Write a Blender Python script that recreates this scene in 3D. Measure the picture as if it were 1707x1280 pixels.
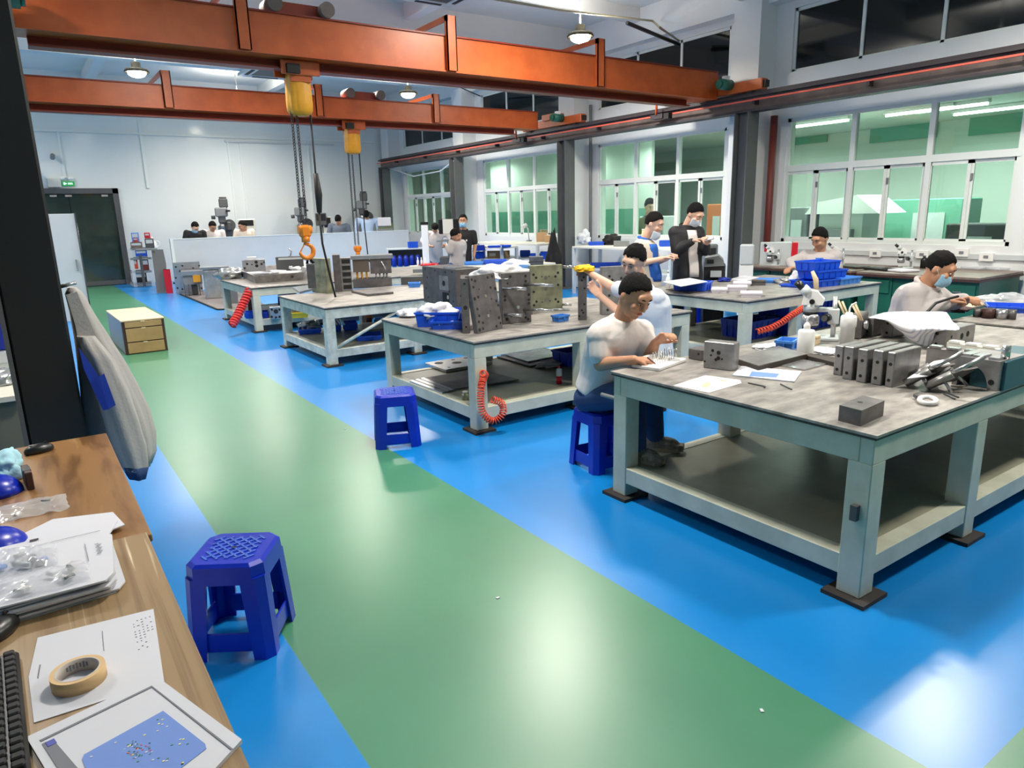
import bpy, bmesh, math, random
from mathutils import Vector, Matrix, Euler, Quaternion, noise as mnoise
random.seed(7)
PI = math.pi
for o in list(bpy.data.objects): bpy.data.objects.remove(o, do_unlink=True)
SC = bpy.context.scene
COL = SC.collection

# ------------------------------------------------------------------ camera
W_PX, H_PX, F_PX, EYE = 1707.0, 1280.0, 1170.0, 1.72
CX, CY = W_PX / 2, H_PX / 2
vy = Vector((20 - CX, 376 - CY, F_PX)).normalized()          # direction of the hall's length, seen by the camera
vx0 = Vector((2600 - CX, 310 - CY, F_PX)).normalized()
vz = vx0.cross(vy).normalized()
vx = vy.cross(vz).normalized()
CAMR = Matrix((vx, vy, vz))                                  # camera (x right, y down, z forward) -> world
EYEV = Vector((0, 0, EYE))
cam_d = bpy.data.cameras.new('camera'); cam = bpy.data.objects.new('camera', cam_d); COL.objects.link(cam)
cam_d.sensor_width = 36.0; cam_d.lens = F_PX / W_PX * 36.0; cam_d.clip_start = 0.05; cam_d.clip_end = 200
rt, dn, fw = CAMR @ Vector((1, 0, 0)), CAMR @ Vector((0, 1, 0)), CAMR @ Vector((0, 0, 1))
cam.matrix_world = Matrix(((rt.x, -dn.x, -fw.x, 0), (rt.y, -dn.y, -fw.y, 0), (rt.z, -dn.z, -fw.z, EYE), (0, 0, 0, 1)))
SC.camera = cam
def ray(px, py): return CAMR @ Vector((px - CX, py - CY, F_PX))
def P(px, py, z=0.0):      # where the photograph's pixel meets the level z
    d = ray(px, py); return EYEV + d * ((z - EYE) / d.z)
def PX(px, py, X):
    d = ray(px, py); return EYEV + d * (X / d.x)
def PY(px, py, Y):
    d = ray(px, py); return EYEV + d * (Y / d.y)

# ------------------------------------------------------------------ world, exposure, lamps' light
wd = bpy.data.worlds.new('night'); SC.world = wd; wd.use_nodes = True
wd.node_tree.nodes['Background'].inputs[0].default_value = (0.012, 0.02, 0.03, 1)
wd.node_tree.nodes['Background'].inputs[1].default_value = 0.5
SC.view_settings.view_transform = 'Standard'; SC.view_settings.look = 'None'
SC.view_settings.exposure = 0.42; SC.view_settings.gamma = 1.0; SC.view_settings.use_curve_mapping = False
try:
    SC.cycles.use_denoising = True
    SC.cycles.max_bounces = 8; SC.cycles.diffuse_bounces = 5; SC.cycles.glossy_bounces = 4
    SC.cycles.transparent_max_bounces = 12; SC.cycles.transmission_bounces = 6
    SC.cycles.sample_clamp_indirect = 6.0
    SC.cycles.caustics_reflective = False; SC.cycles.caustics_refractive = False
except Exception: pass
LAMP_Z = 4.6
LAMPS = [(2.5, 3.3), (8.46, 3.3), (5.4, 6.9), (2.5, 10.0), (8.46, 10.0), (5.4, 13.5), (2.5, 16.5), (8.46, 16.5), (5.4, 20.3),
         (5.4, 0.3), (-1.5, 6.9), (-1.5, 13.5), (-1.5, 20.3)]
LAMP_W = 175.0
def area(name, loc, power, size, color=(1, 1, 1), spread=2.6, rot=(0, 0, 0), sy=None):
    ld = bpy.data.lights.new(name, 'AREA'); ld.energy = power; ld.size = size; ld.color = color; ld.spread = spread
    ld.shape = 'DISK'
    if sy: ld.shape = 'RECTANGLE'; ld.size_y = sy
    o = bpy.data.objects.new(name, ld); COL.objects.link(o); o.location = loc; o.rotation_euler = rot
    return o
for x, y in LAMPS: area('lamp_light', (x, y, LAMP_Z - 0.06), LAMP_W, 0.46, (1.0, 0.93, 0.83), 2.9); area('lamp_uplight', (x, y, LAMP_Z + 0.22), 42, 0.3, (1.0, 0.93, 0.82), 3.1, (math.pi, 0, 0))
ROOM_TUBES = [tuple(P(1368, 206, 3.34)[:2]), tuple(P(1531, 186, 3.34)[:2]), tuple(P(1585, 180, 3.34)[:2]), (12.6, 7.9), (12.6, 10.0), (12.6, 12.4), (12.6, 15.5), (12.6, 19.5), (15.2, 6.3), (15.2, 11.2)]
for x, y in ROOM_TUBES: area('tube_light', (x, y, 3.30), 48, 0.25, (0.97, 1.0, 0.97), 2.9, sy=1.2)

# ------------------------------------------------------------------ materials
def lin(c):
    c = c / 255.0
    return c / 12.92 if c <= 0.04045 else ((c + 0.055) / 1.055) ** 2.4
def rgb(t): return (lin(t[0]), lin(t[1]), lin(t[2]), 1)
MATS = {}
def mat(name, c, rough=0.5, metal=0.0, var=0.0, scale=8.0, c2=None, bump=0.0, bscale=40.0, spec=0.5, emit=0.0, ecol=None, coat=0.0, sub=0.0, stretch=None, detail=4):
    if name in MATS: return MATS[name]
    m = bpy.data.materials.new(name); m.use_nodes = True; MATS[name] = m
    nt = m.node_tree; b = nt.nodes['Principled BSDF']
    b.inputs['Base Color'].default_value = rgb(c); b.inputs['Roughness'].default_value = rough; b.inputs['Metallic'].default_value = metal
    b.inputs['Specular IOR Level'].default_value = spec
    if coat: b.inputs['Coat Weight'].default_value = coat; b.inputs['Coat Roughness'].default_value = 0.12
    if sub: b.inputs['Subsurface Weight'].default_value = sub; b.inputs['Subsurface Radius'].default_value = (0.02, 0.008, 0.004)
    if emit: b.inputs['Emission Color'].default_value = rgb(ecol or c); b.inputs['Emission Strength'].default_value = emit
    if var or c2 or bump:
        tc = nt.nodes.new('ShaderNodeTexCoord'); src = tc.outputs['Object']
        if stretch:
            mp = nt.nodes.new('ShaderNodeMapping'); mp.inputs['Scale'].default_value = stretch; nt.links.new(src, mp.inputs['Vector']); src = mp.outputs['Vector']
    if var or c2:
        n = nt.nodes.new('ShaderNodeTexNoise'); n.inputs['Scale'].default_value = scale; n.inputs['Detail'].default_value = detail; n.inputs['Roughness'].default_value = 0.6
        nt.links.new(src, n.inputs['Vector'])
        r = nt.nodes.new('ShaderNodeValToRGB')
        a = rgb(c); d = rgb(c2) if c2 else tuple(v * (1 - var) for v in a[:3]) + (1,)
        r.color_ramp.elements[0].position = 0.35; r.color_ramp.elements[0].color = d
        r.color_ramp.elements[1].position = 0.65; r.color_ramp.elements[1].color = a
        nt.links.new(n.outputs['Fac'], r.inputs['Fac']); nt.links.new(r.outputs['Color'], b.inputs['Base Color'])
    if bump:
        n2 = nt.nodes.new('ShaderNodeTexNoise'); n2.inputs['Scale'].default_value = bscale; n2.inputs['Detail'].default_value = 3
        nt.links.new(src, n2.inputs['Vector'])
        bp = nt.nodes.new('ShaderNodeBump'); bp.inputs['Strength'].default_value = bump; bp.inputs['Distance'].default_value = 0.01
        nt.links.new(n2.outputs['Fac'], bp.inputs['Height']); nt.links.new(bp.outputs['Normal'], b.inputs['Normal'])
    return m
def glass_mat(name, tint, refl=0.06, rough=0.02, alpha=1.0):
    """thin pane: tinted see-through with a mirror share that grows with the angle"""
    if name in MATS: return MATS[name]
    m = bpy.data.materials.new(name); m.use_nodes = True; MATS[name] = m
    nt = m.node_tree; nt.nodes.clear()
    out = nt.nodes.new('ShaderNodeOutputMaterial'); tr = nt.nodes.new('ShaderNodeBsdfTransparent'); gl = nt.nodes.new('ShaderNodeBsdfGlossy')
    tr.inputs['Color'].default_value = rgb(tint); gl.inputs['Roughness'].default_value = rough; gl.inputs['Color'].default_value = (1, 1, 1, 1)
    lw = nt.nodes.new('ShaderNodeLayerWeight'); lw.inputs['Blend'].default_value = 0.5
    pw = nt.nodes.new('ShaderNodeMath'); pw.operation = 'POWER'; pw.inputs[1].default_value = 4.0; nt.links.new(lw.outputs['Facing'], pw.inputs[0])
    fr = nt.nodes.new('ShaderNodeMath'); fr.operation = 'MULTIPLY_ADD'; fr.inputs[1].default_value = 0.5; fr.inputs[2].default_value = refl * 0.5; nt.links.new(pw.outputs[0], fr.inputs[0])
    mx = nt.nodes.new('ShaderNodeMixShader')
    nt.links.new(fr.outputs[0], mx.inputs[0]); nt.links.new(tr.outputs[0], mx.inputs[1]); nt.links.new(gl.outputs[0], mx.inputs[2])
    last = mx
    if alpha < 1.0:
        df = nt.nodes.new('ShaderNodeBsdfDiffuse'); df.inputs['Color'].default_value = (0.85, 0.86, 0.88, 1)
        m2 = nt.nodes.new('ShaderNodeMixShader'); m2.inputs[0].default_value = 1 - alpha
        nt.links.new(mx.outputs[0], m2.inputs[1]); nt.links.new(df.outputs[0], m2.inputs[2]); last = m2
    nt.links.new(last.outputs[0], out.inputs['Surface'])
    return m
def wood_mat(name, base, dark, light, axis_scale=(60, 2.2, 60), rough=0.35):
    if name in MATS: return MATS[name]
    m = bpy.data.materials.new(name); m.use_nodes = True; MATS[name] = m
    nt = m.node_tree; b = nt.nodes['Principled BSDF']; b.inputs['Roughness'].default_value = rough
    tc = nt.nodes.new('ShaderNodeTexCoord'); mp = nt.nodes.new('ShaderNodeMapping'); mp.inputs['Scale'].default_value = axis_scale
    n = nt.nodes.new('ShaderNodeTexNoise'); n.inputs['Scale'].default_value = 1.0; n.inputs['Detail'].default_value = 5; n.inputs['Distortion'].default_value = 0.4
    r = nt.nodes.new('ShaderNodeValToRGB'); cr = r.color_ramp
    cr.elements[0].position = 0.36; cr.elements[0].color = rgb(dark); cr.elements[1].position = 0.52; cr.elements[1].color = rgb(base)
    e = cr.elements.new(0.64); e.color = rgb(base); e = cr.elements.new(0.72); e.color = rgb(light)
    nt.links.new(tc.outputs['Object'], mp.inputs['Vector']); nt.links.new(mp.outputs['Vector'], n.inputs['Vector'])
    nt.links.new(n.outputs['Fac'], r.inputs['Fac']); nt.links.new(r.outputs['Color'], b.inputs['Base Color'])
    return m
M = dict(
    blue_floor=mat('blue_epoxy', (6, 126, 202), 0.3, var=0.08, scale=1.2, bump=0.02, bscale=6, spec=0.8),
    green_floor=mat('green_epoxy', (66, 130, 98), 0.32, var=0.1, scale=1.2, bump=0.02, bscale=6, spec=0.8),
    wall=mat('white_wall', (226, 229, 229), 0.5, var=0.03, scale=1.5),
    panel=mat('white_panel', (224, 229, 227), 0.16, var=0.03, scale=0.8),
    ceil=mat('ceiling_white', (214, 217, 216), 0.7, var=0.05, scale=0.7),
    frame=mat('window_white', (222, 228, 224), 0.35),
    paint=mat('pale_green_paint', (202, 204, 186), 0.42, var=0.12, scale=5, c2=(184, 186, 168)),
    paint_worn=mat('worn_white_paint', (214, 218, 206), 0.45, c2=(178, 180, 166), scale=9),
    top=mat('worn_steel_top', (172, 167, 161), 0.42, 0.25, c2=(122, 118, 114), scale=5, stretch=(1, 2.4, 1), detail=7),
    edge=mat('dark_edge', (58, 52, 46), 0.6),
    shelf=mat('shelf_sheet', (150, 150, 130), 0.36, c2=(130, 131, 112), scale=2.5),
    pad=mat('foot_pad', (46, 40, 38), 0.7),
    steel=mat('machined_steel', (160, 158, 156), 0.36, 0.5, c2=(126, 124, 124), scale=9, detail=6),
    steel_l=mat('bright_steel', (190, 190, 192), 0.26, 0.8, var=0.15, scale=10),
    steel_d=mat('dark_steel', (110, 106, 106), 0.42, 0.35, c2=(86, 83, 83), scale=10),
    olive=mat('olive_steel', (152, 154, 128), 0.45, 0.35, c2=(108, 110, 90), scale=7),
    pin=mat('polished_pin', (206, 206, 204), 0.18, 0.9),
    hole=mat('bore_dark', (22, 22, 22), 0.7),
    crane=mat('crane_orange', (196, 94, 42), 0.38, var=0.12, scale=3, c2=(176, 80, 34)),
    crane_d=mat('crane_red_oxide', (140, 44, 22), 0.45, var=0.15, scale=4),
    hoist=mat('hoist_yellow', (226, 158, 26), 0.45, bump=0.25, bscale=12, var=0.15, scale=6),
    hook=mat('hook_orange', (224, 130, 30), 0.35),
    rail=mat('rail_steel', (112, 98, 92), 0.5, c2=(86, 74, 70), scale=3),
    rail_d=mat('rail_dark', (52, 46, 50), 0.5),
    copper=mat('conductor_red', (214, 92, 74), 0.4),
    column_g=mat('column_grey', (90, 92, 93), 0.5, var=0.12, scale=4),
    column_b=mat('column_black', (20, 22, 22), 0.42, var=0.2, scale=5),
    plastic_b=mat('stool_blue', (4, 38, 176), 0.28, var=0.08, scale=6),
    plastic_e=mat('stool_blue_worn_glint', (62, 100, 196), 0.3),  # worn seat top; reflection on its raised pattern painted as lighter blue
    bin=mat('bin_blue', (24, 84, 214), 0.35, var=0.1, scale=8),
    bin_l=mat('bin_light_blue', (70, 140, 226), 0.38, var=0.08, scale=8),
    bin_d=mat('bin_deep_blue', (16, 46, 160), 0.4),
    yellow=mat('bin_yellow', (226, 196, 40), 0.4),
    amber=mat('amber_plastic', (206, 150, 44), 0.4),
    red=mat('red_paint', (204, 22, 44), 0.35),
    maroon=mat('maroon_pipe', (108, 40, 34), 0.5),
    hose=mat('hose_orange', (228, 82, 52), 0.3),
    hose_r=mat('hose_red', (206, 52, 48), 0.3),
    black=mat('black_plastic', (20, 20, 22), 0.35),
    black_m=mat('black_matte', (26, 26, 28), 0.7),
    grey=mat('grey_plastic', (120, 124, 126), 0.45),
    grey_l=mat('light_grey_paint', (196, 202, 204), 0.4, var=0.04, scale=3),
    grey_d=mat('dark_grey_paint', (76, 78, 80), 0.5, var=0.1, scale=5),
    cream=mat('machine_cream', (214, 212, 200), 0.4),
    white=mat('white_plastic', (236, 236, 234), 0.35),
    paper=mat('paper_white', (208, 209, 217), 0.7, var=0.02, scale=10),
    ink=mat('print_grey', (120, 122, 130), 0.8),
    ink_b=mat('print_blue', (104, 138, 208), 0.6),
    ink_y=mat('print_yellow', (240, 232, 150), 0.7),
    ink_l=mat('print_lilac', (196, 190, 226), 0.7),
    cloth_w=mat('white_cloth', (234, 234, 238), 0.85, bump=0.3, bscale=25),
    cloth_y=mat('yellow_cloth', (234, 188, 30), 0.8, bump=0.3, bscale=40),
    cloth_k=mat('black_cloth', (24, 22, 24), 0.9, bump=0.4, bscale=30),
    card=mat('cardboard', (184, 150, 112), 0.8, var=0.08, scale=6),
    green_d=mat('bench_green', (34, 104, 84), 0.4, var=0.1, scale=4),
    brown_top=mat('bench_top_brown', (132, 116, 106), 0.4, c2=(108, 92, 84), scale=4),
    brown=mat('dark_brown_edge', (66, 40, 34), 0.5),
    ply=mat('plywood_top', (226, 204, 166), 0.5, var=0.05, scale=3),
    ply_f=mat('plywood_front', (178, 146, 98), 0.5, c2=(160, 128, 84), scale=3),
    exit=mat('exit_green', (16, 120, 60), 0.4, emit=0.4, ecol=(20, 160, 80)),
    exit_w=mat('exit_white', (220, 240, 225), 0.4, emit=0.6, ecol=(210, 240, 220)),
    lens=mat('lamp_lens', (255, 246, 214), 0.3, emit=22.0, ecol=(255, 248, 222)),
    lens_y=mat('lamp_glow', (240, 230, 120), 0.3, emit=2.5, ecol=(250, 236, 120)),
    lamp_b=mat('lamp_housing', (62, 58, 40), 0.5),
    tube=mat('tube_white', (255, 255, 255), 0.3, emit=9.0, ecol=(250, 255, 250)),
    dark_glass=mat('night_pane', (8, 14, 14), 0.06, spec=0.5),
    door_glass=mat('door_pane', (40, 56, 50), 0.07, spec=0.6, var=0.3, scale=2),
    pane=glass_mat('green_pane', (226, 240, 231)),
    clear=glass_mat('clear_film', (242, 243, 246), alpha=0.72),
    mat_g=mat('rubber_mat', (120, 112, 112), 0.8, var=0.12, scale=12),
    teal=mat('teal_paint', (44, 92, 104), 0.45, var=0.1, scale=8),
    pipe_g=mat('conduit_tan', (168, 164, 140), 0.5),
    rub=mat('rubber_black', (16, 16, 16), 0.6),
    tape=mat('masking_tape', (214, 178, 128), 0.6, var=0.04, scale=30),
    core=mat('tape_core', (196, 186, 178), 0.7),
    room_g=mat('back_room_green', (104, 164, 142), 0.5),
    room_w=mat('back_room_wall', (206, 216, 208), 0.6),
    orange_b=mat('orange_panel', (196, 110, 66), 0.6),
    silver=mat('silver_wrap', (186, 190, 190), 0.22, 0.5, bump=0.5, bscale=14, var=0.3, scale=5),
)
M['desk_a'] = wood_mat('desk_wood_far', (146, 108, 68), (108, 74, 42), (164, 126, 84), (16, 2.0, 20), 0.32)
M['desk_b'] = wood_mat('desk_wood_near', (152, 126, 92), (128, 102, 72), (222, 208, 180), (48, 0.7, 30), 0.42)

# ------------------------------------------------------------------ geometry helpers
class MB:
    """collects shapes into one mesh; every shape may have a material of its own"""
    def __init__(s): s.bm = bmesh.new(); s.mats = []
    def mi(s, m):
        if m is None: return 0
        if m not in s.mats: s.mats.append(m)
        return s.mats.index(m)
    def _fin(s, geom_faces, m):
        i = s.mi(m)
        for f in geom_faces: f.material_index = i
    def box(s, c, d, m=None, rot=None, bev=0.0, seg=1):
        mx = Matrix.Translation(Vector(c))
        if rot is not None: mx = mx @ (Euler(rot).to_matrix().to_4x4() if not isinstance(rot, Matrix) else rot.to_4x4())
        mx = mx @ Matrix.Diagonal((d[0], d[1], d[2], 1))
        g = bmesh.ops.create_cube(s.bm, size=1.0, matrix=mx); vs = g['verts']
        fs = list({f for v in vs for f in v.link_faces})
        if bev > 0:
            es = list({e for v in vs for e in v.link_edges})
            r = bmesh.ops.bevel(s.bm, geom=es, offset=min(bev, min(d) * 0.45), segments=seg, affect='EDGES', profile=0.5)
            fs = list({f for v in r['verts'] for f in v.link_faces} | set(r['faces']) | {f for f in fs if f.is_valid})
        s._fin(fs, m); return s
    def b2(s, a, b, m=None, bev=0.0):        # box from two corners
        return s.box([(a[i] + b[i]) / 2 for i in range(3)], [abs(b[i] - a[i]) for i in range(3)], m, None, bev)
    def cyl(s, p0, p1, r0, m=None, r1=None, n=16, cap=True):
        p0, p1 = Vector(p0), Vector(p1); d = p1 - p0; L = d.length
        if L < 1e-6: return s
        q = Vector((0, 0, 1)).rotation_difference(d.normalized()).to_matrix().to_4x4()
        mx = Matrix.Translation((p0 + p1) / 2) @ q
        g = bmesh.ops.create_cone(s.bm, cap_ends=cap, segments=n, radius1=r0, radius2=r0 if r1 is None else r1, depth=L, matrix=mx)
        fs = list({f for v in g['verts'] for f in v.link_faces})
        for f in fs:
            if len(f.verts) == 4: f.smooth = True
        s._fin(fs, m); return s
    def ball(s, c, r, m=None, sc=(1, 1, 1), rot=None, u=16, v=10):
        mx = Matrix.Translation(Vector(c))
        if rot is not None: mx = mx @ (rot.to_4x4() if isinstance(rot, Matrix) else Euler(rot).to_matrix().to_4x4())
        mx = mx @ Matrix.Diagonal((sc[0], sc[1], sc[2], 1))
        g = bmesh.ops.create_uvsphere(s.bm, u_segments=u, v_segments=v, radius=r, matrix=mx)
        fs = list({f for w in g['verts'] for f in w.link_faces})
        for f in fs: f.smooth = True
        s._fin(fs, m); return s
    def tube(s, pts, r, m=None, n=8, closed=False, cap=True):
        pts = [Vector(p) for p in pts]; N = len(pts); rings = []
        rs = r if isinstance(r, (list, tuple)) else [r] * N
        up = Vector((0, 0, 1)); prev = None
        for i, p in enumerate(pts):
            a = pts[(i - 1) % N] if (closed or i > 0) else p; b = pts[(i + 1) % N] if (closed or i < N - 1) else p
            t = (b - a).normalized()
            if prev is None:
                u = t.cross(up if abs(t.z) < 0.9 else Vector((1, 0, 0))).normalized()
            else:
                u = (prev - t * prev.dot(t)); u = u.normalized() if u.length > 1e-6 else t.orthogonal().normalized()
            prev = u; w = t.cross(u)
            rings.append([s.bm.verts.new(p + (u * math.cos(2 * PI * k / n) + w * math.sin(2 * PI * k / n)) * rs[i]) for k in range(n)])
        fs = []
        for i in range(N if closed else N - 1):
            A, B = rings[i], rings[(i + 1) % N]
            for k in range(n):
                f = s.bm.faces.new((A[k], A[(k + 1) % n], B[(k + 1) % n], B[k])); f.smooth = True; fs.append(f)
        if cap and not closed:
            fs.append(s.bm.faces.new(list(reversed(rings[0])))); fs.append(s.bm.faces.new(rings[-1]))
        s._fin(fs, m); return s
    def prism(s, poly, h0, h1, m=None, plane='xy', off=(0, 0, 0)):
        """outline extruded: plane xy -> along z, xz -> along y, yz -> along x"""
        o = Vector(off)
        def mk(a, b, h):
            return o + (Vector((a, b, h)) if plane == 'xy' else Vector((a, h, b)) if plane == 'xz' else Vector((h, a, b)))
        A = [s.bm.verts.new(mk(a, b, h0)) for a, b in poly]; B = [s.bm.verts.new(mk(a, b, h1)) for a, b in poly]
        n = len(poly); fs = [s.bm.faces.new(A), s.bm.faces.new(list(reversed(B)))]
        for i in range(n): fs.append(s.bm.faces.new((A[i], B[i], B[(i + 1) % n], A[(i + 1) % n])))
        s._fin(fs, m); return s
    def quad(s, pts, m=None):
        f = s.bm.faces.new([s.bm.verts.new(Vector(p)) for p in pts]); s._fin([f], m); return s
    def lathe(s, prof, m=None, n=20, c=(0, 0, 0)):
        c = Vector(c); rings = []
        for r, z in prof: rings.append([s.bm.verts.new(c + Vector((max(r, 1e-4) * math.cos(2 * PI * k / n), max(r, 1e-4) * math.sin(2 * PI * k / n), z))) for k in range(n)])
        fs = []
        for A, B in zip(rings, rings[1:]):
            for k in range(n):
                f = s.bm.faces.new((A[k], A[(k + 1) % n], B[(k + 1) % n], B[k])); f.smooth = True; fs.append(f)
        fs.append(s.bm.faces.new(list(reversed(rings[0])))); fs.append(s.bm.faces.new(rings[-1]))
        s._fin(fs, m); return s
    def xform(s, mx): bmesh.ops.transform(s.bm, matrix=mx, verts=s.bm.verts); return s
    def build(s, name, m=None, parent=None, loc=None, rotz=0.0, normals=True):
        if normals: bmesh.ops.recalc_face_normals(s.bm, faces=s.bm.faces)
        me = bpy.data.meshes.new(name); s.bm.to_mesh(me); s.bm.free()
        if s.mats:
            for x in s.mats: me.materials.append(M[x] if isinstance(x, str) else x)
        elif m: me.materials.append(M[m] if isinstance(m, str) else m)
        o = bpy.data.objects.new(name, me); COL.objects.link(o)
        if parent is not None: o.parent = parent
        if loc is not None: o.location = loc
        o.rotation_euler.z = rotz
        return o
def tag(o, label, cat, group=None, kind=None):
    o['label'] = label; o['category'] = cat
    if group: o['group'] = group
    if kind: o['kind'] = kind
    return o
def thing(name, label, cat, loc=(0, 0, 0), rotz=0.0, group=None):
    o = bpy.data.objects.new(name, None); COL.objects.link(o); o.empty_display_size = 0.1
    o.location = loc; o.rotation_euler.z = rotz
    return tag(o, label, cat, group)
def struct(o): o['kind'] = 'structure'; return o
def dup(root, loc=None, rotz=None, label=None, group=None, scale=None):
    kids = [(ch, list(ch.children)) for ch in root.children]
    r = root.copy(); COL.objects.link(r)
    if loc is not None: r.location = loc
    if rotz is not None: r.rotation_euler.z = rotz
    if label: r['label'] = label
    if group: r['group'] = group
    if scale is not None: r.scale = scale if isinstance(scale, (tuple, list)) else (scale,) * 3
    for ch, gs in kids:
        c = ch.copy(); COL.objects.link(c); c.parent = r
        for g in gs:
            d = g.copy(); COL.objects.link(d); d.parent = c
    return r
# ------------------------------------------------------------------ the hall
XW, YF, XL, YN, ZC = 11.0, 23.0, -5.2, -5.0, 5.55
BAY = 4.78
fl = MB()
for a, b, m in [((XL, YN), (0.675, YF), 'blue_floor'), ((0.675, YN), (2.09, YF), 'green_floor'), ((2.09, 0.70), (XW, YF), 'blue_floor'), ((2.09, YN), (XW, 0.70), 'green_floor')]:
    fl.quad([(a[0], a[1], 0), (b[0], a[1], 0), (b[0], b[1], 0), (a[0], b[1], 0)], m)
struct(fl.build('floor'))
b = MB().b2((XL, YN, ZC), (XW, YF, ZC + 0.2), 'ceil')
struct(b.build('ceiling'))
# ceiling beams: one per bay across, two runs along
for i, yb in enumerate([-1.4, 3.4, 8.2, 13.0, 17.75, 22.7]):
    struct(MB().b2((XL, yb - 0.15, ZC - 0.5), (XW, yb + 0.15, ZC + 0.01), 'ceil').build('trim_%d' % (i + 1)))
for i, xb in enumerate([2.2, 6.7]):
    struct(MB().b2((xb - 0.11, YN, ZC - 0.28), (xb + 0.11, YF, ZC + 0.01), 'ceil').build('trim_%d' % (i + 7)))
for i, yb in enumerate([5.5, 11.0, 15.3, 19.2]):
    struct(MB().b2((XL, yb - 0.1, ZC - 0.24), (XW, yb + 0.1, ZC + 0.01), 'ceil').build('trim_%d' % (i + 9)))
struct(MB().b2((XW - 0.25, YN, 4.95), (XW, YF, ZC), 'wall').build('trim_13'))
struct(MB().b2((XL - 0.2, YN, 0), (XL, YF, ZC), 'wall').build('wall_left'))
struct(MB().b2((XL, YN - 0.2, 0), (XW, YN, ZC), 'wall').build('wall_near'))
# far wall with its doorway
DX0, DX1, DZ = 0.35, 2.58, 2.66
w = MB()
w.b2((XL, YF, 0), (DX0, YF + 0.2, ZC), 'panel'); w.b2((DX1, YF, 0), (XW + 0.3, YF + 0.2, ZC), 'panel'); w.b2((DX0, YF, DZ), (DX1, YF + 0.2, ZC), 'panel')
struct(w.build('wall_far'))
struct(MB().b2((0, YF - 0.05, 4.10), (XW, YF, 4.16), 'frame').build('trim_14'))
for i, (x, z0, z1, wd_) in enumerate([(3.32, 2.66, 5.5, 0.07), (1.35, 2.72, 4.1, 0.05), (5.65, 1.2, 3.98, 0.05), (6.0, 1.3, 3.98, 0.03), (8.1, 1.2, 4.1, 0.05)]):
    struct(MB().b2((x, YF - 0.04, z0), (x + wd_, YF, z1), 'frame').build('trim_%d' % (15 + i)))
struct(MB().b2((5.6, YF - 0.05, 3.98), (9.0, YF, 4.03), 'grey_l').build('trim_20'))
d = MB()
fz = 0.14
d.b2((DX0, YF - 0.06, 0), (DX0 + fz, YF + 0.14, DZ), 'grey_d'); d.b2((DX1 - fz, YF - 0.06, 0), (DX1, YF + 0.14, DZ), 'grey_d'); d.b2((DX0, YF - 0.06, DZ - 0.14), (DX1, YF + 0.14, DZ), 'grey_d')
door = struct(d.build('door_1'))
xm = 1.38
for x0, x1 in ((DX0 + fz, xm - 0.01), (xm + 0.01, DX1 - fz)):
    lf = MB(); lf.b2((x0, YF + 0.02, 0.02), (x1, YF + 0.05, DZ - 0.14), 'door_glass'); lf.b2((x0, YF + 0.0, 0.02), (x1, YF + 0.06, 0.14), 'grey_d')
    lf.build('door_leaf', parent=door)
MB().tube([(1.46, YF + 0.02, 0.95), (1.46, YF - 0.05, 0.95), (1.46, YF - 0.05, 1.75), (1.46, YF + 0.02, 1.75)], 0.018, 'steel_l').build('door_handle', parent=door)
for x in (0.95, 1.3, 2.16): MB().b2((x, YF - 0.005, DZ - 0.22), (x + 0.16, YF + 0.03, DZ - 0.17), 'steel_l').build('patch_fitting', parent=door)
# window wall
WIN = [(7.62 - 3.52 + BAY * k, 7.62 + BAY * k) for k in range(4)]
SILL, WTOP, UB, UT = 1.115, 3.14, 3.86, 4.84
def wall_boxes(mb, x0, x1, y0, y1, z0, z1, holes, m):
    ys = sorted({y0, y1} | {h[0] for h in holes} | {h[1] for h in holes}); zs = sorted({z0, z1} | {h[2] for h in holes} | {h[3] for h in holes})
    for ya, yb in zip(ys, ys[1:]):
        run = None
        for za, zb in zip(zs, zs[1:]):
            hit = any(h[0] <= (ya + yb) / 2 <= h[1] and h[2] <= (za + zb) / 2 <= h[3] for h in holes)
            if not hit: run = (run[0], zb) if run else (za, zb)
            if hit or zb == zs[-1]:
                if run: mb.b2((x0, ya, run[0]), (x1, yb, run[1]), m)
                run = None
w = MB()
allw = WIN + [(WIN[0][0] - BAY, WIN[0][1] - BAY)]
wall_boxes(w, XW, XW + 0.24, YN, YF + 0.2, 0, ZC, [(a, b_, SILL, WTOP) for a, b_ in allw] + [(a + (0 if k != 3 else -0.2), b_, UB, UT) for k, (a, b_) in enumerate(allw)], 'wall')
struct(w.build('wall_right'))
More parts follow.
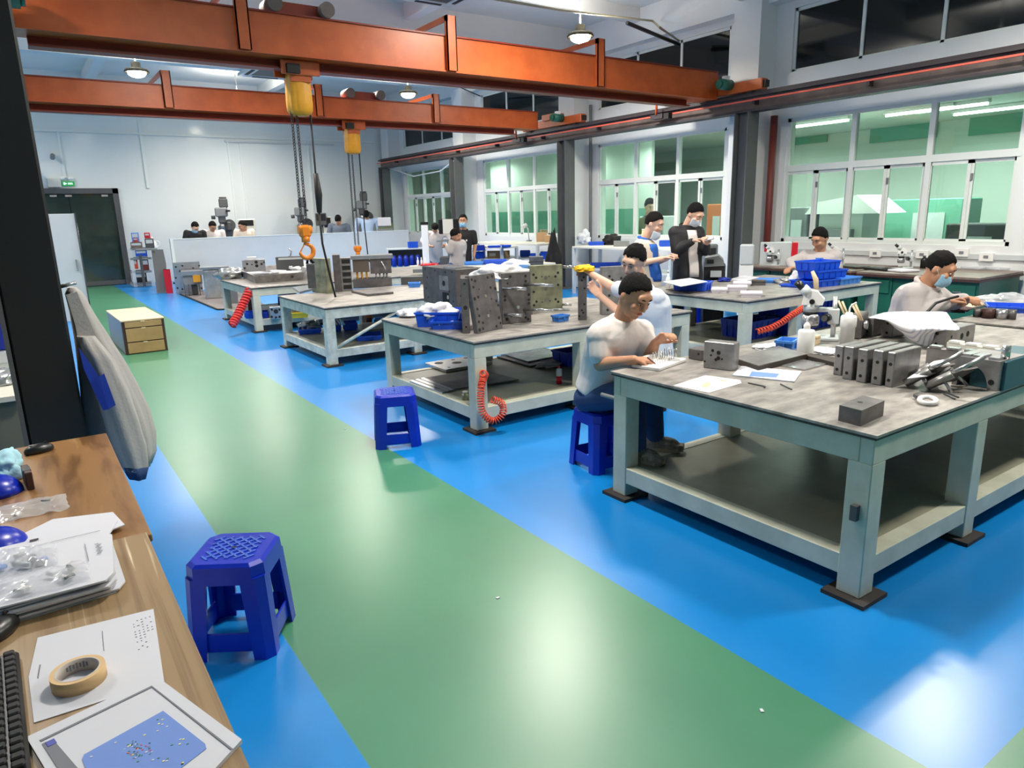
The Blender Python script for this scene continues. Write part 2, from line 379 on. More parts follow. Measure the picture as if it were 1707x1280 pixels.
def window(k, y0, y1):
    f = MB(); xf0, xf1 = XW + 0.02, XW + 0.09; fw_ = 0.055
    f.b2((xf0, y0, SILL), (xf1, y1, SILL + fw_), 'frame'); f.b2((xf0, y0, WTOP - fw_), (xf1, y1, WTOP), 'frame')
    f.b2((xf0, y0, SILL), (xf1, y0 + fw_, WTOP), 'frame'); f.b2((xf0, y1 - fw_, SILL), (xf1, y1, WTOP), 'frame')
    zt = 2.33; f.b2((xf0 - 0.01, y0, zt - 0.05), (xf1, y1, zt + 0.05), 'frame')
    w3 = (y1 - y0) / 3
    for i in (1, 2): f.b2((xf0 - 0.008, y0 + w3 * i - 0.04, SILL), (xf1, y0 + w3 * i + 0.04, WTOP), 'frame')
    o = struct(f.build('window_%d' % (k + 1)))
    for i in range(3):
        p = MB().b2((XW + 0.05, y0 + w3 * i + 0.02, zt), (XW + 0.056, y0 + w3 * (i + 1) - 0.02, WTOP - 0.02), 'pane'); p.build('pane', parent=o)
        for j in (0, 1):
            ya = y0 + w3 * i + 0.045 + j * (w3 / 2 - 0.03); yb = ya + w3 / 2 - 0.02
            s_ = MB(); xs = XW + (0.03 if j else 0.055)
            for q0, q1 in (((ya, SILL + 0.04), (yb, SILL + 0.085)), ((ya, zt - 0.1), (yb, zt - 0.05)), ((ya, SILL + 0.04), (ya + 0.045, zt - 0.05)), ((yb - 0.045, SILL + 0.04), (yb, zt - 0.05))):
                s_.b2((xs, q0[0], q0[1]), (xs + 0.024, q1[0], q1[1]), 'frame')
            sa = s_.build('sash', parent=o)
            MB().b2((xs + 0.009, ya + 0.04, SILL + 0.08), (xs + 0.015, yb - 0.04, zt - 0.09), 'pane').build('pane', parent=sa)
            if j == 0: MB().box((xs - 0.012, yb - 0.022, 2.05), (0.02, 0.035, 0.09), 'grey').build('latch', parent=sa)
    return o
for k, (a, b_) in enumerate(WIN): window(k, a, b_)
for k, (a, b_) in enumerate(allw):
    a2 = a - 0.2 if k == 3 else a
    f = MB(); fw_ = 0.05
    f.b2((XW + 0.03, a2, UB), (XW + 0.09, b_, UB + fw_), 'frame'); f.b2((XW + 0.03, a2, UT - fw_), (XW + 0.09, b_, UT), 'frame')
    for y in (a2, a2 + (b_ - a2) / 3 - 0.025, a2 + (b_ - a2) * 2 / 3 - 0.025, b_ - fw_): f.b2((XW + 0.03, y, UB), (XW + 0.09, y + 0.05, UT), 'frame')
    o = struct(f.build('window_%d' % (k + 5)))
    MB().b2((XW + 0.055, a2 + 0.02, UB + 0.02), (XW + 0.065, b_ - 0.02, UT - 0.02), 'dark_glass').build('pane', parent=o)
    # sill ledge below the upper panes
    struct(MB().b2((XW - 0.05, a2 - 0.05, UB - 0.34), (XW, b_ + 0.05, UB - 0.0), 'wall').build('trim_%d' % (21 + k)))
for i, yb in enumerate([3.4, 8.22, 13.0, 17.78, 22.55]):
    struct(MB().b2((XW - 0.42, yb - 0.27, 0), (XW, yb + 0.27, ZC - 0.4), 'wall').build('trim_%d' % (26 + i)))
struct(MB().b2((XW - 0.03, 3.5, 0.93), (XW, 7.6, 1.0), 'grey_l').build('trim_32'))
# the next room, seen through the panes
XR = 17.0
struct(MB().b2((XW + 0.24, -4, 0), (XR, 24, 0.02), 'grey').build('floor_annex'))
struct(MB().b2((XW + 0.24, -4, 3.42), (XR, 24, 3.5), 'room_w').build('ceiling_annex'))
w = MB(); w.b2((XR, -4, 0), (XR + 0.1, 24, 3.5), 'room_w'); w.b2((XW + 0.24, 23.9, 0), (XR, 24, 3.5), 'room_w'); w.b2((XW + 0.24, -4.1, 0), (XR, -4, 3.5), 'room_w')
struct(w.build('wall_annex'))
struct(MB().b2((13.2, 12.9, 0), (13.3, 22, 1.75), 'room_g').b2((13.2, 12.9, 1.75), (13.3, 22, 3.4), 'room_w').build('wall_annex_inner'))
for i, (x, y) in enumerate(ROOM_TUBES):
    t = thing('tube_light', 'white fluorescent tube light on the ceiling of the room behind the glass', 'lamp', (x, y, 3.36), 0, 'tube lights in the back room')
    MB().b2((-0.07, -0.62, 0.0), (0.07, 0.62, 0.055), 'white').build('housing', parent=t)
    MB().cyl((0, -0.6, -0.025), (0, 0.6, -0.025), 0.02, 'tube').build('tube', parent=t)
# ------------------------------------------------------------------ crane runway on the window side, and on the aisle side
def runway(xr, y0, y1, label, cond):
    t = thing('crane_rail', label, 'crane rail', (0, 0, 0))
    g = MB(); g.b2((xr - 0.11, y0, 3.46), (xr + 0.11, y1, 3.5), 'rail_d'); g.b2((xr - 0.02, y0, 3.27), (xr + 0.02, y1, 3.47), 'rail'); g.b2((xr - 0.11, y0, 3.23), (xr + 0.11, y1, 3.27), 'rail_d')
    g.build('girder', parent=t)
    MB().b2((xr - 0.03, y0, 3.5), (xr + 0.03, y1, 3.54), 'rail_d').build('track', parent=t)
    if cond:
        MB().b2((xr - 0.15, y0, 3.385), (xr - 0.12, y1, 3.41), 'copper').build('conductor_bar', parent=t)
        y = y0 + 0.8
        while y < y1:
            MB().b2((xr - 0.14, y - 0.02, 3.33), (xr - 0.02, y + 0.02, 3.40), 'rail_d').build('bracket', parent=t); y += 1.9
    return t
XR1, XR0 = 10.3, 0.03
runway(XR1, -4.5, 22.3, 'long brown steel crane rail with a red conductor bar above the lower windows', True)
runway(XR0, -4.5, 22.3, 'brown steel crane rail on top of the black steel column', False)
for i, y in enumerate([3.05, 7.92, 12.68, 17.46, 22.1]):
    t = thing('rail_column', ['grey steel column carrying the crane rail at the near end', 'grey steel column right of the man in a black jacket', 'grey steel column beside the hanging black coat', 'grey steel column behind the man in a black polo shirt', 'grey steel column in the far corner by the low partition'][i], 'column', (XR1, y, 0), 0)
    g = MB(); g.b2((-0.14, -0.14, 0), (0.14, -0.125, 3.23), 'column_g'); g.b2((-0.14, 0.125, 0), (0.14, 0.14, 3.23), 'column_g'); g.b2((-0.007, -0.13, 0), (0.007, 0.13, 3.23), 'column_g'); g.build('post', parent=t)
    MB().b2((-0.2, -0.2, 0), (0.2, 0.2, 0.02), 'column_g').build('base_plate', parent=t)
t = thing('steel_column', 'thick black steel column behind the wooden desks', 'column', (0.03, 4.32, 0)); PLATE = 0.16
g = MB(); g.b2((-0.13, -0.12, 0), (0.125, 0.12, 3.23), 'column_b', 0.012); g.b2((-0.15, -0.13, 0), (-0.13, 0.13, 3.23), 'column_g'); g.build('post', parent=t)
MB().b2((-PLATE, -PLATE, 0), (PLATE - 0.03, PLATE, 0.02), 'column_b').build('base_plate', parent=t)
# ------------------------------------------------------------------ hanging lamps
lamp_labels = {(8.46, 10.0): 'round high bay lamp hanging beside the near crane beam, dark rim', (8.46, 16.5): 'glowing high bay lamp beyond the far crane beam, right of its trolley',
               (2.5, 16.5): 'glowing high bay lamp on a thin rod beyond the near crane beam, far left', (2.5, 10.0): 'high bay lamp above the near crane beam at the top left edge'}
for x, y in LAMPS:
    t = thing('high_bay_lamp', lamp_labels.get((x, y), 'round high bay lamp hanging from the ceiling outside the photo'), 'lamp', (x, y, LAMP_Z), 0, 'high bay lamps')
    MB().lathe([(0.05, 0.2), (0.085, 0.19), (0.09, 0.09), (0.2, 0.07), (0.23, 0.02), (0.225, 0.0), (0.2, 0.015), (0.1, 0.03)], 'lamp_b', 24).build('lamp_shade', parent=t)
    MB().ball((0, 0, -0.0), 0.17, 'lens', (1, 1, 0.55), u=20).build('lens', parent=t)
    MB().cyl((0, 0, 0.19), (0, 0, ZC - LAMP_Z), 0.012, 'grey', n=8).build('rod', parent=t)
# ------------------------------------------------------------------ overhead cranes
def crane(label, yb, x0, x1, z0, z1, posts, hoist_x, trolley_x, arm, trl):
    t = thing('overhead_crane', label, 'crane', (0, 0, 0), 0, 'orange overhead cranes')
    D = 0.36; y0, y1 = yb, yb + D
    zs = z0 + 0.12
    g = MB(); g.b2((x0, y0, zs), (x1, y0 + 0.015, z1), 'crane'); g.b2((x0, y1 - 0.015, zs), (x1, y1, z1), 'crane'); g.b2((x0, y0 - 0.02, z1), (x1, y1 + 0.02, z1 + 0.018), 'crane_d'); g.b2((x0, y0 - 0.02, zs - 0.015), (x1, y1 + 0.02, zs), 'crane')
    g.b2((x0, y0, zs), (x0 + 0.02, y1, z1), 'crane'); g.b2((x1 - 0.02, y0, zs), (x1, y1, z1), 'crane')
    g.build('box_girder', parent=t)
    ym = (y0 + y1) / 2 + 0.1
    g = MB(); g.b2((x0 + 0.3, ym - 0.01, z0), (x1 - 0.45, ym + 0.01, zs), 'crane_d'); g.b2((x0 + 0.3, ym - 0.09, z0), (x1 - 0.45, ym + 0.09, z0 + 0.018), 'crane_d'); g.build('track_beam', parent=t)
    for i, (px_, dz) in enumerate(posts):
        g = MB(); g.b2((px_ - 0.07, y0 - 0.06, zs), (px_ + 0.07, y0 - 0.045, z1 + dz), 'crane'); g.b2((px_ - 0.07, y0 - 0.06, zs), (px_ - 0.055, y0, z1 + dz), 'crane'); g.b2((px_ + 0.055, y0 - 0.06, zs), (px_ + 0.07, y0, z1 + dz), 'crane')
        g.b2((px_ - 0.07, y0 - 0.06, z1 + dz - 0.07), (px_ - 0.05, y0 + arm, z1 + dz), 'crane'); g.b2((px_ - 0.07, y0 + arm - 0.03, z1 - 0.1), (px_ - 0.02, y0 + arm, z1 + dz), 'crane')
        g.build('cable_frame', parent=t)
    for side, xe in ((1, XR1), (0, XR0)):
        g = MB(); g.box((xe, yb + D / 2, 3.64), (0.16, 2.1, 0.17), 'crane', bev=0.01)
        g.box((xe, yb + D / 2, 3.77), (0.24, 0.5, 0.12), 'crane')
        e = g.build('end_truck', parent=t)
        s_ = -1 if side else 1
        for k in (-1, 1):
            MB().box((xe, yb + D / 2 + k * 1.07, 3.64), (0.1, 0.06, 0.1), 'rub').build('bumper', parent=e)
            MB().cyl((xe - 0.05, yb + D / 2 + k * 0.8, 3.6), (xe + 0.05, yb + D / 2 + k * 0.8, 3.6), 0.075, 'rail_d').build('wheel', parent=e)
        g = MB(); g.cyl((xe + s_ * 0.08, yb - 0.25, 3.70), (xe + s_ * 0.34, yb - 0.25, 3.70), 0.085, 'green_d'); g.cyl((xe + s_ * 0.34, yb - 0.25, 3.70), (xe + s_ * 0.38, yb - 0.25, 3.70), 0.06, 'green_d'); g.box((xe + s_ * 0.2, yb - 0.25, 3.8), (0.1, 0.08, 0.06), 'white')
        g.build('drive_motor', parent=e)
        if side:
            g = MB(); g.tube([(xe - 0.12, yb + 1.25, 3.68), (xe - 0.24, yb + 1.25, 3.68), (xe - 0.26, yb + 1.25, 3.6), (xe - 0.26, yb + 1.25, 3.40)], 0.022, 'crane', 8); g.box((xe - 0.2, yb + 1.25, 3.37), (0.12, 0.3, 0.08), 'rail_d'); g.box((xe - 0.2, yb + 1.02, 3.36), (0.1, 0.12, 0.1), 'hole')
            g.build('current_collector', parent=e)
    # gear trolley on top
    g = MB(); g.b2((trolley_x - 0.3, y0 + 0.06, z1 + 0.018), (trolley_x + 0.3, y0 + 0.16, z1 + 0.15), 'crane_d')
    tr = g.build('cable_drum_frame', parent=t)
    for k in (-1, 1): MB().cyl((trolley_x + k * 0.3, y0 - 0.06, z1 + 0.1), (trolley_x + k * 0.3, y0 + 0.25, z1 + 0.1), 0.085, 'rail').build('drum', parent=tr)
    # electric chain hoist
    hx = hoist_x; hy = ym
    h = thing('chain_hoist', trl, 'hoist', (hx, hy, 0), 0, 'yellow chain hoists')
    g = MB()
    for k in (-1, 1):
        g.box((0, k * 0.13, z0 + 0.02), (0.46, 0.03, 0.16), 'crane', bev=0.01)
        for q in (-0.14, 0.14): g.cyl((q, k * 0.06, z0 + 0.05), (q, k * 0.115, z0 + 0.05), 0.055, 'rail_d')
    g.box((0, 0, z0 - 0.1), (0.24, 0.26, 0.06), 'crane'); g.box((-0.1, -0.17, z0 + 0.0), (0.15, 0.06, 0.1), 'hole')
    g.build('trolley', parent=h)
    zb = z0 + 0.02
    g = MB(); n = 14
    prof = [(0.0, 0), (0.02, 0.98), (0.12, 1.0), (0.3, 1.04), (0.48, 1.06), (0.56, 1.02), (0.61, 0.85), (0.63, 0.4)]
    rings = []
    for dz, sc in prof:
        ring = []
        for k in range(24):
            a = 2 * PI * k / 24; fold = 1 + 0.09 * math.sin(a * 7) * min(1, dz * 3)
            ring.append(g.bm.verts.new((0.128 * sc * fold * math.copysign(abs(math.cos(a)) ** 0.6, math.cos(a)), 0.12 * sc * fold * math.copysign(abs(math.sin(a)) ** 0.6, math.sin(a)), zb - dz * 0.82)))
        rings.append(ring)
    for A, B in zip(rings, rings[1:]):
        for k in range(24): f = g.bm.faces.new((A[k], A[(k + 1) % 24], B[(k + 1) % 24], B[k])); f.smooth = True
    g.bm.faces.new(rings[-1])
    g.build('dust_cover', 'hoist', h)
    return t, h, zb - 0.3
def chain(h, x, y, zt, zb_, big=True):
    g = MB(); n = int((zt - zb_) / 0.034)
    for k in range(n):
        z = zt - 0.034 * k; ang = (k % 2) * PI / 2 + 0.5
        pts = []
        for j in range(8):
            a = 2 * PI * j / 8; px_ = 0.016 * math.cos(a); pz = 0.026 * math.sin(a) 
            pts.append((x + px_ * math.cos(ang), y + px_ * math.sin(ang), z + pz))
        g.tube(pts, 0.0055, 'rail_d', 4, closed=True)
    return g.build('chain', parent=h)
def hook_block(h, x, y, z, s=1.0):
    g = MB(); g.box((x, y, z), (0.14 * s, 0.1 * s, 0.16 * s), 'hook', bev=0.03); g.cyl((x - 0.08 * s, y, z + 0.02), (x + 0.08 * s, y, z + 0.02), 0.05 * s, 'hook'); g.cyl((x, y, z - 0.13 * s), (x, y, z - 0.06 * s), 0.05 * s, 'hook')
    o = g.build('hook_block', parent=h)
    pts = []; rs = []
    for k in range(15):
        a = math.radians(100 - k * 20); r = 0.085 * s
        pts.append((x + 0.0 + r * math.cos(a), y, z - 0.24 * s + r * math.sin(a))); rs.append((0.018 + 0.012 * math.sin(PI * min(k, 13) / 14)) * s)
    pts.insert(0, (x, y, z - 0.1 * s)); rs.insert(0, 0.024 * s)
    rs[-1] = 0.008 * s
    MB().tube(pts, rs, 'hook', 10).build('hook', parent=o)
    MB().tube([(x - 0.02 * s, y, z - 0.15 * s), (x - 0.095 * s, y, z - 0.27 * s)], 0.008 * s, 'hook').build('latch', parent=o)
YC1, YC2 = 8.47, 12.95
c1, h1, zc1 = crane('near orange overhead crane, closest to the camera, its beam crossing the top of the picture', YC1, 0.1, 10.2, 3.40, 3.93,
    [(2.38, 0.28), (4.98, 0.24), (7.52, 0.24)], 3.04, 3.05, 0.95, 'yellow covered chain hoist with a big hook, under the near crane beam')
c2, h2, zc2 = crane('far orange overhead crane, brightly lit, behind the near crane', YC2, 0.1, 9.75, 3.37, 3.82,
    [(2.36, 0.22), (4.84, 0.2), (7.22, 0.2)], 5.55, 5.75, 1.3, 'yellow covered chain hoist, smaller in view, under the far crane beam')
zk1 = 1.56
for dx in (-0.11, -0.05): chain(h1, dx, 0, zc1 - 0.16, zk1 + 0.05)
hook_block(h1, -0.08, 0, zk1)
MB().tube([(0.12, 0, zc1 - 0.1), (0.12, 0, 2.3), (0.12, 0, 2.25)], 0.012, 'rub').tube([(0.12, 0, 2.25), (0.135, 0, 2.0), (0.125, 0, 1.78)], [0.03, 0.045, 0.03], 'rub', 10).tube([(0.12, 0, 1.8), (0.13, 0, 1.4), (0.2, 0, 0.95), (0.24, 0, 0.72)], 0.014, 'rub').build('control_cable', parent=h1)
zk2 = 1.10
for dx in (-0.1, -0.03): chain(h2, dx, 0, zc2 - 0.12, zk2 + 0.05)
hook_block(h2, -0.06, 0, zk2, 0.85)
MB().tube([(0.12, 0, zc2 - 0.1), (0.12, 0, 1.5), (0.15, 0, 0.9), (0.2, 0, 0.8), (0.22, 0, 0.6)], 0.012, 'rub').build('control_cable', parent=h2)
# sling with the dark load on the near hook
# cassette air conditioners
def cassette(x, y, z, s, label):
    t = thing('ceiling_air_conditioner', label, 'air conditioner', (x, y, z), 0, 'ceiling air conditioners')
    MB().b2((-0.42 * s, -0.42 * s, 0.04), (0.42 * s, 0.42 * s, ZC - z), 'grey').build('casing', parent=t)
    g = MB(); a, b_ = 0.48 * s, 0.3 * s
    g.b2((-a, -a, -0.02), (a, -b_, 0.05), 'grey_l'); g.b2((-a, b_, -0.02), (a, a, 0.05), 'grey_l'); g.b2((-a, -b_, -0.02), (-b_, b_, 0.05), 'grey_l'); g.b2((b_, -b_, -0.02), (a, b_, 0.05), 'grey_l'); g.build('panel', parent=t)
    MB().b2((-b_, -b_, -0.005), (b_, b_, 0.045), 'grey_d').build('intake_grille', parent=t)
    for k in range(4):
        g = MB().b2((-0.24 * s, 0.36 * s, -0.03), (0.24 * s, 0.42 * s, -0.015), 'hole'); o = g.build('louver', parent=t, rotz=k * PI / 2)
p = P(733, -8, 5.15); cassette(p.x, p.y, 5.15, 1.0, 'ceiling air conditioner with a dark grille at the top edge of the picture')
p = P(452, 122, 5.0); cassette(p.x, p.y, 5.0, 1.25, 'white ceiling air conditioner seen between the two crane beams')
# conduits and cables under the ceiling
g = MB(); g.tube([PY(800, -6, 8.6), PY(930, 16, 9.6), PY(1088, 35, 10.3), PX(1100, 46, 9.6), PX(1132, 68, 10.6)], 0.02, 'pipe_g'); tag(g.build('conduit'), 'thin tan conduit hanging below the ceiling at the top of the picture', 'pipe')
g = MB(); g.tube([PX(1045, 38, 9.2), PX(1132, 74, 10.6)], 0.035, 'black'); tag(g.build('black_duct'), 'short black tube sloping towards the dark upper window', 'pipe')
g = MB(); g.tube([PY(540, 118, 12.0), PY(640, 126, 13.5), PY(745, 136, 15.5), PX(800, 160, 10.6)], 0.014, 'rub'); tag(g.build('ceiling_cable'), 'thin dark cable sagging under the ceiling behind the near crane', 'cable')
g = MB(); g.tube([PX(640, 277, 10.3), PX(690, 294, 10.3), PX(735, 285, 10.3), PX(760, 265, 10.3)], 0.02, 'grey_l'); tag(g.build('hanging_cable'), 'pale cable sagging below the far end of the crane rail', 'cable')
g = MB(); g.tube([(XW - 0.15, 7.78, 0.0), (XW - 0.15, 7.78, 3.2)], 0.06, 'maroon'); tag(g.build('wall_pipe'), 'dark red pipe running up the wall beside the nearest window', 'pipe')
g = MB(); g.tube([(XW - 0.05, 12.6, 0.0), (XW - 0.05, 12.6, 4.0)], 0.035, 'grey'); tag(g.build('wall_conduit'), 'grey conduit running up the white pillar left of the hanging black coat', 'pipe')
# exit sign, emergency light and loudspeaker above the far door
t = thing('exit_sign', 'small green exit sign above the glass door', 'exit sign', (1.42, YF - 0.06, 2.78))
MB().b2((-0.14, 0, -0.06), (0.14, 0.05, 0.06), 'exit').build('sign_panel', parent=t)
g = MB(); g.box((-0.09, -0.005, 0), (0.04, 0.006, 0.07), 'exit_w'); g.box((-0.05, -0.005, 0.0), (0.03, 0.006, 0.03), 'exit_w')
for k in range(4): g.box((0.0 + k * 0.03, -0.005, 0), (0.018, 0.006, 0.05), 'exit_w')
g.build('pictogram', parent=t)
t = thing('emergency_light', 'twin-head emergency light box above the glass door, beside the exit sign', 'lamp', (1.10, YF - 0.06, 2.8))
MB().b2((-0.15, -0.04, -0.11), (0.15, 0.06, 0.11), 'cream').build('casing', parent=t)
for k in (-1, 1): MB().ball((0.3 + k * 0.09, -0.02, 0.12), 0.06, 'white', (1.1, 0.7, 0.8)).build('lamp_head', parent=t)
t = thing('wall_speaker', 'small grey camera on the white wall above the door', 'camera', (1.17, YF - 0.02, 3.48))
MB().b2((-0.05, -0.03, -0.05), (0.05, 0.02, 0.05), 'grey').build('bracket', parent=t); MB().cyl((0, -0.03, 0.02), (-0.02, -0.22, -0.06), 0.055, 'grey').build('barrel', parent=t)
t.name = 'wall_camera'

# ------------------------------------------------------------------ work tables
def table(label, x0, x1, y0, y1, zt, legs_x, shelf=0.2, group='steel work tables', paint='paint', lw=0.11):
    t = thing('work_table', label, 'table', (x0, y0, 0), 0, group)
    L, D = x1 - x0, y1 - y0
    g = MB(); g.b2((-0.015, -0.015, zt - 0.012), (L + 0.015, D + 0.015, zt), 'top'); g.build('tabletop', parent=t)
    MB().b2((-0.01, -0.01, zt - 0.024), (L + 0.01, D + 0.01, zt - 0.012), 'edge').build('edge_strip', parent=t)
    za, zb = zt - 0.024 - 0.115, zt - 0.024
    g = MB(); bv = 0.004
    g.b2((0.0, 0, za), (L, 0.06, zb), paint, bv); g.b2((0, D - 0.06, za), (L, D, zb), paint, bv); g.b2((0, 0.06, za), (0.06, D - 0.06, zb), paint, bv); g.b2((L - 0.06, 0.06, za), (L, D - 0.06, zb), paint, bv); g.build('top_frame', parent=t)
    g = MB(); z0, z1 = shelf - 0.10, shelf
    g.b2((0.005, 0.005, z0), (L - 0.005, 0.09, z1), paint, bv); g.b2((0.005, D - 0.09, z0), (L - 0.005, D - 0.005, z1), paint, bv); g.b2((0.005, 0.09, z0), (0.09, D - 0.09, z1), paint, bv); g.b2((L - 0.09, 0.09, z0), (L - 0.005, D - 0.09, z1), paint, bv); g.build('lower_frame', parent=t)
    MB().b2((0.09, 0.09, z1 - 0.02), (L - 0.09, D - 0.09, z1 - 0.004), 'shelf').build('shelf', parent=t)
    for lx in legs_x:
        for y in (0, D - lw):
            lg = MB().b2((lx - x0, y, 0.02), (lx - x0 + lw, y + lw, za + 0.002), paint, bv).build('leg', parent=t)
            MB().box((lx - x0 + lw / 2, y + lw / 2, 0.01), (lw + 0.09, lw + 0.09, 0.02), 'pad').build('foot_plate', parent=lg)
    return t
T1Z, T2Z, T3Z, T4Z, T5Z, T6Z = 0.785, 0.75, 0.705, 0.70, 0.75, 0.785
t1 = table('nearest big pale green work table, the man in white sits at its corner', 2.82, 6.02, 1.44, 3.03, T1Z, [2.82, 3.80, 4.86, 5.91], 0.2)
g = MB(); g.tube([(0.05, 1.58, 0.6), (0.05, 1.75, 0.6)], 0.014, 'grey'); g.build('air_nipple', parent=t1)
g = MB(); g.box((-0.012, 0.05, 0.42), (0.03, 0.03, 0.07), 'grey_d'); g.build('valve', parent=t1)
t2 = table('pale green work table carrying the leaning steel mould plates', 2.82, 5.3, 4.62, 6.30, T2Z, [2.82, 3.90, 5.19], 0.2)
t3 = table('worn white work table under the second hoist, with an olive plate standing on it', 2.83, 5.9, 7.92, 9.66, T3Z, [2.83, 3.95, 5.79], 0.2, paint='paint_worn')
MB().tube([(0.08, 0.03, 0.2), (1.0, 0.03, 0.6)], 0.02, 'paint_worn').build('diagonal_brace', parent=t3)
t4 = table('farthest work table of the row, with a wide grey tray on its top', 2.88, 6.8, 11.2, 13.2, T4Z, [2.88, 4.0, 6.69], 0.2)
t5 = table('long work table with blue bins, in front of the man in the black jacket', 6.28, 8.92, 4.70, 6.38, T5Z, [6.28, 7.2, 8.81], 0.2)
t6 = table('work table at the right edge, in front of the man in a blue face mask', 6.17, 8.9, 1.0, 2.62, T6Z, [6.17, 7.5, 8.79], 0.2)
# ------------------------------------------------------------------ blue stools
def make_stool(name, label, worn=False):
    t = thing(name, label, 'stool', (0, 0, 0), 0, 'blue plastic stools')
    H, a, b_ = 0.41, 0.15, 0.168
    m = 'plastic_b'
    def oct_(h, c, z): return [Vector((sx * (h if k == 0 else h - c), sy * (h - c if k == 0 else h), z)) for sx, sy, k in ((1, -1, 0), (1, 1, 0), (1, 1, 1), (-1, 1, 1), (-1, 1, 0), (-1, -1, 0), (-1, -1, 1), (1, -1, 1))]
    g = MB(); R1 = [g.bm.verts.new(v) for v in oct_(a + 0.008, 0.045, H - 0.085)]; R2 = [g.bm.verts.new(v) for v in oct_(a + 0.002, 0.04, H - 0.012)]; R3 = [g.bm.verts.new(v) for v in oct_(a - 0.012, 0.035, H)]
    for A, B in ((R1, R2), (R2, R3)):
        for k in range(8): g.bm.faces.new((A[k], A[(k + 1) % 8], B[(k + 1) % 8], B[k]))
    g.bm.faces.new(R3); g.bm.faces.new(list(reversed(R1)))
    g.build('seat', m, t)
    g = MB(); rot = PI / 4
    for k in range(-4, 5):
        L = (0.118 - abs(k) * 0.024) * 1.35
        if L < 0.02: continue
        for r in (rot, -rot):
            c = Vector((-math.sin(r), math.cos(r), 0)) * k * 0.031
            g.box((c.x, c.y, H + 0.001), (2 * L * 0.76, 0.009, 0.005), 'plastic_e', (0, 0, r))
    g.cyl((0, 0, H - 0.001), (0, 0, H + 0.0035), 0.011, 'hole'); g.build('seat_pattern', parent=t)
    for sx, sy in ((1, 1), (1, -1), (-1, 1), (-1, -1)):
        g = MB()
        def ring(h, w, z, th=0.012):
            c = h - 0.0; k = 0.03
            return [Vector((sx * x, sy * y, z)) for x, y in ((h - w, h), (h - k, h), (h, h - k), (h, h - w), (h - th, h - w), (h - th, h - k - 0.004), (h - k - 0.004, h - th), (h - w, h - th))]
        rr = [[g.bm.verts.new(v) for v in ring(a + 0.006 + (b_ - a) * q, 0.08 + 0.012 * (1 - q), (H - 0.06) * (1 - q) + 0.0)] for q in (0, 0.5, 1)]
        for A, B in zip(rr, rr[1:]):
            for k in range(8): g.bm.faces.new((A[k], A[(k + 1) % 8], B[(k + 1) % 8], B[k]))
        g.bm.faces.new(rr[0]); g.bm.faces.new(list(reversed(rr[-1])))
        g.build('leg', m, t)
    for k in range(4):
        g = MB(); h = b_ - 0.012
        g.b2((-0.105, h - 0.006, 0.03), (0.105, h + 0.004, 0.115), m, 0.004)
        o = g.build('brace', parent=t, rotz=k * PI / 2)
    return t
st = make_stool('plastic_stool', 'blue plastic stool beside the wooden desk, in the foreground')
st.location = (0.545, 2.845, 0); st.rotation_euler.z = math.radians(-33)
dup(st, (2.22, 4.84, 0), math.radians(-22), 'blue plastic stool standing alone on the line between green and blue floor')
dup(st, (3.12, 3.47, 0), math.radians(-6), 'blue plastic stool under the seated man in a white shirt')
dup(st, (8.3, 7.15, 0), 0.2, 'blue plastic stool behind the long table, right of the black trousers')
dup(st, (7.75, 7.5, 0), 0.1, 'blue plastic stool behind the long table, next to the black-jacket man')
dup(st, (5.42, 3.6, 0), 0.1, 'blue plastic stool on the floor behind the nearest work table')
dup(st, (5.35, 0.86, 0), 0.0, 'blue plastic stool beyond the nearest table near the right edge')
dup(st, (6.3, 3.16, 0), 0.3, 'blue plastic stool under the masked man in grey')
dup(st, (9.42, 5.86, 0), 0.3, 'blue plastic stool under the man sitting at the green bench')
dup(st, (3.72, 12.2, 0.2), 0.3, 'blue plastic stool lying on the shelf of the farthest table', scale=(0.8, 0.8, 0.7))
# ------------------------------------------------------------------ placing helpers
def hz(A, px, py):          # height at which the pixel meets the upright line through A
    d = ray(px, py); v = A - EYEV
    t = (v.x * d.x + v.y * d.y) / (d.x * d.x + d.y * d.y); return EYE + d.z * t
def facing(px, py, z):      # a spot on level z, the turn that faces the camera, metres per pixel there
    A = P(px, py, z); n = Vector((A.x, A.y, 0)).normalized()
    return A, math.atan2(-n.x, n.y), (A - EYEV).dot(fw) / F_PX
def xlen(C, px, py, z): return abs(P(px, py, z).x - C.x)
def place(o, loc, rotz=0.0): o.location = loc; o.rotation_euler.z = rotz; return o
def holes_on(g, L, h, pts, r=0.014, y=0.0, m='hole'):
    for q in pts:
        rr = r * (q[2] if len(q) > 2 else 1); g.cyl((q[0] * L, y - 0.0015, q[1] * h), (q[0] * L, y + 0.004, q[1] * h), rr, m, n=10)
def plate(label, A, B, z, h, t, m='steel', holes=(), r=0.014, lean=0.0, name='steel_plate', cat='plate', group='steel plates', pins=(), bright=(), bev=0.004, face=False):
    a, b_ = P(*A, z), P(*B, z); d = b_ - a; L = d.length
    o = thing(name, label, cat, a, math.atan2(-(a.x + b_.x), a.y + b_.y) if face else math.atan2(d.y, d.x), group); o.rotation_euler.x = lean
    if face: L = abs(B[0] - A[0]) * (a - EYEV).dot(fw) / F_PX
    g = MB(); g.b2((0, 0, 0), (L, t, h), m, bev); g.build('plate_body', parent=o)
    if holes or bright:
        g = MB(); holes_on(g, L, h, holes, r); holes_on(g, L, h, bright, r * 1.2, m='pin'); g.build('bore_holes', parent=o)
    for (u, v, px_, py_, pl) in pins:
        MB().cyl((u * L, 0, v * h), (u * L + px_ * pl, -py_ * pl, v * h), 0.014, 'pin', n=12).build('guide_pin', parent=o)
    return o
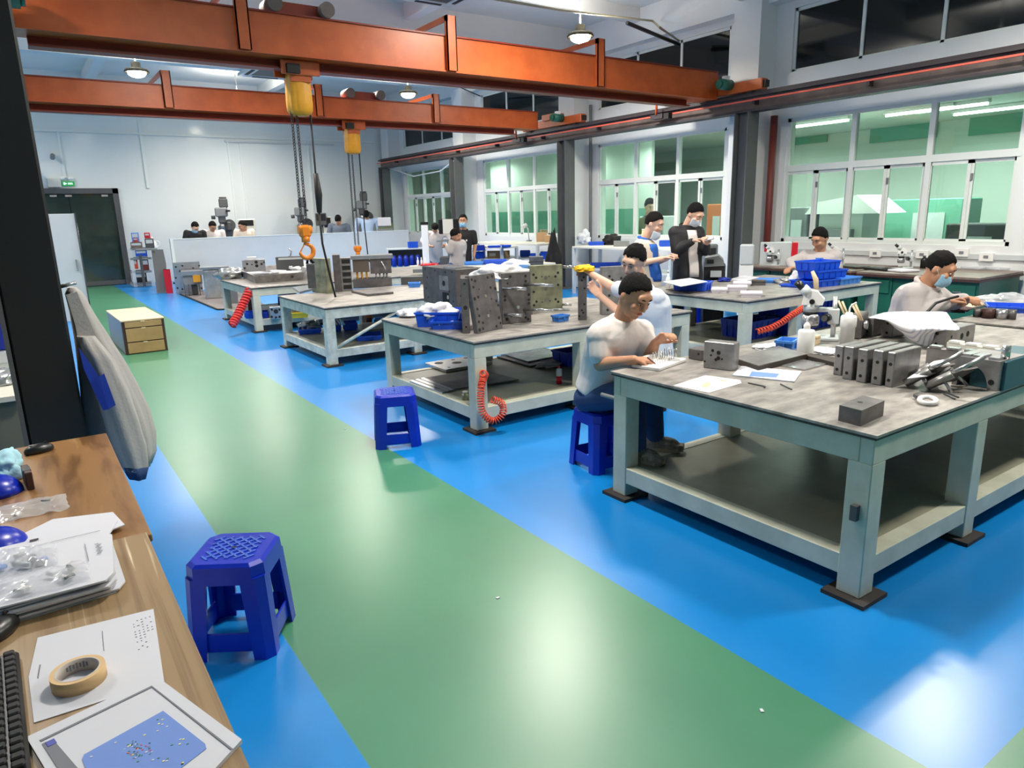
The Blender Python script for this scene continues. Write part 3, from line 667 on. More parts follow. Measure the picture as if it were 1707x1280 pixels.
def abox(label, C, z, lx, ly, h, m='steel', name='steel_block', cat='block', group=None, fh=(), lh=(), r=0.012, bev=0.004, rot=0.0):
    """block square to the hall: near left corner at pixel C; holes on its front (fh) and left (lh) faces"""
    o = thing(name, label, cat, P(*C, z), rot, group)
    MB().b2((0, 0, 0), (lx, ly, h), m, bev).build('block_body', parent=o)
    if fh or lh:
        g = MB(); holes_on(g, lx, h, fh, r)
        for q in lh:
            rr = r * (q[2] if len(q) > 2 else 1); g.cyl((-0.0015, q[0] * ly, q[1] * h), (0.004, q[0] * ly, q[1] * h), rr, 'hole', n=10)
        g.build('bore_holes', parent=o)
    return o
def tray(label, c, rotz, lx, ly, h, m='bin', name='blue_bin', group='blue plastic bins', cat='bin', wall=0.006, taper=0.92):
    """open plastic tray: floor, four flared walls, rolled rim, rib lines"""
    o = thing(name, label, cat, c, rotz, group)
    g = MB(); ax, ay, bx, by = lx / 2 * taper, ly / 2 * taper, lx / 2, ly / 2
    def ringv(x, y, z): return [g.bm.verts.new(v) for v in ((-x, -y, z), (x, -y, z), (x, y, z), (-x, y, z))]
    rr = [ringv(ax, ay, 0), ringv(bx, by, h), ringv(bx - wall, by - wall, h), ringv(ax - wall, ay - wall, wall)]
    g.bm.faces.new(list(reversed(rr[0])))
    for A, B in zip(rr, rr[1:]):
        for k in range(4): g.bm.faces.new((A[k], A[(k + 1) % 4], B[(k + 1) % 4], B[k]))
    g.bm.faces.new(rr[-1])
    g.build('bin_body', m, o)
    g = MB(); e = 0.006
    for s_ in (-1, 1):
        g.b2((-bx - e, s_ * by - e, h - 0.014), (bx + e, s_ * by + e, h + 0.002), m); g.b2((s_ * bx - e, -by, h - 0.014), (s_ * bx + e, by, h + 0.002), m)
    g.build('rim', parent=o)
    g = MB(); n = max(2, int(lx / 0.09))
    for k in range(1, n):
        x = -bx + lx * k / n
        for s_ in (-1, 1): g.b2((x - 0.003, s_ * (ay + by) / 2 - 0.012, 0.01), (x + 0.003, s_ * (ay + by) / 2 + 0.012, h - 0.012), m)
    n = max(2, int(ly / 0.09))
    for k in range(1, n):
        y = -by + ly * k / n
        for s_ in (-1, 1): g.b2((s_ * (ax + bx) / 2 - 0.012, y - 0.003, 0.01), (s_ * (ax + bx) / 2 + 0.012, y + 0.003, h - 0.012), m)
    g.build('ribs', parent=o)
    return o
def trayp(label, A, B, z, ly, h, m='bin', **k):     # tray whose front edge runs between two pixels
    a, b_ = P(*A, z), P(*B, z); d = b_ - a; n = Vector((-d.y, d.x, 0)).normalized()
    return tray(label, (a + b_) / 2 + n * ly / 2, math.atan2(d.y, d.x), d.length, ly, h, m, **k)
def sheet(name, label, cat, pix, z, t, m='paper', group=None, wav=0.0):
    """flat thing lying on level z with the outline seen at these pixels"""
    pts = [P(x, y, z) for x, y in pix]; c = sum(pts, Vector()) / len(pts); c.z = z
    o = thing(name, label, cat, c, 0, group)
    g = MB(); g.prism([(p.x - c.x, p.y - c.y) for p in pts], 0.0005, t, m); g.build('sheet', parent=o)
    return o, c
def mark(o, c, pix, z, m, name='print'):
    g = MB(); g.prism([(P(x, y, z).x - c.x, P(x, y, z).y - c.y) for x, y in pix], z - c.z, z - c.z + 0.0008, m); return g.build(name, parent=o)
def crumple(name, label, cat, c, size, m='cloth_w', seed=1, group=None, flat=0.5):
    """crumpled bag or cloth: a pushed-in and folded lump"""
    g = MB(); bmesh.ops.create_icosphere(g.bm, subdivisions=4, radius=1.0)
    for v in g.bm.verts:
        n = mnoise.noise(v.co * 1.7 + Vector((seed * 7.1, 0, 0))) * 0.45 + mnoise.noise(v.co * 4.5 + Vector((0, seed * 3.3, 0))) * 0.22 + mnoise.noise(v.co * 9 + Vector((seed, 0, 3))) * 0.1
        v.co *= 1 + n
        v.co.z = max(v.co.z, -0.55)
        v.co = Vector((v.co.x * size[0] / 2, v.co.y * size[1] / 2, (v.co.z + 0.55) * size[2] / 1.7))
    for f in g.bm.faces: f.smooth = True
    o = g.build(name, m, None, c); tag(o, label, cat, group); return o
def coil(name, label, pts, r, turns, m='hose', wire=0.006, group='coiled air hoses', k=10):
    """coiled air hose wound round a path"""
    P_ = [Vector(p) for p in pts]; seg = [0]
    for a, b_ in zip(P_, P_[1:]): seg.append(seg[-1] + (b_ - a).length)
    L = seg[-1]
    def at(s):
        for i in range(len(P_) - 1):
            if s <= seg[i + 1] + 1e-9: q = (s - seg[i]) / max(1e-9, seg[i + 1] - seg[i]); return P_[i].lerp(P_[i + 1], q), (P_[i + 1] - P_[i]).normalized()
        return P_[-1], (P_[-1] - P_[-2]).normalized()
    out = []; N = turns * k; up = None
    for i in range(N + 1):
        p, t = at(L * i / N)
        u = (up - t * up.dot(t)) if up is not None else t.orthogonal()
        u.normalize(); up = u; w = t.cross(u); a = 2 * PI * i / k
        out.append(p + (u * math.cos(a) + w * math.sin(a)) * r)
    g = MB(); g.tube(out, wire, m, 5); o = g.build(name); tag(o, label, 'hose', group); return o
def smooth_path(ctrl, n=8):
    c = [Vector(p) for p in ctrl]; out = []
    for i in range(len(c) - 1):
        p0, p1, p2, p3 = c[max(i - 1, 0)], c[i], c[i + 1], c[min(i + 2, len(c) - 1)]
        for k in range(n):
            t = k / n; out.append(0.5 * ((2 * p1) + (p2 - p0) * t + (2 * p0 - 5 * p1 + 4 * p2 - p3) * t * t + (3 * p1 - p0 - 3 * p2 + p3) * t ** 3))
    out.append(c[-1]); return out

# ------------------------------------------------------------------ the wooden desks in the left foreground
DZ1, DZ2 = 0.765, 0.75
t = thing('wooden_desk', 'near wooden desk with pale stripes, in the bottom left corner', 'desk', (0, 0, 0), 0, 'wooden desks')
MB().b2((-1.2, 0.55, DZ1 - 0.025), (0.20, 2.365, DZ1), 'desk_b', 0.003).build('desktop', parent=t)
MB().b2((0.1, 0.6, 0), (0.12, 2.3, DZ1 - 0.025), 'grey_l').b2((-1.15, 2.28, 0), (0.12, 2.3, DZ1 - 0.025), 'grey_l').build('side_panel', parent=t)
t = thing('wooden_desk', 'far wooden desk with darker orange grain, at the foot of the black column', 'desk', (0, 0, 0), 0, 'wooden desks')
MB().b2((-1.2, 2.37, DZ2 - 0.025), (0.215, 3.74, DZ2), 'desk_a', 0.003).build('desktop', parent=t)
MB().b2((0.1, 2.42, 0), (0.12, 3.7, DZ2 - 0.025), 'grey_l').b2((-1.15, 3.66, 0), (0.12, 3.68, DZ2 - 0.025), 'grey_l').build('side_panel', parent=t)
# keyboard
t = thing('keyboard', 'black computer keyboard at the left edge of the near desk', 'keyboard', (-0.205, 1.585, DZ1), math.radians(2))
MB().b2((-0.1, -0.23, 0), (0.075, 0.225, 0.018), 'black', 0.006).build('keyboard_body', parent=t)
g = MB()
for i in range(6):
    for j in range(18):
        if (i in (0,) and j % 5 == 4): continue
        g.box((-0.075 + i * 0.0265, -0.205 + j * 0.0243, 0.022), (0.021, 0.0195, 0.010), 'black_m', bev=0.003)
o = g.build('keys', parent=t); o['kind'] = 'stuff'
def mouse(label, c, rot):
    t = thing('computer_mouse', label, 'mouse', c, rot, 'black computer mice')
    g = MB(); g.ball((0, 0, 0.012), 0.5, 'black', (0.066, 0.118, 0.056), u=20, v=12)
    for v in g.bm.verts: v.co.z = max(v.co.z, 0.0)
    g.build('mouse_shell', parent=t)
    MB().cyl((-0.003, 0.03, 0.036), (0.003, 0.03, 0.036), 0.008, 'rub', n=12).build('scroll_wheel', parent=t)
    MB().box((0, -0.025, 0.0385), (0.012, 0.02, 0.002), 'grey').build('emblem', parent=t)
mouse('glossy black mouse on the far desk by the black column', (-0.055, 3.60, DZ2), math.radians(-72))
mouse('glossy black mouse half cut off by the left edge, above the keyboard', (-0.175, 1.95, DZ1), math.radians(-30))
# printed drawing and the tape roll
o, c = sheet('drawing_sheet', 'white printed drawing lying under the roll of tape', 'paper', [(63, 1064), (256, 1016), (274, 1137), (185, 1165), (57, 1206), (48, 1130)], DZ1, 0.0022)
mark(o, c, [(62, 1130), (66, 1108), (68, 1108), (64, 1131)], DZ1 + 0.0023, 'ink')
g = MB(); rnd = random.Random(8)
for k in range(5):
    for j in range(12):
        if rnd.random() < 0.25: continue
        x, y = 222 + k * 7 + j * 0.9, 1038 - k * 2.2 + j * 4.2
        if j > 9 - k and k > 2: continue
        q = P(x, y, DZ1) - c; g.box((q.x, q.y, 0.0026), (0.0022 + 0.003 * rnd.random(), 0.0028, 0.0006), 'ink')
o['kind'] = 'thing'; g.build('fine_print', parent=o)['kind'] = 'stuff'
mark(o, c, [(170, 1052), (171, 1052), (174, 1085), (173, 1085)], DZ1 + 0.0023, 'ink')
t = thing('tape_roll', 'roll of beige masking tape lying on the printed drawing', 'tape', P(133, 1136, DZ1 + 0.002), 0)
def ring_mesh(r0, r1, h, m, m_in):
    g = MB(); n = 40
    A = [[g.bm.verts.new((r * math.cos(2 * PI * k / n), r * math.sin(2 * PI * k / n), z)) for k in range(n)] for r, z in ((r1, 0), (r1, h), (r0, h), (r0, 0))]
    for i in range(4):
        for k in range(n):
            f = g.bm.faces.new((A[i][k], A[i][(k + 1) % n], A[(i + 1) % 4][(k + 1) % n], A[(i + 1) % 4][k])); f.smooth = i in (0, 2); f.material_index = g.mi(m_in if i == 2 else m)
    return g
ring_mesh(0.043, 0.052, 0.03, 'tape', 'tape').build('tape_winding', parent=t)
ring_mesh(0.0405, 0.043, 0.0305, 'core', 'core').build('core', parent=t)
g = MB()
for k in range(7):
    a = 1.1 + k * 0.16; g.box((0.0402 * math.cos(a), 0.0402 * math.sin(a), 0.016), (0.0008, 0.004, 0.010 + 0.004 * (k % 2)), 'ink', (0, 0, a))
g.build('core_print', parent=t)
# the stack with the blue print in front
base = [(45, 1235), (262, 1133), (404, 1239), (330, 1320), (90, 1310)]
o, c = sheet('drawing_stack', 'stack of papers with a blue printed mould drawing, bottom left', 'paper', base, DZ1, 0.009)
zz = DZ1 + 0.0095
mark(o, c, [(140, 1258), (272, 1185), (342, 1240), (344, 1248), (250, 1320), (158, 1318), (137, 1266)], zz, 'ink_b', 'blue_print')
mark(o, c, [(66, 1234), (251, 1144), (253, 1146), (69, 1236)], zz, 'ink', 'border_line'); mark(o, c, [(251, 1144), (253, 1143), (388, 1248), (385, 1250)], zz, 'ink', 'border_line')
mark(o, c, [(70, 1240), (88, 1232), (138, 1290), (112, 1305)], zz, 'ink', 'title_block'); mark(o, c, [(75, 1238), (90, 1231), (95, 1238), (80, 1245)], zz + 0.0008, 'bin_d', 'blue_stamp')
rnd = random.Random(3)
g = MB()
for k in range(34):
    x, y = 150 + rnd.random() * 180, 1195 + rnd.random() * 80
    if y < 1258 - (x - 140) * 0.55 + 6 or y < 1185 + (x - 272) * 0.78 + 6: continue
    q = P(x, y, zz) - c; g.box((q.x, q.y, zz - c.z + 0.0012), (0.004, 0.003, 0.0006), ['paper', 'ink_y', 'green_floor'][k % 3])
for k in range(40):
    a, r = rnd.random() * 6.28, 16 * rnd.random() ** 0.5; q = P(232 + r * math.cos(a) * 1.5, 1250 + r * math.sin(a), zz) - c
    g.box((q.x, q.y, zz - c.z + 0.0012), (0.0035, 0.0018, 0.0006), ['green_floor', 'green_d', 'paper', 'steel_l', 'hose'][k % 5], (0, 0, a))
g.build('print_marks', parent=o)['kind'] = 'stuff'
# the tall untidy pile of papers
pile = [(0, 1010), (150, 985), (180, 975), (196, 920), (195, 872), (92, 846), (-60, 880), (-90, 1000)]
t = thing('paper_pile', 'untidy pile of printed sheets on the desk, under plastic bags of parts', 'papers', (-0.02, 2.2, DZ1))
rnd = random.Random(5)
for k in range(9):
    g = MB(); dx, dy, a = rnd.uniform(-0.012, 0.012), rnd.uniform(-0.012, 0.012), rnd.uniform(-0.05, 0.05)
    poly = [(-0.42, -0.22), (0.085, -0.215), (0.105, -0.18), (0.115, 0.09), (0.04, 0.19), (-0.42, 0.17)]
    poly = [(x * math.cos(a) - y * math.sin(a) + dx, x * math.sin(a) + y * math.cos(a) + dy) for x, y in poly]
    g.prism(poly, k * 0.0062, k * 0.0062 + 0.0045, 'paper' if k % 3 else 'grey_l'); g.build('paper_sheaf', parent=t)
g = MB(); g.prism([(-0.14, 0.14), (0.03, 0.2), (0.17, 0.26), (0.15, 0.40), (-0.02, 0.46), (-0.2, 0.3)], 0.0, 0.004, 'paper'); g.prism([(-0.3, 0.1), (0.1, 0.14), (0.155, 0.30), (0.02, 0.40), (-0.3, 0.34)], 0.004, 0.009, 'paper'); g.build('loose_sheets', parent=t)
g = MB()
for k in range(10): g.box((0.078 + 0.003 * (k % 3), -0.05 + k * 0.008, 0.0575), (0.01, 0.003, 0.0006), 'ink')
g.box((0.05, -0.02, 0.0575), (0.0015, 0.13, 0.0006), 'ink'); g.box((0.02, 0.12, 0.0575), (0.15, 0.0015, 0.0006), 'ink'); g.box((-0.07, 0.17, 0.0575), (0.022, 0.01, 0.001), 'rub'); g.build('print', parent=t)
PT = DZ1 + 0.0565
def bag(label, c, size, seed, parts):
    t = thing('plastic_bag', label, 'bag', c, 0, 'clear plastic bags of parts')
    g = MB(); n = 14
    V = [[None] * (n + 1) for _ in range(n + 1)]
    for i in range(n + 1):
        for j in range(n + 1):
            u, v = i / n * 2 - 1, j / n * 2 - 1
            z = size[2] * max(0, 1 - u * u) ** 0.5 * max(0, 1 - v * v) ** 0.5 + 0.012 * mnoise.noise(Vector((u * 3.1, v * 3.1, seed))) + 0.006 * mnoise.noise(Vector((u * 9, v * 9, seed)))
            V[i][j] = g.bm.verts.new((u * size[0] / 2 + 0.012 * mnoise.noise(Vector((v * 2, seed, 0))), v * size[1] / 2 + 0.012 * mnoise.noise(Vector((u * 2, 0, seed))), max(0.001, z + 0.003)))
    for i in range(n):
        for j in range(n): f = g.bm.faces.new((V[i][j], V[i + 1][j], V[i + 1][j + 1], V[i][j + 1])); f.smooth = True
    g.build('film', 'clear', t)
    rnd = random.Random(seed)
    for k in range(parts[0]):
        x, y, a = rnd.uniform(-0.36, 0.36) * size[0], rnd.uniform(-0.3, 0.3) * size[1], rnd.uniform(0, 6.28)
        dx, dy = math.cos(a) * 0.014, math.sin(a) * 0.014
        MB().cyl((x - dx, y - dy, 0.009), (x + dx, y + dy, 0.009), 0.0065, parts[1 + k % (len(parts) - 1)], n=10).build('small_part', parent=t)
    return t
bag('clear plastic bag of small white pegs, nearest on the paper pile', (-0.075, 2.055, PT), (0.20, 0.13, 0.014), 4, (9, 'white', 'white', 'grey'))
bag('clear plastic bag with grey and blue parts, at the left edge of the paper pile', (-0.125, 2.22, PT), (0.17, 0.15, 0.03), 9, (9, 'grey_l', 'steel_l', 'bin_l'))
bag('flat clear plastic bag with a printed label, far side of the paper pile', (-0.10, 2.86, DZ2), (0.22, 0.17, 0.012), 6, (2, 'grey', 'white'))
t = thing('blue_scoop', 'deep blue plastic scoop, nearer one at the left edge of the desk', 'tray', (-0.205, 2.53, DZ2 + 0.004), 0.2, 'blue scoops')
g = MB(); g.ball((0, 0, 0.0), 1.0, 'plastic_b', (0.1, 0.085, 0.075), u=24, v=14)
for v in g.bm.verts: v.co.z = max(v.co.z, 0)
g.build('scoop_body', parent=t)
g = MB(); g.b2((0.055, -0.03, 0), (0.085, 0.05, 0.012), 'plastic_b'); g.build('lip', parent=t)
dup(t, (-0.215, 3.12, DZ2), -0.2, 'deep blue plastic scoop, farther one at the left edge of the desk')
t = thing('phone_holder', 'small dark brown box standing beside the farther blue scoop', 'box', (-0.10, 3.14, DZ2), 0.1)
MB().b2((-0.012, -0.06, 0), (0.012, 0.06, 0.07), 'brown', 0.003).build('box_body', parent=t); MB().b2((-0.013, -0.03, 0.05), (0.013, 0.03, 0.071), 'black').build('slot', parent=t)
t.name = 'small_box'
o = crumple('face_mask', 'pale blue face mask lying at the left edge of the far desk', 'mask', (-0.19, 3.33, DZ2), (0.15, 0.2, 0.11), mat('mask_blue', (168, 214, 230), 0.85, bump=0.2, bscale=50), 3)
# the grey work jacket on the column
def loft(rings, name, m, parent=None, cap=True):
    g = MB(); R = [[g.bm.verts.new(v) for v in r] for r in rings]; n = len(R[0])
    for A, B in zip(R, R[1:]):
        for k in range(n): f = g.bm.faces.new((A[k], A[(k + 1) % n], B[(k + 1) % n], B[k])); f.smooth = True
    if cap: g.bm.faces.new(list(reversed(R[0]))); g.bm.faces.new(R[-1])
    return g.build(name, m, parent)
jk = mat('jacket_grey', (170, 166, 164), 0.9, bump=0.25, bscale=60, var=0.06, scale=5)
M['jk'] = jk
t = thing('work_jacket', 'grey work jacket with blue lining hanging from the black column', 'jacket', (0, 0, 0))
def jrings(rows, yc, dep, n=28, seed=0):
    out = []
    for (py, xl, xr) in rows:
        a, b_ = PY(xl, py, yc), PY(xr, py, yc); c = (a + b_) / 2; hw = (b_ - a) / 2; ring = []
        for k in range(n):
            th = 2 * PI * k / n; f = 1 + 0.10 * math.sin(th * 6 + py * 0.012 + seed) * min(1, (py - 480) / 120)
            q = c + hw * math.cos(th) * f + Vector((0, -dep * math.sin(th) * f * (0.5 + 0.5 * min(1, (py - 470) / 160)), 0)); ring.append(q)
        out.append(ring)
    return out
loft(jrings([(479, 112, 128), (490, 108, 140), (520, 116, 156), (560, 124, 181), (600, 131, 205), (640, 137, 226), (680, 141, 245), (720, 147, 257), (752, 152, 259), (772, 186, 253)], 4.40, 0.10), 'jacket_body', jk, t)
loft(jrings([(560, 128, 158), (600, 142, 190), (650, 158, 214), (700, 172, 232), (740, 182, 244), (775, 200, 247), (783, 205, 243)], 4.25, 0.06, seed=2), 'sleeve', jk, t)
loft(jrings([(776, 201, 247), (796, 213, 242)], 4.25, 0.062, seed=2), 'cuff', mat('navy_cloth', (30, 56, 100), 0.85), t)
g = MB()
def jq(pix, yc, m):
    A = [PY(x, y, yc) for x, y in pix]; B = [p + Vector((0, 0.012, 0)) for p in A]
    va = [g.bm.verts.new(p) for p in A]; vb = [g.bm.verts.new(p) for p in B]; n = len(A); i = g.mi(m)
    fs = [g.bm.faces.new(va), g.bm.faces.new(list(reversed(vb)))] + [g.bm.faces.new((va[k], vb[k], vb[(k + 1) % n], va[(k + 1) % n])) for k in range(n)]
    for f in fs: f.material_index = i
jq([(131, 580), (138, 588), (160, 620), (178, 652), (182, 682), (172, 684), (156, 651), (140, 616)], 4.17, mat('lining_blue', (24, 60, 168), 0.8)); jq([(165, 628), (174, 623), (193, 675), (181, 682)], 4.13, mat('lining_blue', (24, 60, 168), 0.8))
g.build('lining', parent=t)
g = MB(); jq([(110, 492), (128, 486), (160, 560), (158, 571), (131, 572), (125, 540)], 4.262, jk); g.build('collar_flap', parent=t)
g = MB(); g.cyl((0.155, 4.36, 1.405), (0.23, 4.36, 1.42), 0.01, 'steel_l'); g.build('hook', parent=t)
# desk with bins behind the column
t = thing('side_desk', 'grey desk with blue bin boxes behind the black column, left edge', 'desk', (0, 0, 0))
MB().b2((-1.9, 4.95, 0.72), (-0.10, 6.3, 0.75), 'cream').build('desktop', parent=t); MB().b2((-1.85, 5.0, 0), (-0.14, 5.03, 0.72), mat('olive_grey', (112, 112, 96), 0.6)).build('front_panel', parent=t)
tray('blue bin on the grey desk, seen left of the black column', (-0.32, 6.0, 0.9), 0.1, 0.36, 0.3, 0.16, 'bin_d')
t = thing('paper_box', 'white and grey paper boxes under the blue bin left of the column', 'box', (-0.33, 5.95, 0.75), 0.05)
MB().b2((-0.2, -0.16, 0), (0.2, 0.16, 0.07), 'grey_l').build('box_body', parent=t); MB().b2((-0.205, -0.165, 0.07), (0.2, 0.165, 0.14), 'paper').build('lid', parent=t)
crumple('plastic_wrap', 'crumpled clear wrap on the grey desk left of the column', 'bag', (-0.22, 5.45, 0.75), (0.3, 0.25, 0.09), 'silver', 5)
t = thing('cardboard_box', 'cardboard box behind the blue bin at the left edge of the photo', 'box', (-0.42, 6.5, 0.0), 0.1); MB().b2((-0.2, -0.15, 0), (0.2, 0.15, 1.32), 'card').build('box_body', parent=t); MB().b2((-0.21, -0.16, 1.32), (0.21, 0.16, 1.40), 'grey_l').build('lid', parent=t)
# drawer chest in the aisle
t = thing('drawer_chest', 'low plywood drawer chest standing in the green aisle', 'chest', (0.985, 10.52, 0), math.radians(1))
L_, D_, H_ = 0.515, 1.5, 0.46
MB().b2((0, 0, 0), (L_, D_, H_ - 0.015), 'brown').build('carcass', parent=t); MB().b2((-0.005, -0.01, H_ - 0.015), (L_ + 0.005, D_, H_), 'ply').build('top_panel', parent=t)
MB().b2((-0.003, 0.03, 0.02), (0.0, D_ - 0.02, H_ - 0.02), 'grey').build('side_panel', parent=t)
for z0, z1 in ((0.015, 0.155), (0.17, 0.345), (0.36, 0.435)):
    d_ = MB().b2((0.035, -0.012, z0), (L_ - 0.035, 0.01, z1), 'ply_f', 0.002).build('drawer', parent=t)
    MB().b2((L_ / 2 - 0.03, -0.016, z1 - 0.008), (L_ / 2 + 0.02, -0.008, z1 + 0.006), 'ply').build('finger_notch', parent=d_)
# tall white cabinet near the door
t = thing('white_cabinet', 'tall plain white cabinet in front of the glass door, behind the jacket', 'cabinet', (0, 0, 0))
MB().b2((0.2, 15.0, 0), (0.94, 15.5, 1.9), 'grey_l', 0.005).build('cabinet_body', parent=t); MB().b2((0.935, 14.98, 0), (0.955, 15.5, 1.91), 'grey_d').build('edge_profile', parent=t)
MB().box((0.85, 14.985, 1.0), (0.02, 0.03, 0.2), 'steel_l').build('handle', parent=t)

# ------------------------------------------------------------------ second table: leaning mould plates
H8 = [(0.08, 0.93), (0.2, 0.9), (0.7, 0.93), (0.88, 0.94), (0.1, 0.8), (0.22, 0.62), (0.08, 0.6, 1.3), (0.75, 0.75), (0.93, 0.72, 1.2), (0.12, 0.42), (0.15, 0.3), (0.9, 0.5), (0.95, 0.42), (0.1, 0.2), (0.25, 0.17), (0.9, 0.2, 1.2), (0.08, 0.06, 1.3), (0.22, 0.07), (0.75, 0.06), (0.93, 0.1), (0.6, 0.35, 0.5), (0.72, 0.55, 0.6), (0.3, 0.75, 0.5)]
A = P(797, 557.5, T2Z); h = hz(A, 782, 464) - T2Z
plate('grey steel plate full of holes, leaning at the front of the second table', (797, 556.5), (838.5, 547), T2Z, h + 0.02, 0.05, 'steel_d', H8, 0.012, -0.16, bright=[(0.52, 0.62), (0.5, 0.27)])
A = P(772, 556, T2Z); h2 = hz(A, 770, 464) - T2Z
plate('grey steel plate standing edge-on behind the front leaning plate', (771, 556), (784, 556), T2Z, h2, 0.33, 'steel_d', [(0.5, 0.9, 0.8), (0.5, 0.47, 1.4), (0.5, 0.12, 0.7)], 0.013, face=True)
A = P(838, 541, T2Z); h3 = hz(A, 828, 456) - T2Z
plate('big purple-grey steel plate with long bright guide pins, middle of the second table', (838, 541), (886, 536.5), T2Z, h3, 0.07, 'steel_d', [(0.3, 0.93), (0.82, 0.92), (0.82, 0.82), (0.2, 0.8, 0.7), (0.1, 0.55), (0.1, 0.48), (0.92, 0.55), (0.92, 0.45), (0.92, 0.38), (0.15, 0.1, 1.2), (0.8, 0.1), (0.88, 0.06), (0.3, 0.15, 0.7)], 0.013,
      pins=[(0.05, 0.72, 0.55, 0.83, 0.24), (0.78, 0.76, 0.55, 0.83, 0.3), (0.08, 0.2, 0.55, 0.83, 0.18), (0.75, 0.27, 0.55, 0.83, 0.3)], bright=[(0.55, 0.68), (0.55, 0.32)])
A = P(886, 518, T2Z); h4 = hz(A, 882, 443) - T2Z
plate('pale olive steel plate with three centre bores, right of the purple-grey plate', (885, 518), (938, 515), T2Z, h4, 0.07, 'olive', [(0.1, 0.8), (0.18, 0.73), (0.86, 0.82), (0.78, 0.74), (0.1, 0.42), (0.86, 0.55), (0.18, 0.2), (0.1, 0.12), (0.86, 0.17), (0.78, 0.23), (0.36, 0.75, 0.5), (0.58, 0.75, 0.5), (0.36, 0.18, 0.5), (0.6, 0.2, 0.5)], 0.013,
      bright=[(0.48, 0.72, 1.2), (0.48, 0.47, 1.2), (0.48, 0.22, 1.2)], pins=[(1.02, 0.95, 0.75, 0.6, 0.14), (1.0, 0.1, 0.75, 0.6, 0.1), (0.4, 0.02, 0.8, 0.55, 0.28)])
C = P(762, 513, T2Z); h5 = hz(C, 762, 449) - T2Z
mh = o = abox('dark mould half with a square pocket, far left on the second table', (762, 513), T2Z, xlen(C, 808, 508, T2Z), (P(727, 501, T2Z) - C).length, h5, 'steel_d', 'mould_half', 'mould', 'mould halves',
         lh=[(0.1, 0.92), (0.3, 0.9), (0.6, 0.92), (0.9, 0.93), (0.85, 0.7), (0.3, 0.6), (0.9, 0.4), (0.25, 0.2), (0.1, 0.15), (0.2, 0.4), (0.85, 0.15)], fh=[(0.2, 0.7), (0.15, 0.3), (0.6, 0.8)], r=0.012)
MB().b2((-0.004, 0.16, h5 * 0.42), (0.002, 0.36, h5 * 0.8), 'steel').cyl((-0.006, 0.26, h5 * 0.6), (0.0, 0.26, h5 * 0.6), 0.03, 'hole').build('pocket_plate', parent=o)
MB().b2((-0.004, 0.16, 0.02), (0.004, 0.30, h5 * 0.36), 'hole').build('pocket', parent=o); MB().cyl((-0.006, 0.18, h5 * 0.24), (0.0, 0.18, h5 * 0.24), 0.022, 'pin').build('bushing', parent=o)
A = P(964, 534, T2Z); h6 = hz(A, 961, 451) - T2Z
plate('narrow brown steel plate held upright by the leaning man in white', (963.5, 533.5), (978, 536), T2Z, h6, 0.30, 'steel_d', [(0.65, 0.86), (0.45, 0.8), (0.75, 0.64), (0.72, 0.32), (0.45, 0.2), (0.6, 0.15), (0.15, 0.08)], 0.010, face=True)
A = P(1003, 527, T2Z); h7 = hz(A, 1009, 446) - T2Z
plate('grey steel plate with holes standing behind the arms of the leaning man', (1003, 525), (1052, 522), T2Z, max(0.25, h7), 0.06, 'steel', [(0.25, 0.8), (0.35, 0.72), (0.65, 0.75), (0.25, 0.4), (0.2, 0.1), (0.8, 0.4)], 0.013)
MB().b2((0.02, 0.05, h5), (0.25, 0.3, h5 + 0.012), 'steel_l').build('top_plate', parent=mh)
crumple('white_cloth', 'white cloth lying on the purple-grey plate, second table', 'cloth', P(845, 463, T2Z + 0.40) + Vector((0, 0.1, 0)) , (0.5, 0.4, 0.12), 'cloth_w', 8)
bb = trayp('large blue bin with a white cloth in it, on the second table', (693, 546), (766, 545), T2Z, 0.34, 0.13, 'bin')
crumple('white_rag', 'white rag spilling over the large blue bin on the second table', 'cloth', bb.location + Vector((-0.02, 0.02, 0.07)), (0.34, 0.36, 0.13), 'cloth_w', 2)
sb = trayp('smaller blue tray of small parts, in front of the large blue bin', (719, 550), (776, 549), T2Z, 0.17, 0.07, 'bin')
for k in range(5): tag(MB().cyl((0, -0.02, 0), (0, 0.02, 0), 0.014, ['white', 'grey', 'steel_l'][k % 3], n=10).build('small_part', None, None, sb.location + Vector((-0.1 + k * 0.045, 0.02 * (k % 2), 0.045)), k * 0.7), 'small round part in the smaller blue tray on the second table', 'part', 'small parts in the blue tray')
p_ = P(715, 523, T2Z)
crumple('paper_wrap', 'white crumpled paper left of the large blue bin', 'paper', P(680, 527, T2Z), (0.2, 0.25, 0.08), 'cloth_w', 4)
tray('small light blue tray near the front edge of the second table', P(940, 536, T2Z) + Vector((0, 0.05, 0)), 0.1, 0.135, 0.09, 0.055, 'bin_l', group='small light blue trays')
o = thing('dowel_block', 'low steel block beside the purple-grey plate on the second table', 'block', P(868, 527, T2Z), 0.1); MB().b2((0, 0, 0), (0.16, 0.1, 0.05), 'steel_d', 0.003).build('block_body', parent=o); MB().cyl((0.16, 0.03, 0.025), (0.26, 0.02, 0.025), 0.013, 'pin').build('guide_pin', parent=o)
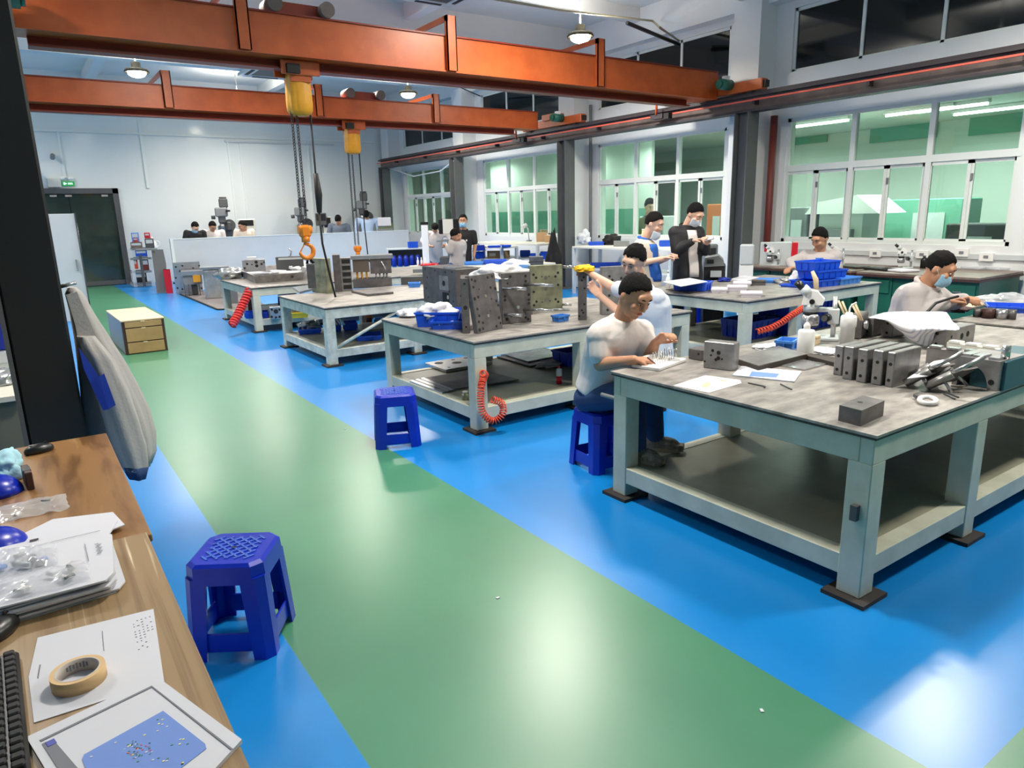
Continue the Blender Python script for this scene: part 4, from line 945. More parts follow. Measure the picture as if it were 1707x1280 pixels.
# shelf of the second table
S2 = 0.2
o = abox('flat steel plate with round bores on the shelf of the second table', (744, 621), S2, 0.55, 0.45, 0.03, 'steel_l', 'steel_plate', 'plate', None)
g = MB()
for x, y, r in ((0.1, 0.33, 0.045), (0.25, 0.22, 0.05), (0.08, 0.08, 0.015), (0.3, 0.38, 0.02), (0.42, 0.1, 0.03), (0.45, 0.36, 0.03)): g.cyl((x, y, 0.028), (x, y, 0.0315), r, 'hole')
g.build('bore_holes', parent=o)
o, c = sheet('steel_sheet', 'dark steel sheet lying on the shelf of the second table', 'sheet', [(690, 634), (745, 652), (865, 634), (800, 617)], S2, 0.012, 'steel_d')
for k in range(3):
    o, c = sheet('steel_strip', 'bare steel strip at the front of the lower shelf of the second table', 'strip', [(683 + k * 9, 637 - k * 2), (688 + k * 9, 635 - k * 2), (742 + k * 7, 655 - k * 2), (737 + k * 7, 657 - k * 2)], S2, 0.014, 'steel_l', 'steel strips on the shelf')
o, c = sheet('film_sheet', 'sheet wrapped in crinkled silver film on the shelf of the second table', 'sheet', [(835, 593), (880, 607), (945, 594), (905, 583)], S2, 0.03, 'silver')
o, c = sheet('dark_board', 'dark board under the silver wrapped sheet', 'board', [(828, 596), (884, 612), (935, 602), (890, 588)], S2, 0.015, 'grey_d')
t = thing('spray_can', 'red and white spray can on the shelf of the second table', 'can', P(932, 639, S2)); MB().lathe([(0.026, 0), (0.026, 0.07)], 'red').build('lower_band', parent=t); MB().lathe([(0.026, 0.07), (0.026, 0.13), (0.012, 0.145)], 'grey_l').build('can_body', parent=t); MB().cyl((0, 0, 0.145), (0, 0, 0.165), 0.009, 'red').build('nozzle', parent=t)
tray('deep blue bin at the back of the second table shelf', P(945, 612, S2) + Vector((0.15, 0.12, 0)), 0, 0.3, 0.25, 0.14, 'bin_d')
crumple('grey_rag', 'grey rag beside the spray can on the second table shelf', 'cloth', P(915, 610, S2), (0.25, 0.25, 0.06), 'jk', 6)
t = thing('glue_pot', 'small olive pot in the near corner of the second table shelf', 'pot', P(776, 666, S2)); MB().lathe([(0.03, 0), (0.03, 0.06)], 'olive').build('pot_body', parent=t); MB().lathe([(0.024, 0.06), (0.024, 0.075)], 'cream').build('lid', parent=t)
hp = smooth_path([P(806, 622, 0.46) + Vector((0, -0.03, 0.0)), PY(803, 640, 4.53), PY(801, 665, 4.52), PY(806, 690, 4.50), PY(822, 702, 4.48), PY(838, 690, 4.46), PY(836, 672, 4.46), PY(820, 666, 4.47)], 6)
coil('air_hose', 'coiled orange air hose hanging at the corner leg of the second table', [PY(805, 622, 4.56)] + hp[1:], 0.026, 46, 'hose', 0.0055)
MB().tube([PY(806, 612, 4.58), PY(806, 624, 4.56)], 0.012, 'pin'); 
# ------------------------------------------------------------------ nearest table
z1 = T1Z
A = P(1172, 613, z1); hh = hz(A, 1172, 571) - z1
plate('square steel mould insert with scattered holes, standing on the nearest table', (1172, 613), (1222, 619), z1, hh + 0.01, 0.085, 'steel', [(0.3, 0.68), (0.5, 0.62, 1.4), (0.5, 0.42, 1.3), (0.42, 0.36), (0.25, 0.5, 0.7), (0.05, 0.25, 0.7), (0.62, 0.4, 0.7)], 0.009, name='mould_insert', cat='mould insert')
plate('low steel block behind the square mould insert', (1147, 598), (1170, 602), z1, 0.07, 0.12, 'steel_d', [(0.75, 0.6)], 0.008, name='steel_block', cat='block')
t = thing('foam_board', 'white foam board full of upright pins, under the writing hand', 'board', P(1100, 608, z1), math.radians(14))
MB().b2((-0.17, -0.09, 0), (0.17, 0.10, 0.022), 'white', 0.004).build('foam_slab', parent=t); MB().b2((-0.17, 0.07, 0.022), (0.17, 0.10, 0.05), 'white', 0.003).build('back_rail', parent=t)
for k in range(16): MB().cyl((-0.05 + (k % 8) * 0.028, -0.03 + (k // 8) * 0.05, 0.02), (-0.05 + (k % 8) * 0.028, -0.03 + (k // 8) * 0.05, 0.085), 0.003, 'pin', n=6).build('pin', parent=t)
o, c = sheet('colour_drawing', 'sheet with a yellow and lilac printed part, at the table edge', 'paper', [(1122, 643), (1176, 626), (1234, 634), (1236, 639), (1182, 655)], z1, 0.002)
mark(o, c, [(1165, 643), (1180, 632), (1208, 635), (1220, 641), (1190, 645)], z1 + 0.0022, 'ink_l'); mark(o, c, [(1168, 644), (1178, 636), (1186, 640), (1180, 645)], z1 + 0.003, 'ink_y'); mark(o, c, [(1196, 632), (1212, 634), (1208, 637)], z1 + 0.003, 'ink_y')
o, c = sheet('drawing_stack', 'stack of sheets with a pale blue printed block, middle of the nearest table', 'paper', [(1221, 627), (1236, 612), (1336, 621), (1324, 638)], z1, 0.008)
mark(o, c, [(1249, 627), (1253, 619), (1299, 623), (1294, 629)], z1 + 0.0083, 'ink_b')
for lb, pts in (('longer L-shaped hex key lying on the nearest table', [(1247, 638), (1276, 644), (1274, 646)]), ('shorter L-shaped hex key right of the longer one', [(1301, 640), (1318, 648), (1320, 649)])):
    o = MB().tube([P(*q, z1 + 0.004) for q in pts], 0.0035, 'grey_d', 6).build('hex_key'); tag(o, lb, 'tool', 'hex keys')
# granite plate: black edge, grey top
pl = [(1227, 596), (1265, 611), (1345, 592), (1310, 580), (1245, 580)]
pts = [P(*q, z1 + 0.02) for q in [(1222, 600), (1264, 614), (1346, 594), (1298, 580)]]
o = thing('surface_plate', 'grey surface plate with a thick black edge, middle of the nearest table', 'plate', (0, 0, z1)); g = MB(); g.prism([(p.x, p.y) for p in pts], 0, 0.032, 'edge'); g.build('plate_body', parent=o)
g = MB(); cc = sum(pts, Vector()) / 4; g.prism([(cc.x + (p.x - cc.x) * 0.985, cc.y + (p.y - cc.y) * 0.985) for p in pts], 0.032, 0.036, 'steel'); g.build('plate_top', parent=o)
pts = [P(*q, z1 + 0.02) for q in [(1345, 594), (1392, 606), (1400, 598), (1350, 590)]]
o = thing('black_bar', 'black bar lying at the right end of the surface plate', 'bar', (0, 0, z1)); g = MB(); g.prism([(p.x, p.y) for p in pts], 0, 0.025, 'edge'); g.build('bar_body', parent=o); MB().box((pts[0].x, pts[0].y, 0.015), (0.006, 0.006, 0.03), 'steel_l').build('joint', parent=o)
o, c = sheet('thin_plate', 'thin shiny steel plate in front of the surface plate', 'plate', [(1302, 611), (1341, 618), (1378, 608), (1338, 601)], z1, 0.008, 'steel_l')
tray('small light blue tray beside the squeeze bottle', P(1320, 583, z1) + Vector((0, 0.04, 0)), math.radians(20), 0.16, 0.11, 0.065, 'bin_l', group='small light blue trays')
A, rz, s_ = facing(1342, 589, z1)
t = thing('squeeze_bottle', 'clear white squeeze bottle with a nozzle, beside the small blue tray', 'bottle', A, rz, 'squeeze bottles')
MB().lathe([(0.05, 0), (0.053, 0.01), (0.053, 0.145), (0.046, 0.155), (0.02, 0.16)], 'white').build('bottle_body', parent=t); MB().lathe([(0.021, 0.16), (0.021, 0.185), (0.012, 0.2), (0.006, 0.205)], 'white').build('cap', parent=t); MB().tube(smooth_path([(0, 0, 0.2), (0.0, 0, 0.225), (0.02, 0, 0.245), (0.06, 0, 0.248)], 4), [0.006] * 12 + [0.004], 'white').build('nozzle', parent=t)
A, rz, s_ = facing(1411, 574, z1)
t = thing('wash_bottle', 'round white wash bottle with bent spout, behind the steel plates', 'bottle', A, rz)
MB().lathe([(0.046, 0), (0.046, 0.12), (0.052, 0.125), (0.052, 0.19), (0.045, 0.2), (0.025, 0.205), (0.022, 0.22)], 'white').build('bottle_body', parent=t); MB().tube(smooth_path([(0, 0, 0.215), (0.005, 0, 0.26), (0.04, 0, 0.29)], 4), 0.006, 'white').build('spout', parent=t)
for k, (dx, dx2, dz) in enumerate(((-0.03, -0.075, 0.29), (-0.01, -0.05, 0.285), (0.075, 0.01, 0.27), (0.085, 0.03, 0.275))):
    o = MB().cyl((dx, 0.06, 0.2 if k < 2 else 0.16), (dx2, 0.08, dz), 0.007, 'ply', n=8).build('brush', None, None, A, rz); tag(o, ['wooden brush handle left of the wash bottle spout', 'second wooden brush handle left of the spout', 'long pale brush slanting right of the wash bottle', 'outer long pale brush slanting right of the wash bottle'][k], 'brush', 'brushes by the wash bottle')
# stereo microscope (big one)
def microscope(label, loc, rz, s=1.0, detail=True):
    t = thing('stereo_microscope', label, 'microscope', loc, rz, 'stereo microscopes'); t.scale = (s, s, s)
    MB().box((0.02, 0.02, 0.012), (0.16, 0.18, 0.024), 'grey_l', bev=0.006).build('base', parent=t)
    MB().cyl((0.06, 0, 0.02), (0.06, 0, 0.31), 0.017, 'steel_l').build('post', parent=t)
    MB().box((0.055, 0, 0.17), (0.075, 0.07, 0.11), 'grey_l', bev=0.008).build('focus_block', parent=t)
    g = MB(); g.cyl((0.02, -0.035, 0.165), (-0.0, -0.085, 0.165), 0.028, 'black'); g.cyl((0.0, -0.085, 0.165), (-0.005, -0.095, 0.165), 0.02, 'grey_d'); g.build('focus_knob', parent=t)
    MB().box((-0.02, 0, 0.215), (0.14, 0.06, 0.03), 'grey_l', bev=0.005).build('arm', parent=t)
    g = MB(); g.prism([(-0.16, 0.25), (-0.02, 0.25), (-0.01, 0.29), (-0.06, 0.345), (-0.11, 0.355), (-0.15, 0.31)], -0.05, 0.05, 'white', plane='xz'); g.build('head', parent=t)
    MB().cyl((-0.09, -0.05, 0.275), (-0.09, -0.066, 0.275), 0.018, 'black').build('zoom_knob', parent=t)
    g = MB(); g.lathe([(0.05, 0.2), (0.055, 0.25)], 'grey_l', c=(-0.095, 0, 0)); g.lathe([(0.042, 0.175), (0.05, 0.2)], 'rub', c=(-0.095, 0, 0)); g.build('objective', parent=t)
    g = MB(); g.lathe([(0.055, 0.10), (0.06, 0.12), (0.06, 0.165), (0.05, 0.175)], 'steel_l', c=(-0.095, 0, 0)); g.lathe([(0.05, 0.09), (0.056, 0.10)], 'grey_d', c=(-0.095, 0, 0)); g.build('ring_light', parent=t)
    for k in (-1, 1):
        g = MB(); g.cyl((-0.115, k * 0.03, 0.325), (-0.16, k * 0.03, 0.365), 0.033, 'grey_l'); e = g.build('eyepiece_tube', parent=t)
        MB().cyl((-0.155, k * 0.03, 0.36), (-0.205, k * 0.03, 0.408), 0.022, 'black').build('eyecup', parent=e)
    return t
A, rz, s_ = facing(1372, 566, z1)
microscope('large stereo microscope on the nearest table, eyepieces pointing left', A, rz, 1.0)
t = thing('wood_block', 'small wooden block under the microscope focus block', 'block', P(1357, 573, z1), 0.2); MB().b2((-0.03, -0.03, 0), (0.03, 0.03, 0.06), 'ply', 0.002).build('block_body', parent=t); MB().b2((-0.031, -0.031, 0.04), (0.031, 0.031, 0.045), 'ply_f').build('band', parent=t)
crumple('white_rag', 'white rag behind the thin steel plate, by the squeeze bottle', 'cloth', P(1378, 588, z1), (0.22, 0.2, 0.03), 'cloth_w', 11)
crumple('paper_wrap', 'crumpled white paper left of the small blue tray on the nearest table', 'paper', P(1285, 580, z1), (0.28, 0.16, 0.03), 'cloth_w', 12)
t = thing('angle_tool', 'dark grey tool holder behind the wash bottle', 'tool', P(1432, 562, z1), 0.3); MB().b2((-0.1, -0.03, 0), (0.1, 0.05, 0.18), 'steel_d', 0.01).build('holder_body', parent=t); MB().cyl((-0.05, -0.03, 0.1), (-0.05, -0.06, 0.1), 0.03, 'steel_l').build('dial', parent=t)
# five upright plates
tops = [(1402, 577), (1422, 579), (1443, 583), (1468, 585), (1488, 588)]
cs = [(1402, 626.5), (1419, 634), (1442, 639), (1467.5, 643), (1487, 646.5)]
lf = [(1386.5, 624.5), (1401.7, 631.7), (1424, 636.8), (1448.4, 641), (1472.8, 644.8)]
nm = ['leftmost of the five upright steel plates', 'second from the left of the five upright steel plates', 'middle one of the five upright steel plates', 'fourth from the left of the five upright steel plates', 'rightmost of the five upright steel plates, with a mottled face']
for k in range(5):
    C = P(*cs[k], z1); h = hz(C, *tops[k]) - z1; ly = (P(*lf[k], z1) - C).length
    abox(nm[k], cs[k], z1, [0.2, 0.33, 0.32, 0.31, 0.27][k], ly, h, 'steel', 'upright_plate', 'plate', 'five upright plates on the nearest table', lh=[(0.5, 0.66), (0.55, 0.2)], r=0.009)
# plates under the striped cloth
for k, (c_, l_, tp, lx, lab) in enumerate((((1454, 561), (1438, 558), (1454, 531), 0.2, 'left steel block under the striped cloth'), ((1487, 563), (1472, 560), (1487, 534), 0.2, 'middle steel block under the striped cloth'), ((1573.5, 583), (1556, 578), (1573, 551), 0.42, 'right steel block with notches, sticking out of the striped cloth'))):
    C = P(*c_, z1); abox(lab, c_, z1, lx, (P(*l_, z1) - C).length, hz(C, *tp) - z1, 'steel', 'steel_block', 'block', 'blocks under the striped cloth', fh=[(0.55, 0.5, 2.2), (0.75, 0.55, 2.0), (0.2, 0.6)] if k == 2 else (), lh=[(0.5, 0.8), (0.5, 0.25)], r=0.010)
def cloth_grid(name, label, cat, rows, m, group=None, thick=0.004, wob=0.006):
    g = MB(); R = []
    for i, r in enumerate(rows):
        pts = smooth_path(r, 6); R.append(pts)
    n = min(len(r) for r in R); rows2 = []
    for j in range(n): rows2.append(smooth_path([r[j] for r in R], 5))
    V = [[g.bm.verts.new(p + Vector((0, 0, wob * mnoise.noise(p * 14)))) for p in col_] for col_ in rows2]
    for a, b_ in zip(V, V[1:]):
        for i in range(len(a) - 1): f = g.bm.faces.new((a[i], b_[i], b_[i + 1], a[i + 1])); f.smooth = True
    o = g.build(name, m); md = o.modifiers.new('thickness', 'SOLIDIFY'); md.thickness = thick; tag(o, label, cat, group); return o
sm = mat('striped_fabric', (238, 238, 244), 0.85); nt = sm.node_tree
wv = nt.nodes.new('ShaderNodeTexWave'); wv.inputs['Scale'].default_value = 10.0; wv.inputs['Distortion'].default_value = 0.3; tcn = nt.nodes.new('ShaderNodeTexCoord'); mpn = nt.nodes.new('ShaderNodeMapping'); mpn.inputs['Rotation'].default_value = (0, 0, math.radians(35))
rmp = nt.nodes.new('ShaderNodeValToRGB'); rmp.color_ramp.elements[0].color = rgb((196, 198, 220)); rmp.color_ramp.elements[1].color = rgb((244, 244, 248)); rmp.color_ramp.elements[0].position = 0.15; rmp.color_ramp.elements[1].position = 0.45
nt.links.new(tcn.outputs['Object'], mpn.inputs['Vector']); nt.links.new(mpn.outputs['Vector'], wv.inputs['Vector']); nt.links.new(wv.outputs['Fac'], rmp.inputs['Fac']); nt.links.new(rmp.outputs['Color'], nt.nodes['Principled BSDF'].inputs['Base Color'])
zc_ = z1 + 0.155
cloth_grid('striped_cloth', 'white striped cloth draped over steel blocks on the nearest table', 'cloth', [
    [P(1448, 529, zc_), P(1480, 520, zc_ + 0.01), P(1530, 519, zc_ + 0.01), P(1578, 520, zc_)],
    [P(1470, 531, zc_), P(1505, 531, zc_), P(1550, 533, zc_), P(1588, 535, zc_)],
    [P(1476, 534, zc_ - 0.01), P(1515, 545, zc_ - 0.01), P(1555, 546, zc_ - 0.005), P(1599, 549, zc_ - 0.01)],
    [P(1500, 552, zc_ - 0.07), P(1522, 562, zc_ - 0.08), P(1546, 560, zc_ - 0.07), P(1562, 552, zc_ - 0.03)],
    [P(1518, 568, zc_ - 0.13), P(1532, 575, zc_ - 0.14), P(1545, 577, zc_ - 0.14), P(1555, 573, zc_ - 0.13)]], sm)
# clamps: two angled bracket tools
def bracket(label, px0, px1):
    A, rz, s_ = facing(*px0, z1); t = thing('angle_bracket', label, 'bracket', A, rz, 'angled steel brackets')
    def q(x, y, d=0.0): return ((x - px0[0]) * s_, d, (px0[1] - y) * s_)
    x0, y0 = px0
    MB().tube([q(x0 - 34, y0 - 8), q(x0 + 0, y0 - 33)], 0.022, 'steel', 4).build('lower_jaw', parent=t)
    MB().tube([q(x0 - 34, y0 - 8, 0.12), q(x0 + 0, y0 - 33, 0.12)], 0.022, 'steel', 4).build('upper_jaw', parent=t)
    MB().tube([q(x0 - 2, y0 - 32, 0.03), q(x0 + 42, y0 - 60, 0.1)], 0.011, 'steel_l', 8).build('screw_bar', parent=t)
    MB().tube([q(x0 + 2, y0 - 2, 0.0), q(x0 - 14, y0 - 26, 0.03)], 0.008, 'steel_l', 8).build('leg', parent=t); MB().tube([q(x0 + 24, y0 - 6, 0.15), q(x0 + 2, y0 - 30, 0.1)], 0.008, 'steel_l', 8).build('leg', parent=t)
    g = MB(); g.quad([q(x0 - 32, y0 - 10, 0.01), q(x0, y0 - 34, 0.01), q(x0 + 36, y0 - 38, 0.14), q(x0 + 6, y0 - 12, 0.14)], 'steel_d'); o = g.build('plate', parent=t); o.modifiers.new('t', 'SOLIDIFY').thickness = 0.01
    return t
bracket('angled steel bracket tool nearest to the five upright plates', (1546, 650), None)
bracket('angled steel bracket tool in front of the arched block', (1583, 656), None)
o, c = sheet('white_card', 'white card resting on the left bracket tool', 'card', [(1512, 632), (1556, 603), (1575, 600), (1585, 608), (1545, 628)], z1 + 0.075, 0.004)
# arched mould block with teal block behind
C = P(1661, 653, z1); a0 = P(1586, 640, z1); h = hz(C, 1655, 602) - z1
o = thing('arched_block', 'big grey steel mould block with an arch cut in its front', 'mould', (0, 0, 0)); L = 0.30
th = math.atan2((C - a0).y, (C - a0).x); o.location = a0; o.rotation_euler.z = th; L = (C - a0).length
poly = [(0, 0), (L * 0.1, 0)] + [(L * 0.45 - L * 0.34 * math.cos(PI * k / 12), h * 0.72 * math.sin(PI * k / 12)) for k in range(13)] + [(L * 0.82, 0), (L, 0), (L, h), (0, h)]
g = MB(); g.prism(poly, 0, 0.28, 'steel', plane='xz'); g.build('block_body', parent=o)
MB().cyl((L * 0.86, -0.002, h * 0.28), (L * 0.86, 0.004, h * 0.28), 0.014, 'hole').build('bore_holes', parent=o)
for x in (0.02, L * 0.35, L * 0.7): MB().b2((x, 0.02, h), (x + L * 0.22, 0.12, h + 0.012), 'steel_l').build('ledge', parent=o)
MB().cyl((L * 0.9, 0.1, h), (L * 0.9, 0.1, h + 0.07), 0.02, 'pin').build('guide_pin', parent=o)
abox('teal painted block at the right edge of the nearest table', (1672, 652), z1, 0.5, 0.16, 0.15, 'teal', 'teal_block', 'block')
for k, (px0, px1, lb, hh) in enumerate((((1576, 588), (1692, 606), 'long cream notched bar behind the arched block', 0.07), ((1542, 606), (1662, 622), 'long grey notched bar just behind the arched block', 0.10))):
    a, b_ = P(*px0, z1), P(*px1, z1); d = b_ - a; L = d.length
    o = thing('notched_bar', lb, 'bar', a, math.atan2(d.y, d.x), 'notched bars'); MB().b2((0, 0, 0), (L, 0.05, hh), 'cream' if k == 0 else 'steel', 0.003).build('bar_body', parent=o)
    for q in range(4): MB().b2((L * (0.03 + q * 0.25), -0.003, hh), (L * (0.2 + q * 0.25), 0.053, hh + 0.012), 'white' if k == 0 else 'steel_l').build('pad', parent=o)
A, rz, s_ = facing(1694, 618, z1); t = thing('steel_fitting', 'bright steel fitting at the far right edge of the nearest table', 'fitting', A, rz); MB().lathe([(0.03, 0), (0.03, 0.04), (0.045, 0.045), (0.045, 0.07), (0.02, 0.075), (0.02, 0.1)], 'steel_l').build('fitting_body', parent=t); MB().cyl((0.03, 0, 0.03), (0.1, 0, 0.03), 0.015, 'steel_l').build('stem', parent=t)
# eye bolt and dark steel block
A, rz, s_ = facing(1546, 672, z1); t = thing('eye_bolt', 'white lifting eye bolt lying on the nearest table', 'eye bolt', A, rz)
g = MB(); g.tube([(0.035 * math.cos(2 * PI * k / 24), 0.05 * math.sin(2 * PI * k / 24) , 0.014 + 0.004 * math.sin(2 * PI * k / 24)) for k in range(24)], 0.012, 'white', 8, closed=True); g.build('ring', parent=t); MB().cyl((-0.03, 0.03, 0.014), (-0.055, 0.075, 0.014), 0.011, 'grey_d').build('shank', parent=t)
C = P(1434, 711, z1); t = thing('steel_block', 'dark rectangular steel block alone at the front of the nearest table', 'block', C, 0)
b0 = P(1472, 693, z1); b1 = P(1397, 701, z1); h = hz(C, 1433, 684) - z1
g = MB(); v1 = b0 - C; v2 = b1 - C; g.prism([(0, 0), (v1.x, v1.y), (v1.x + v2.x, v1.y + v2.y), (v2.x, v2.y)], 0, h, 'steel_d'); g.build('block_body', parent=t)
MB().cyl(((v1 + v2).x / 2, (v1 + v2).y / 2 + 0.01, h - 0.002), ((v1 + v2).x / 2, (v1 + v2).y / 2 + 0.01, h + 0.001), 0.012, 'hole').build('bore', parent=t)
for k, (a, b_) in enumerate((((1573, 656), (1592, 665)), ((1580, 655), (1598, 662)))):
    o = MB().tube([P(*a, z1 + 0.004), P(*b_, z1 + 0.004)], 0.004, 'grey_d', 6).build('steel_pin'); tag(o, ['steel pin lying in front of the bracket tools', 'second steel pin, right of the first one by the bracket tools'][k], 'pin', 'loose pins')
o = crumple('baseball_cap', 'black cap on the floor beyond the right end of the nearest table', 'cap', P(1690, 708, 0.0) + Vector((0.3, -0.3, 0)), (0.3, 0.3, 0.12), 'cloth_k', 4)
# ------------------------------------------------------------------ third table
class Face:
    """local frame at a spot seen at pixel (px,py) on level z: x to the right of the view, y away, z up; lengths given in photo pixels via s"""
    def __init__(s, px, py, z): s.A, s.rz, s.s = facing(px, py, z); s.px, s.py = px, py
    def q(s, x, y, d=0.0):                      # local point seen at pixel (x, y), d metres farther away
        n = Vector((s.A.x, s.A.y, 0)).normalized(); o = s.A + n * d; r = ray(x, y); p = EYEV + r * ((o - EYEV).dot(n) / r.dot(n))
        v = p - s.A; c, sn = math.cos(s.rz), math.sin(s.rz); return Vector((v.x * c + v.y * sn, -v.x * sn + v.y * c, v.z))
    def w(s, x, y, d=0.0):
        v = s.q(x, y, d); c, sn = math.cos(s.rz), math.sin(s.rz); return s.A + Vector((v.x * c - v.y * sn, v.x * sn + v.y * c, v.z))
    def thing(s, name, label, cat, group=None): return thing(name, label, cat, s.A, s.rz, group)
    def box(s, t, part, m, x0, y0, x1, y1, d0, d1, bev=0.0):   # box whose front face spans two pixels corners
        a, b_ = s.q(x0, y0, d0), s.q(x1, y1, d0); return MB().b2((a.x, d0, a.z), (b_.x, d1, b_.z), m, bev).build(part, parent=t)
def fbox(name, label, cat, m, x0, y0, x1, y1, z, dep, group=None, bev=0.003, part=None):
    """box facing the viewer, its base on level z, seen between pixel columns x0..x1 with its top at y0 and bottom at y1"""
    F = Face((x0 + x1) / 2, y1, z); t = F.thing(name, label, cat, group); a, b_ = F.q(x0, y0), F.q(x1, y1)
    MB().b2((a.x, 0, 0), (b_.x, dep, a.z), m, bev).build(part or (name.split('_')[-1] + '_body'), parent=t); t['w'] = b_.x - a.x; return t, F, a, b_
def ftray(label, x0, y0, x1, y1, z, dep, m='bin', group='blue plastic bins', **k):
    F = Face((x0 + x1) / 2, y1, z); a, b_ = F.q(x0, y0), F.q(x1, y1); n = Vector((F.A.x, F.A.y, 0)).normalized()
    return tray(label, F.A + n * dep / 2, F.rz, (b_.x - a.x) * 0.97, dep, max(0.04, a.z - dep * 0.12), m, group=group, **k)
z3 = T3Z
A = P(520, 487, z3); h = hz(A, 517, 430) - z3
plate('olive steel plate standing upright at the front of the worn white table', (520.5, 487), (546, 489.5), z3, h, 0.09, 'olive', [(0.3, 0.8, 0.6), (0.7, 0.75, 0.5), (0.5, 0.5, 0.8), (0.25, 0.3, 0.5), (0.7, 0.2, 0.5)], 0.010)
F = Face(575, 486, z3); t = F.thing('ladder_plate', 'dark steel plate with a row of slots, right of the olive plate', 'plate'); a = F.q(553.5, 425); b_ = F.q(571, 486); c = F.q(584, 430)
MB().b2((a.x, 0, 0), (b_.x, 0.3, a.z), 'steel_d', 0.003).build('plate_body', parent=t); MB().b2((b_.x, 0.05, 0), (c.x, 0.3, c.z), 'steel').build('slotted_face', parent=t)
g = MB()
for k in range(5): g.b2((b_.x + 0.02, 0.045, 0.03 + k * c.z / 5.2), (c.x - 0.01, 0.055, 0.03 + k * c.z / 5.2 + c.z / 8), 'hole')
g.build('slots', parent=t)
F = Face(621, 478, z3); t = F.thing('pillar_mould', 'open mould on slim pillars, right half of the worn white table', 'mould')
F.box(t, 'base_plate', 'steel_d', 588, 466, 654, 478, 0, 0.35); F.box(t, 'top_block', mat('brown_steel', (104, 94, 84), 0.5, 0.3), 587, 431, 616, 453, 0.02, 0.33); F.box(t, 'top_block', 'steel_d', 616, 430, 653, 455, 0.02, 0.33); F.box(t, 'cover_plate', 'steel_l', 584, 427, 655, 430.5, 0, 0.36)
for x in (596, 604, 612, 628, 634, 641, 646):
    for d in (0.06, 0.28):
        p = F.q(x, 470); MB().cyl((p.x, d, 0.07), (p.x, d, F.q(x, 452).z), 0.014, 'steel_l' if x > 620 else 'amber', n=10).build('pillar', parent=t)
MB().tube([F.q(636, 436, -0.02), F.q(643, 449, -0.03)], 0.012, 'pin').build('lever', parent=t)
o, c = sheet('flat_plate', 'flat steel plate lying in front of the pillar mould', 'plate', [(586, 488), (613, 494), (656, 490), (632, 483)], z3, 0.03, 'steel_d')
o, c = sheet('flat_plate', 'small flat steel plate left of the olive plate, at the table corner', 'plate', [(488, 482), (500, 490), (522, 484), (512, 478)], z3, 0.03, 'steel_l')
# load in the sling on the near hook
lx, ly = 2.98, YC1 + 0.28
F = Face(511, 470, 0.8); hkx = 3.04 - 0.08
t = thing('sling_load', 'dark narrow steel plate hanging from the near crane hook', 'plate', (hkx + 0.03, YC1 + 0.28, 0), math.radians(-20))
MB().b2((-0.05, -0.05, 0.86), (0.05, 0.25, 1.16), 'steel_d', 0.004).build('plate_body', parent=t); MB().tube([(-0.04, 0.1, 1.16), (-0.02, 0.08, 1.25), (0.04, 0.1, 1.16)], 0.02, 'cloth_k').build('sling', parent=t)
t = thing('sling_load', 'dark lifting block hanging from the far crane hook', 'block', (5.55 - 0.06, YC2 + 0.28, 0), math.radians(-20)); MB().tube([(-0.06, 0, 0.72), (-0.01, 0, 0.95), (0.06, 0, 0.72)], 0.025, 'grey_d').build('sling', parent=t); MB().b2((-0.09, -0.08, 0.67), (0.12, 0.1, 0.74), 'steel_d').build('block_body', parent=t)
ftray('small light blue tray on the worn white table, left of the amber box', 681, 470, 701, 479, z3, 0.14, 'bin_l', group='small light blue trays')
t, F, a, b_ = fbox('amber_box', 'small amber plastic box beside the mould half', 'box', 'amber', 710, 469, 725, 479, z3, 0.1); g = MB(); g.prism([(a.x, a.z), (b_.x, a.z), ((a.x + b_.x) / 2, a.z + 0.04)], 0, 0.1, 'amber', plane='xz'); g.build('lid', parent=t)
t, F, a, b_ = fbox('cream_block', 'long cream block on the farthest table, behind the amber box', 'block', 'cream', 683, 444, 730, 457, T4Z, 0.25); MB().b2((a.x + 0.05, -0.004, 0.03), (b_.x, 0.0, 0.09), 'grey').build('recess', parent=t)
crumple('red_cable', 'tangle of red cable on top of the cream block', 'cable', F.w(715, 443, 0.12), (0.35, 0.2, 0.05), 'red', 14)
for k, x in enumerate((697, 703, 709)): o = MB().lathe([(0.02, 0), (0.02, 0.1), (0.008, 0.12), (0.008, 0.16)], 'white', 12).build('spray_bottle', None, None, F.w(x, 444, 0.1) + Vector((0, 0, 0.0))); tag(o, ['left', 'middle', 'right'][k] + ' one of three small white bottles on the cream block', 'bottle', 'small white bottles')
t, F, a, b_ = fbox('dark_case', 'long dark case in front of the cream block', 'case', 'grey_d', 668, 462, 724, 474, z3, 0.14)
S3 = 0.2
bn = ftray('blue bin with crumpled foil on the lower shelf of the worn white table', 497, 545, 537, 557, S3, 0.34, 'bin'); crumple('foil', 'crumpled silver foil in the blue bin on the shelf', 'foil', bn.location + Vector((0, 0, 0.05)), (0.28, 0.22, 0.12), 'silver', 3)
ftray('blue bin right of the foil bin, on the shelf behind the white leg', 540, 537, 570, 553, S3, 0.3, 'bin'); ftray('blue bin farther right on the shelf of the worn white table', 572, 535, 597, 551, S3, 0.3, 'bin')
for k in range(3): F = Face(562 + k * 6, 541, S3 + 0.1); t = F.thing('white_strip', ['left', 'middle', 'right'][k] + ' one of three white strips leaning on the blue bins', 'strip', 'white strips'); MB().tube([(0, 0, 0), (-0.08, 0.1, 0.11)], 0.016, 'white', 4).build('strip_body', parent=t)
ftray('flat blue bin lying at the front of the shelf, worn white table', 593, 556, 638, 568, S3, 0.35, 'bin')
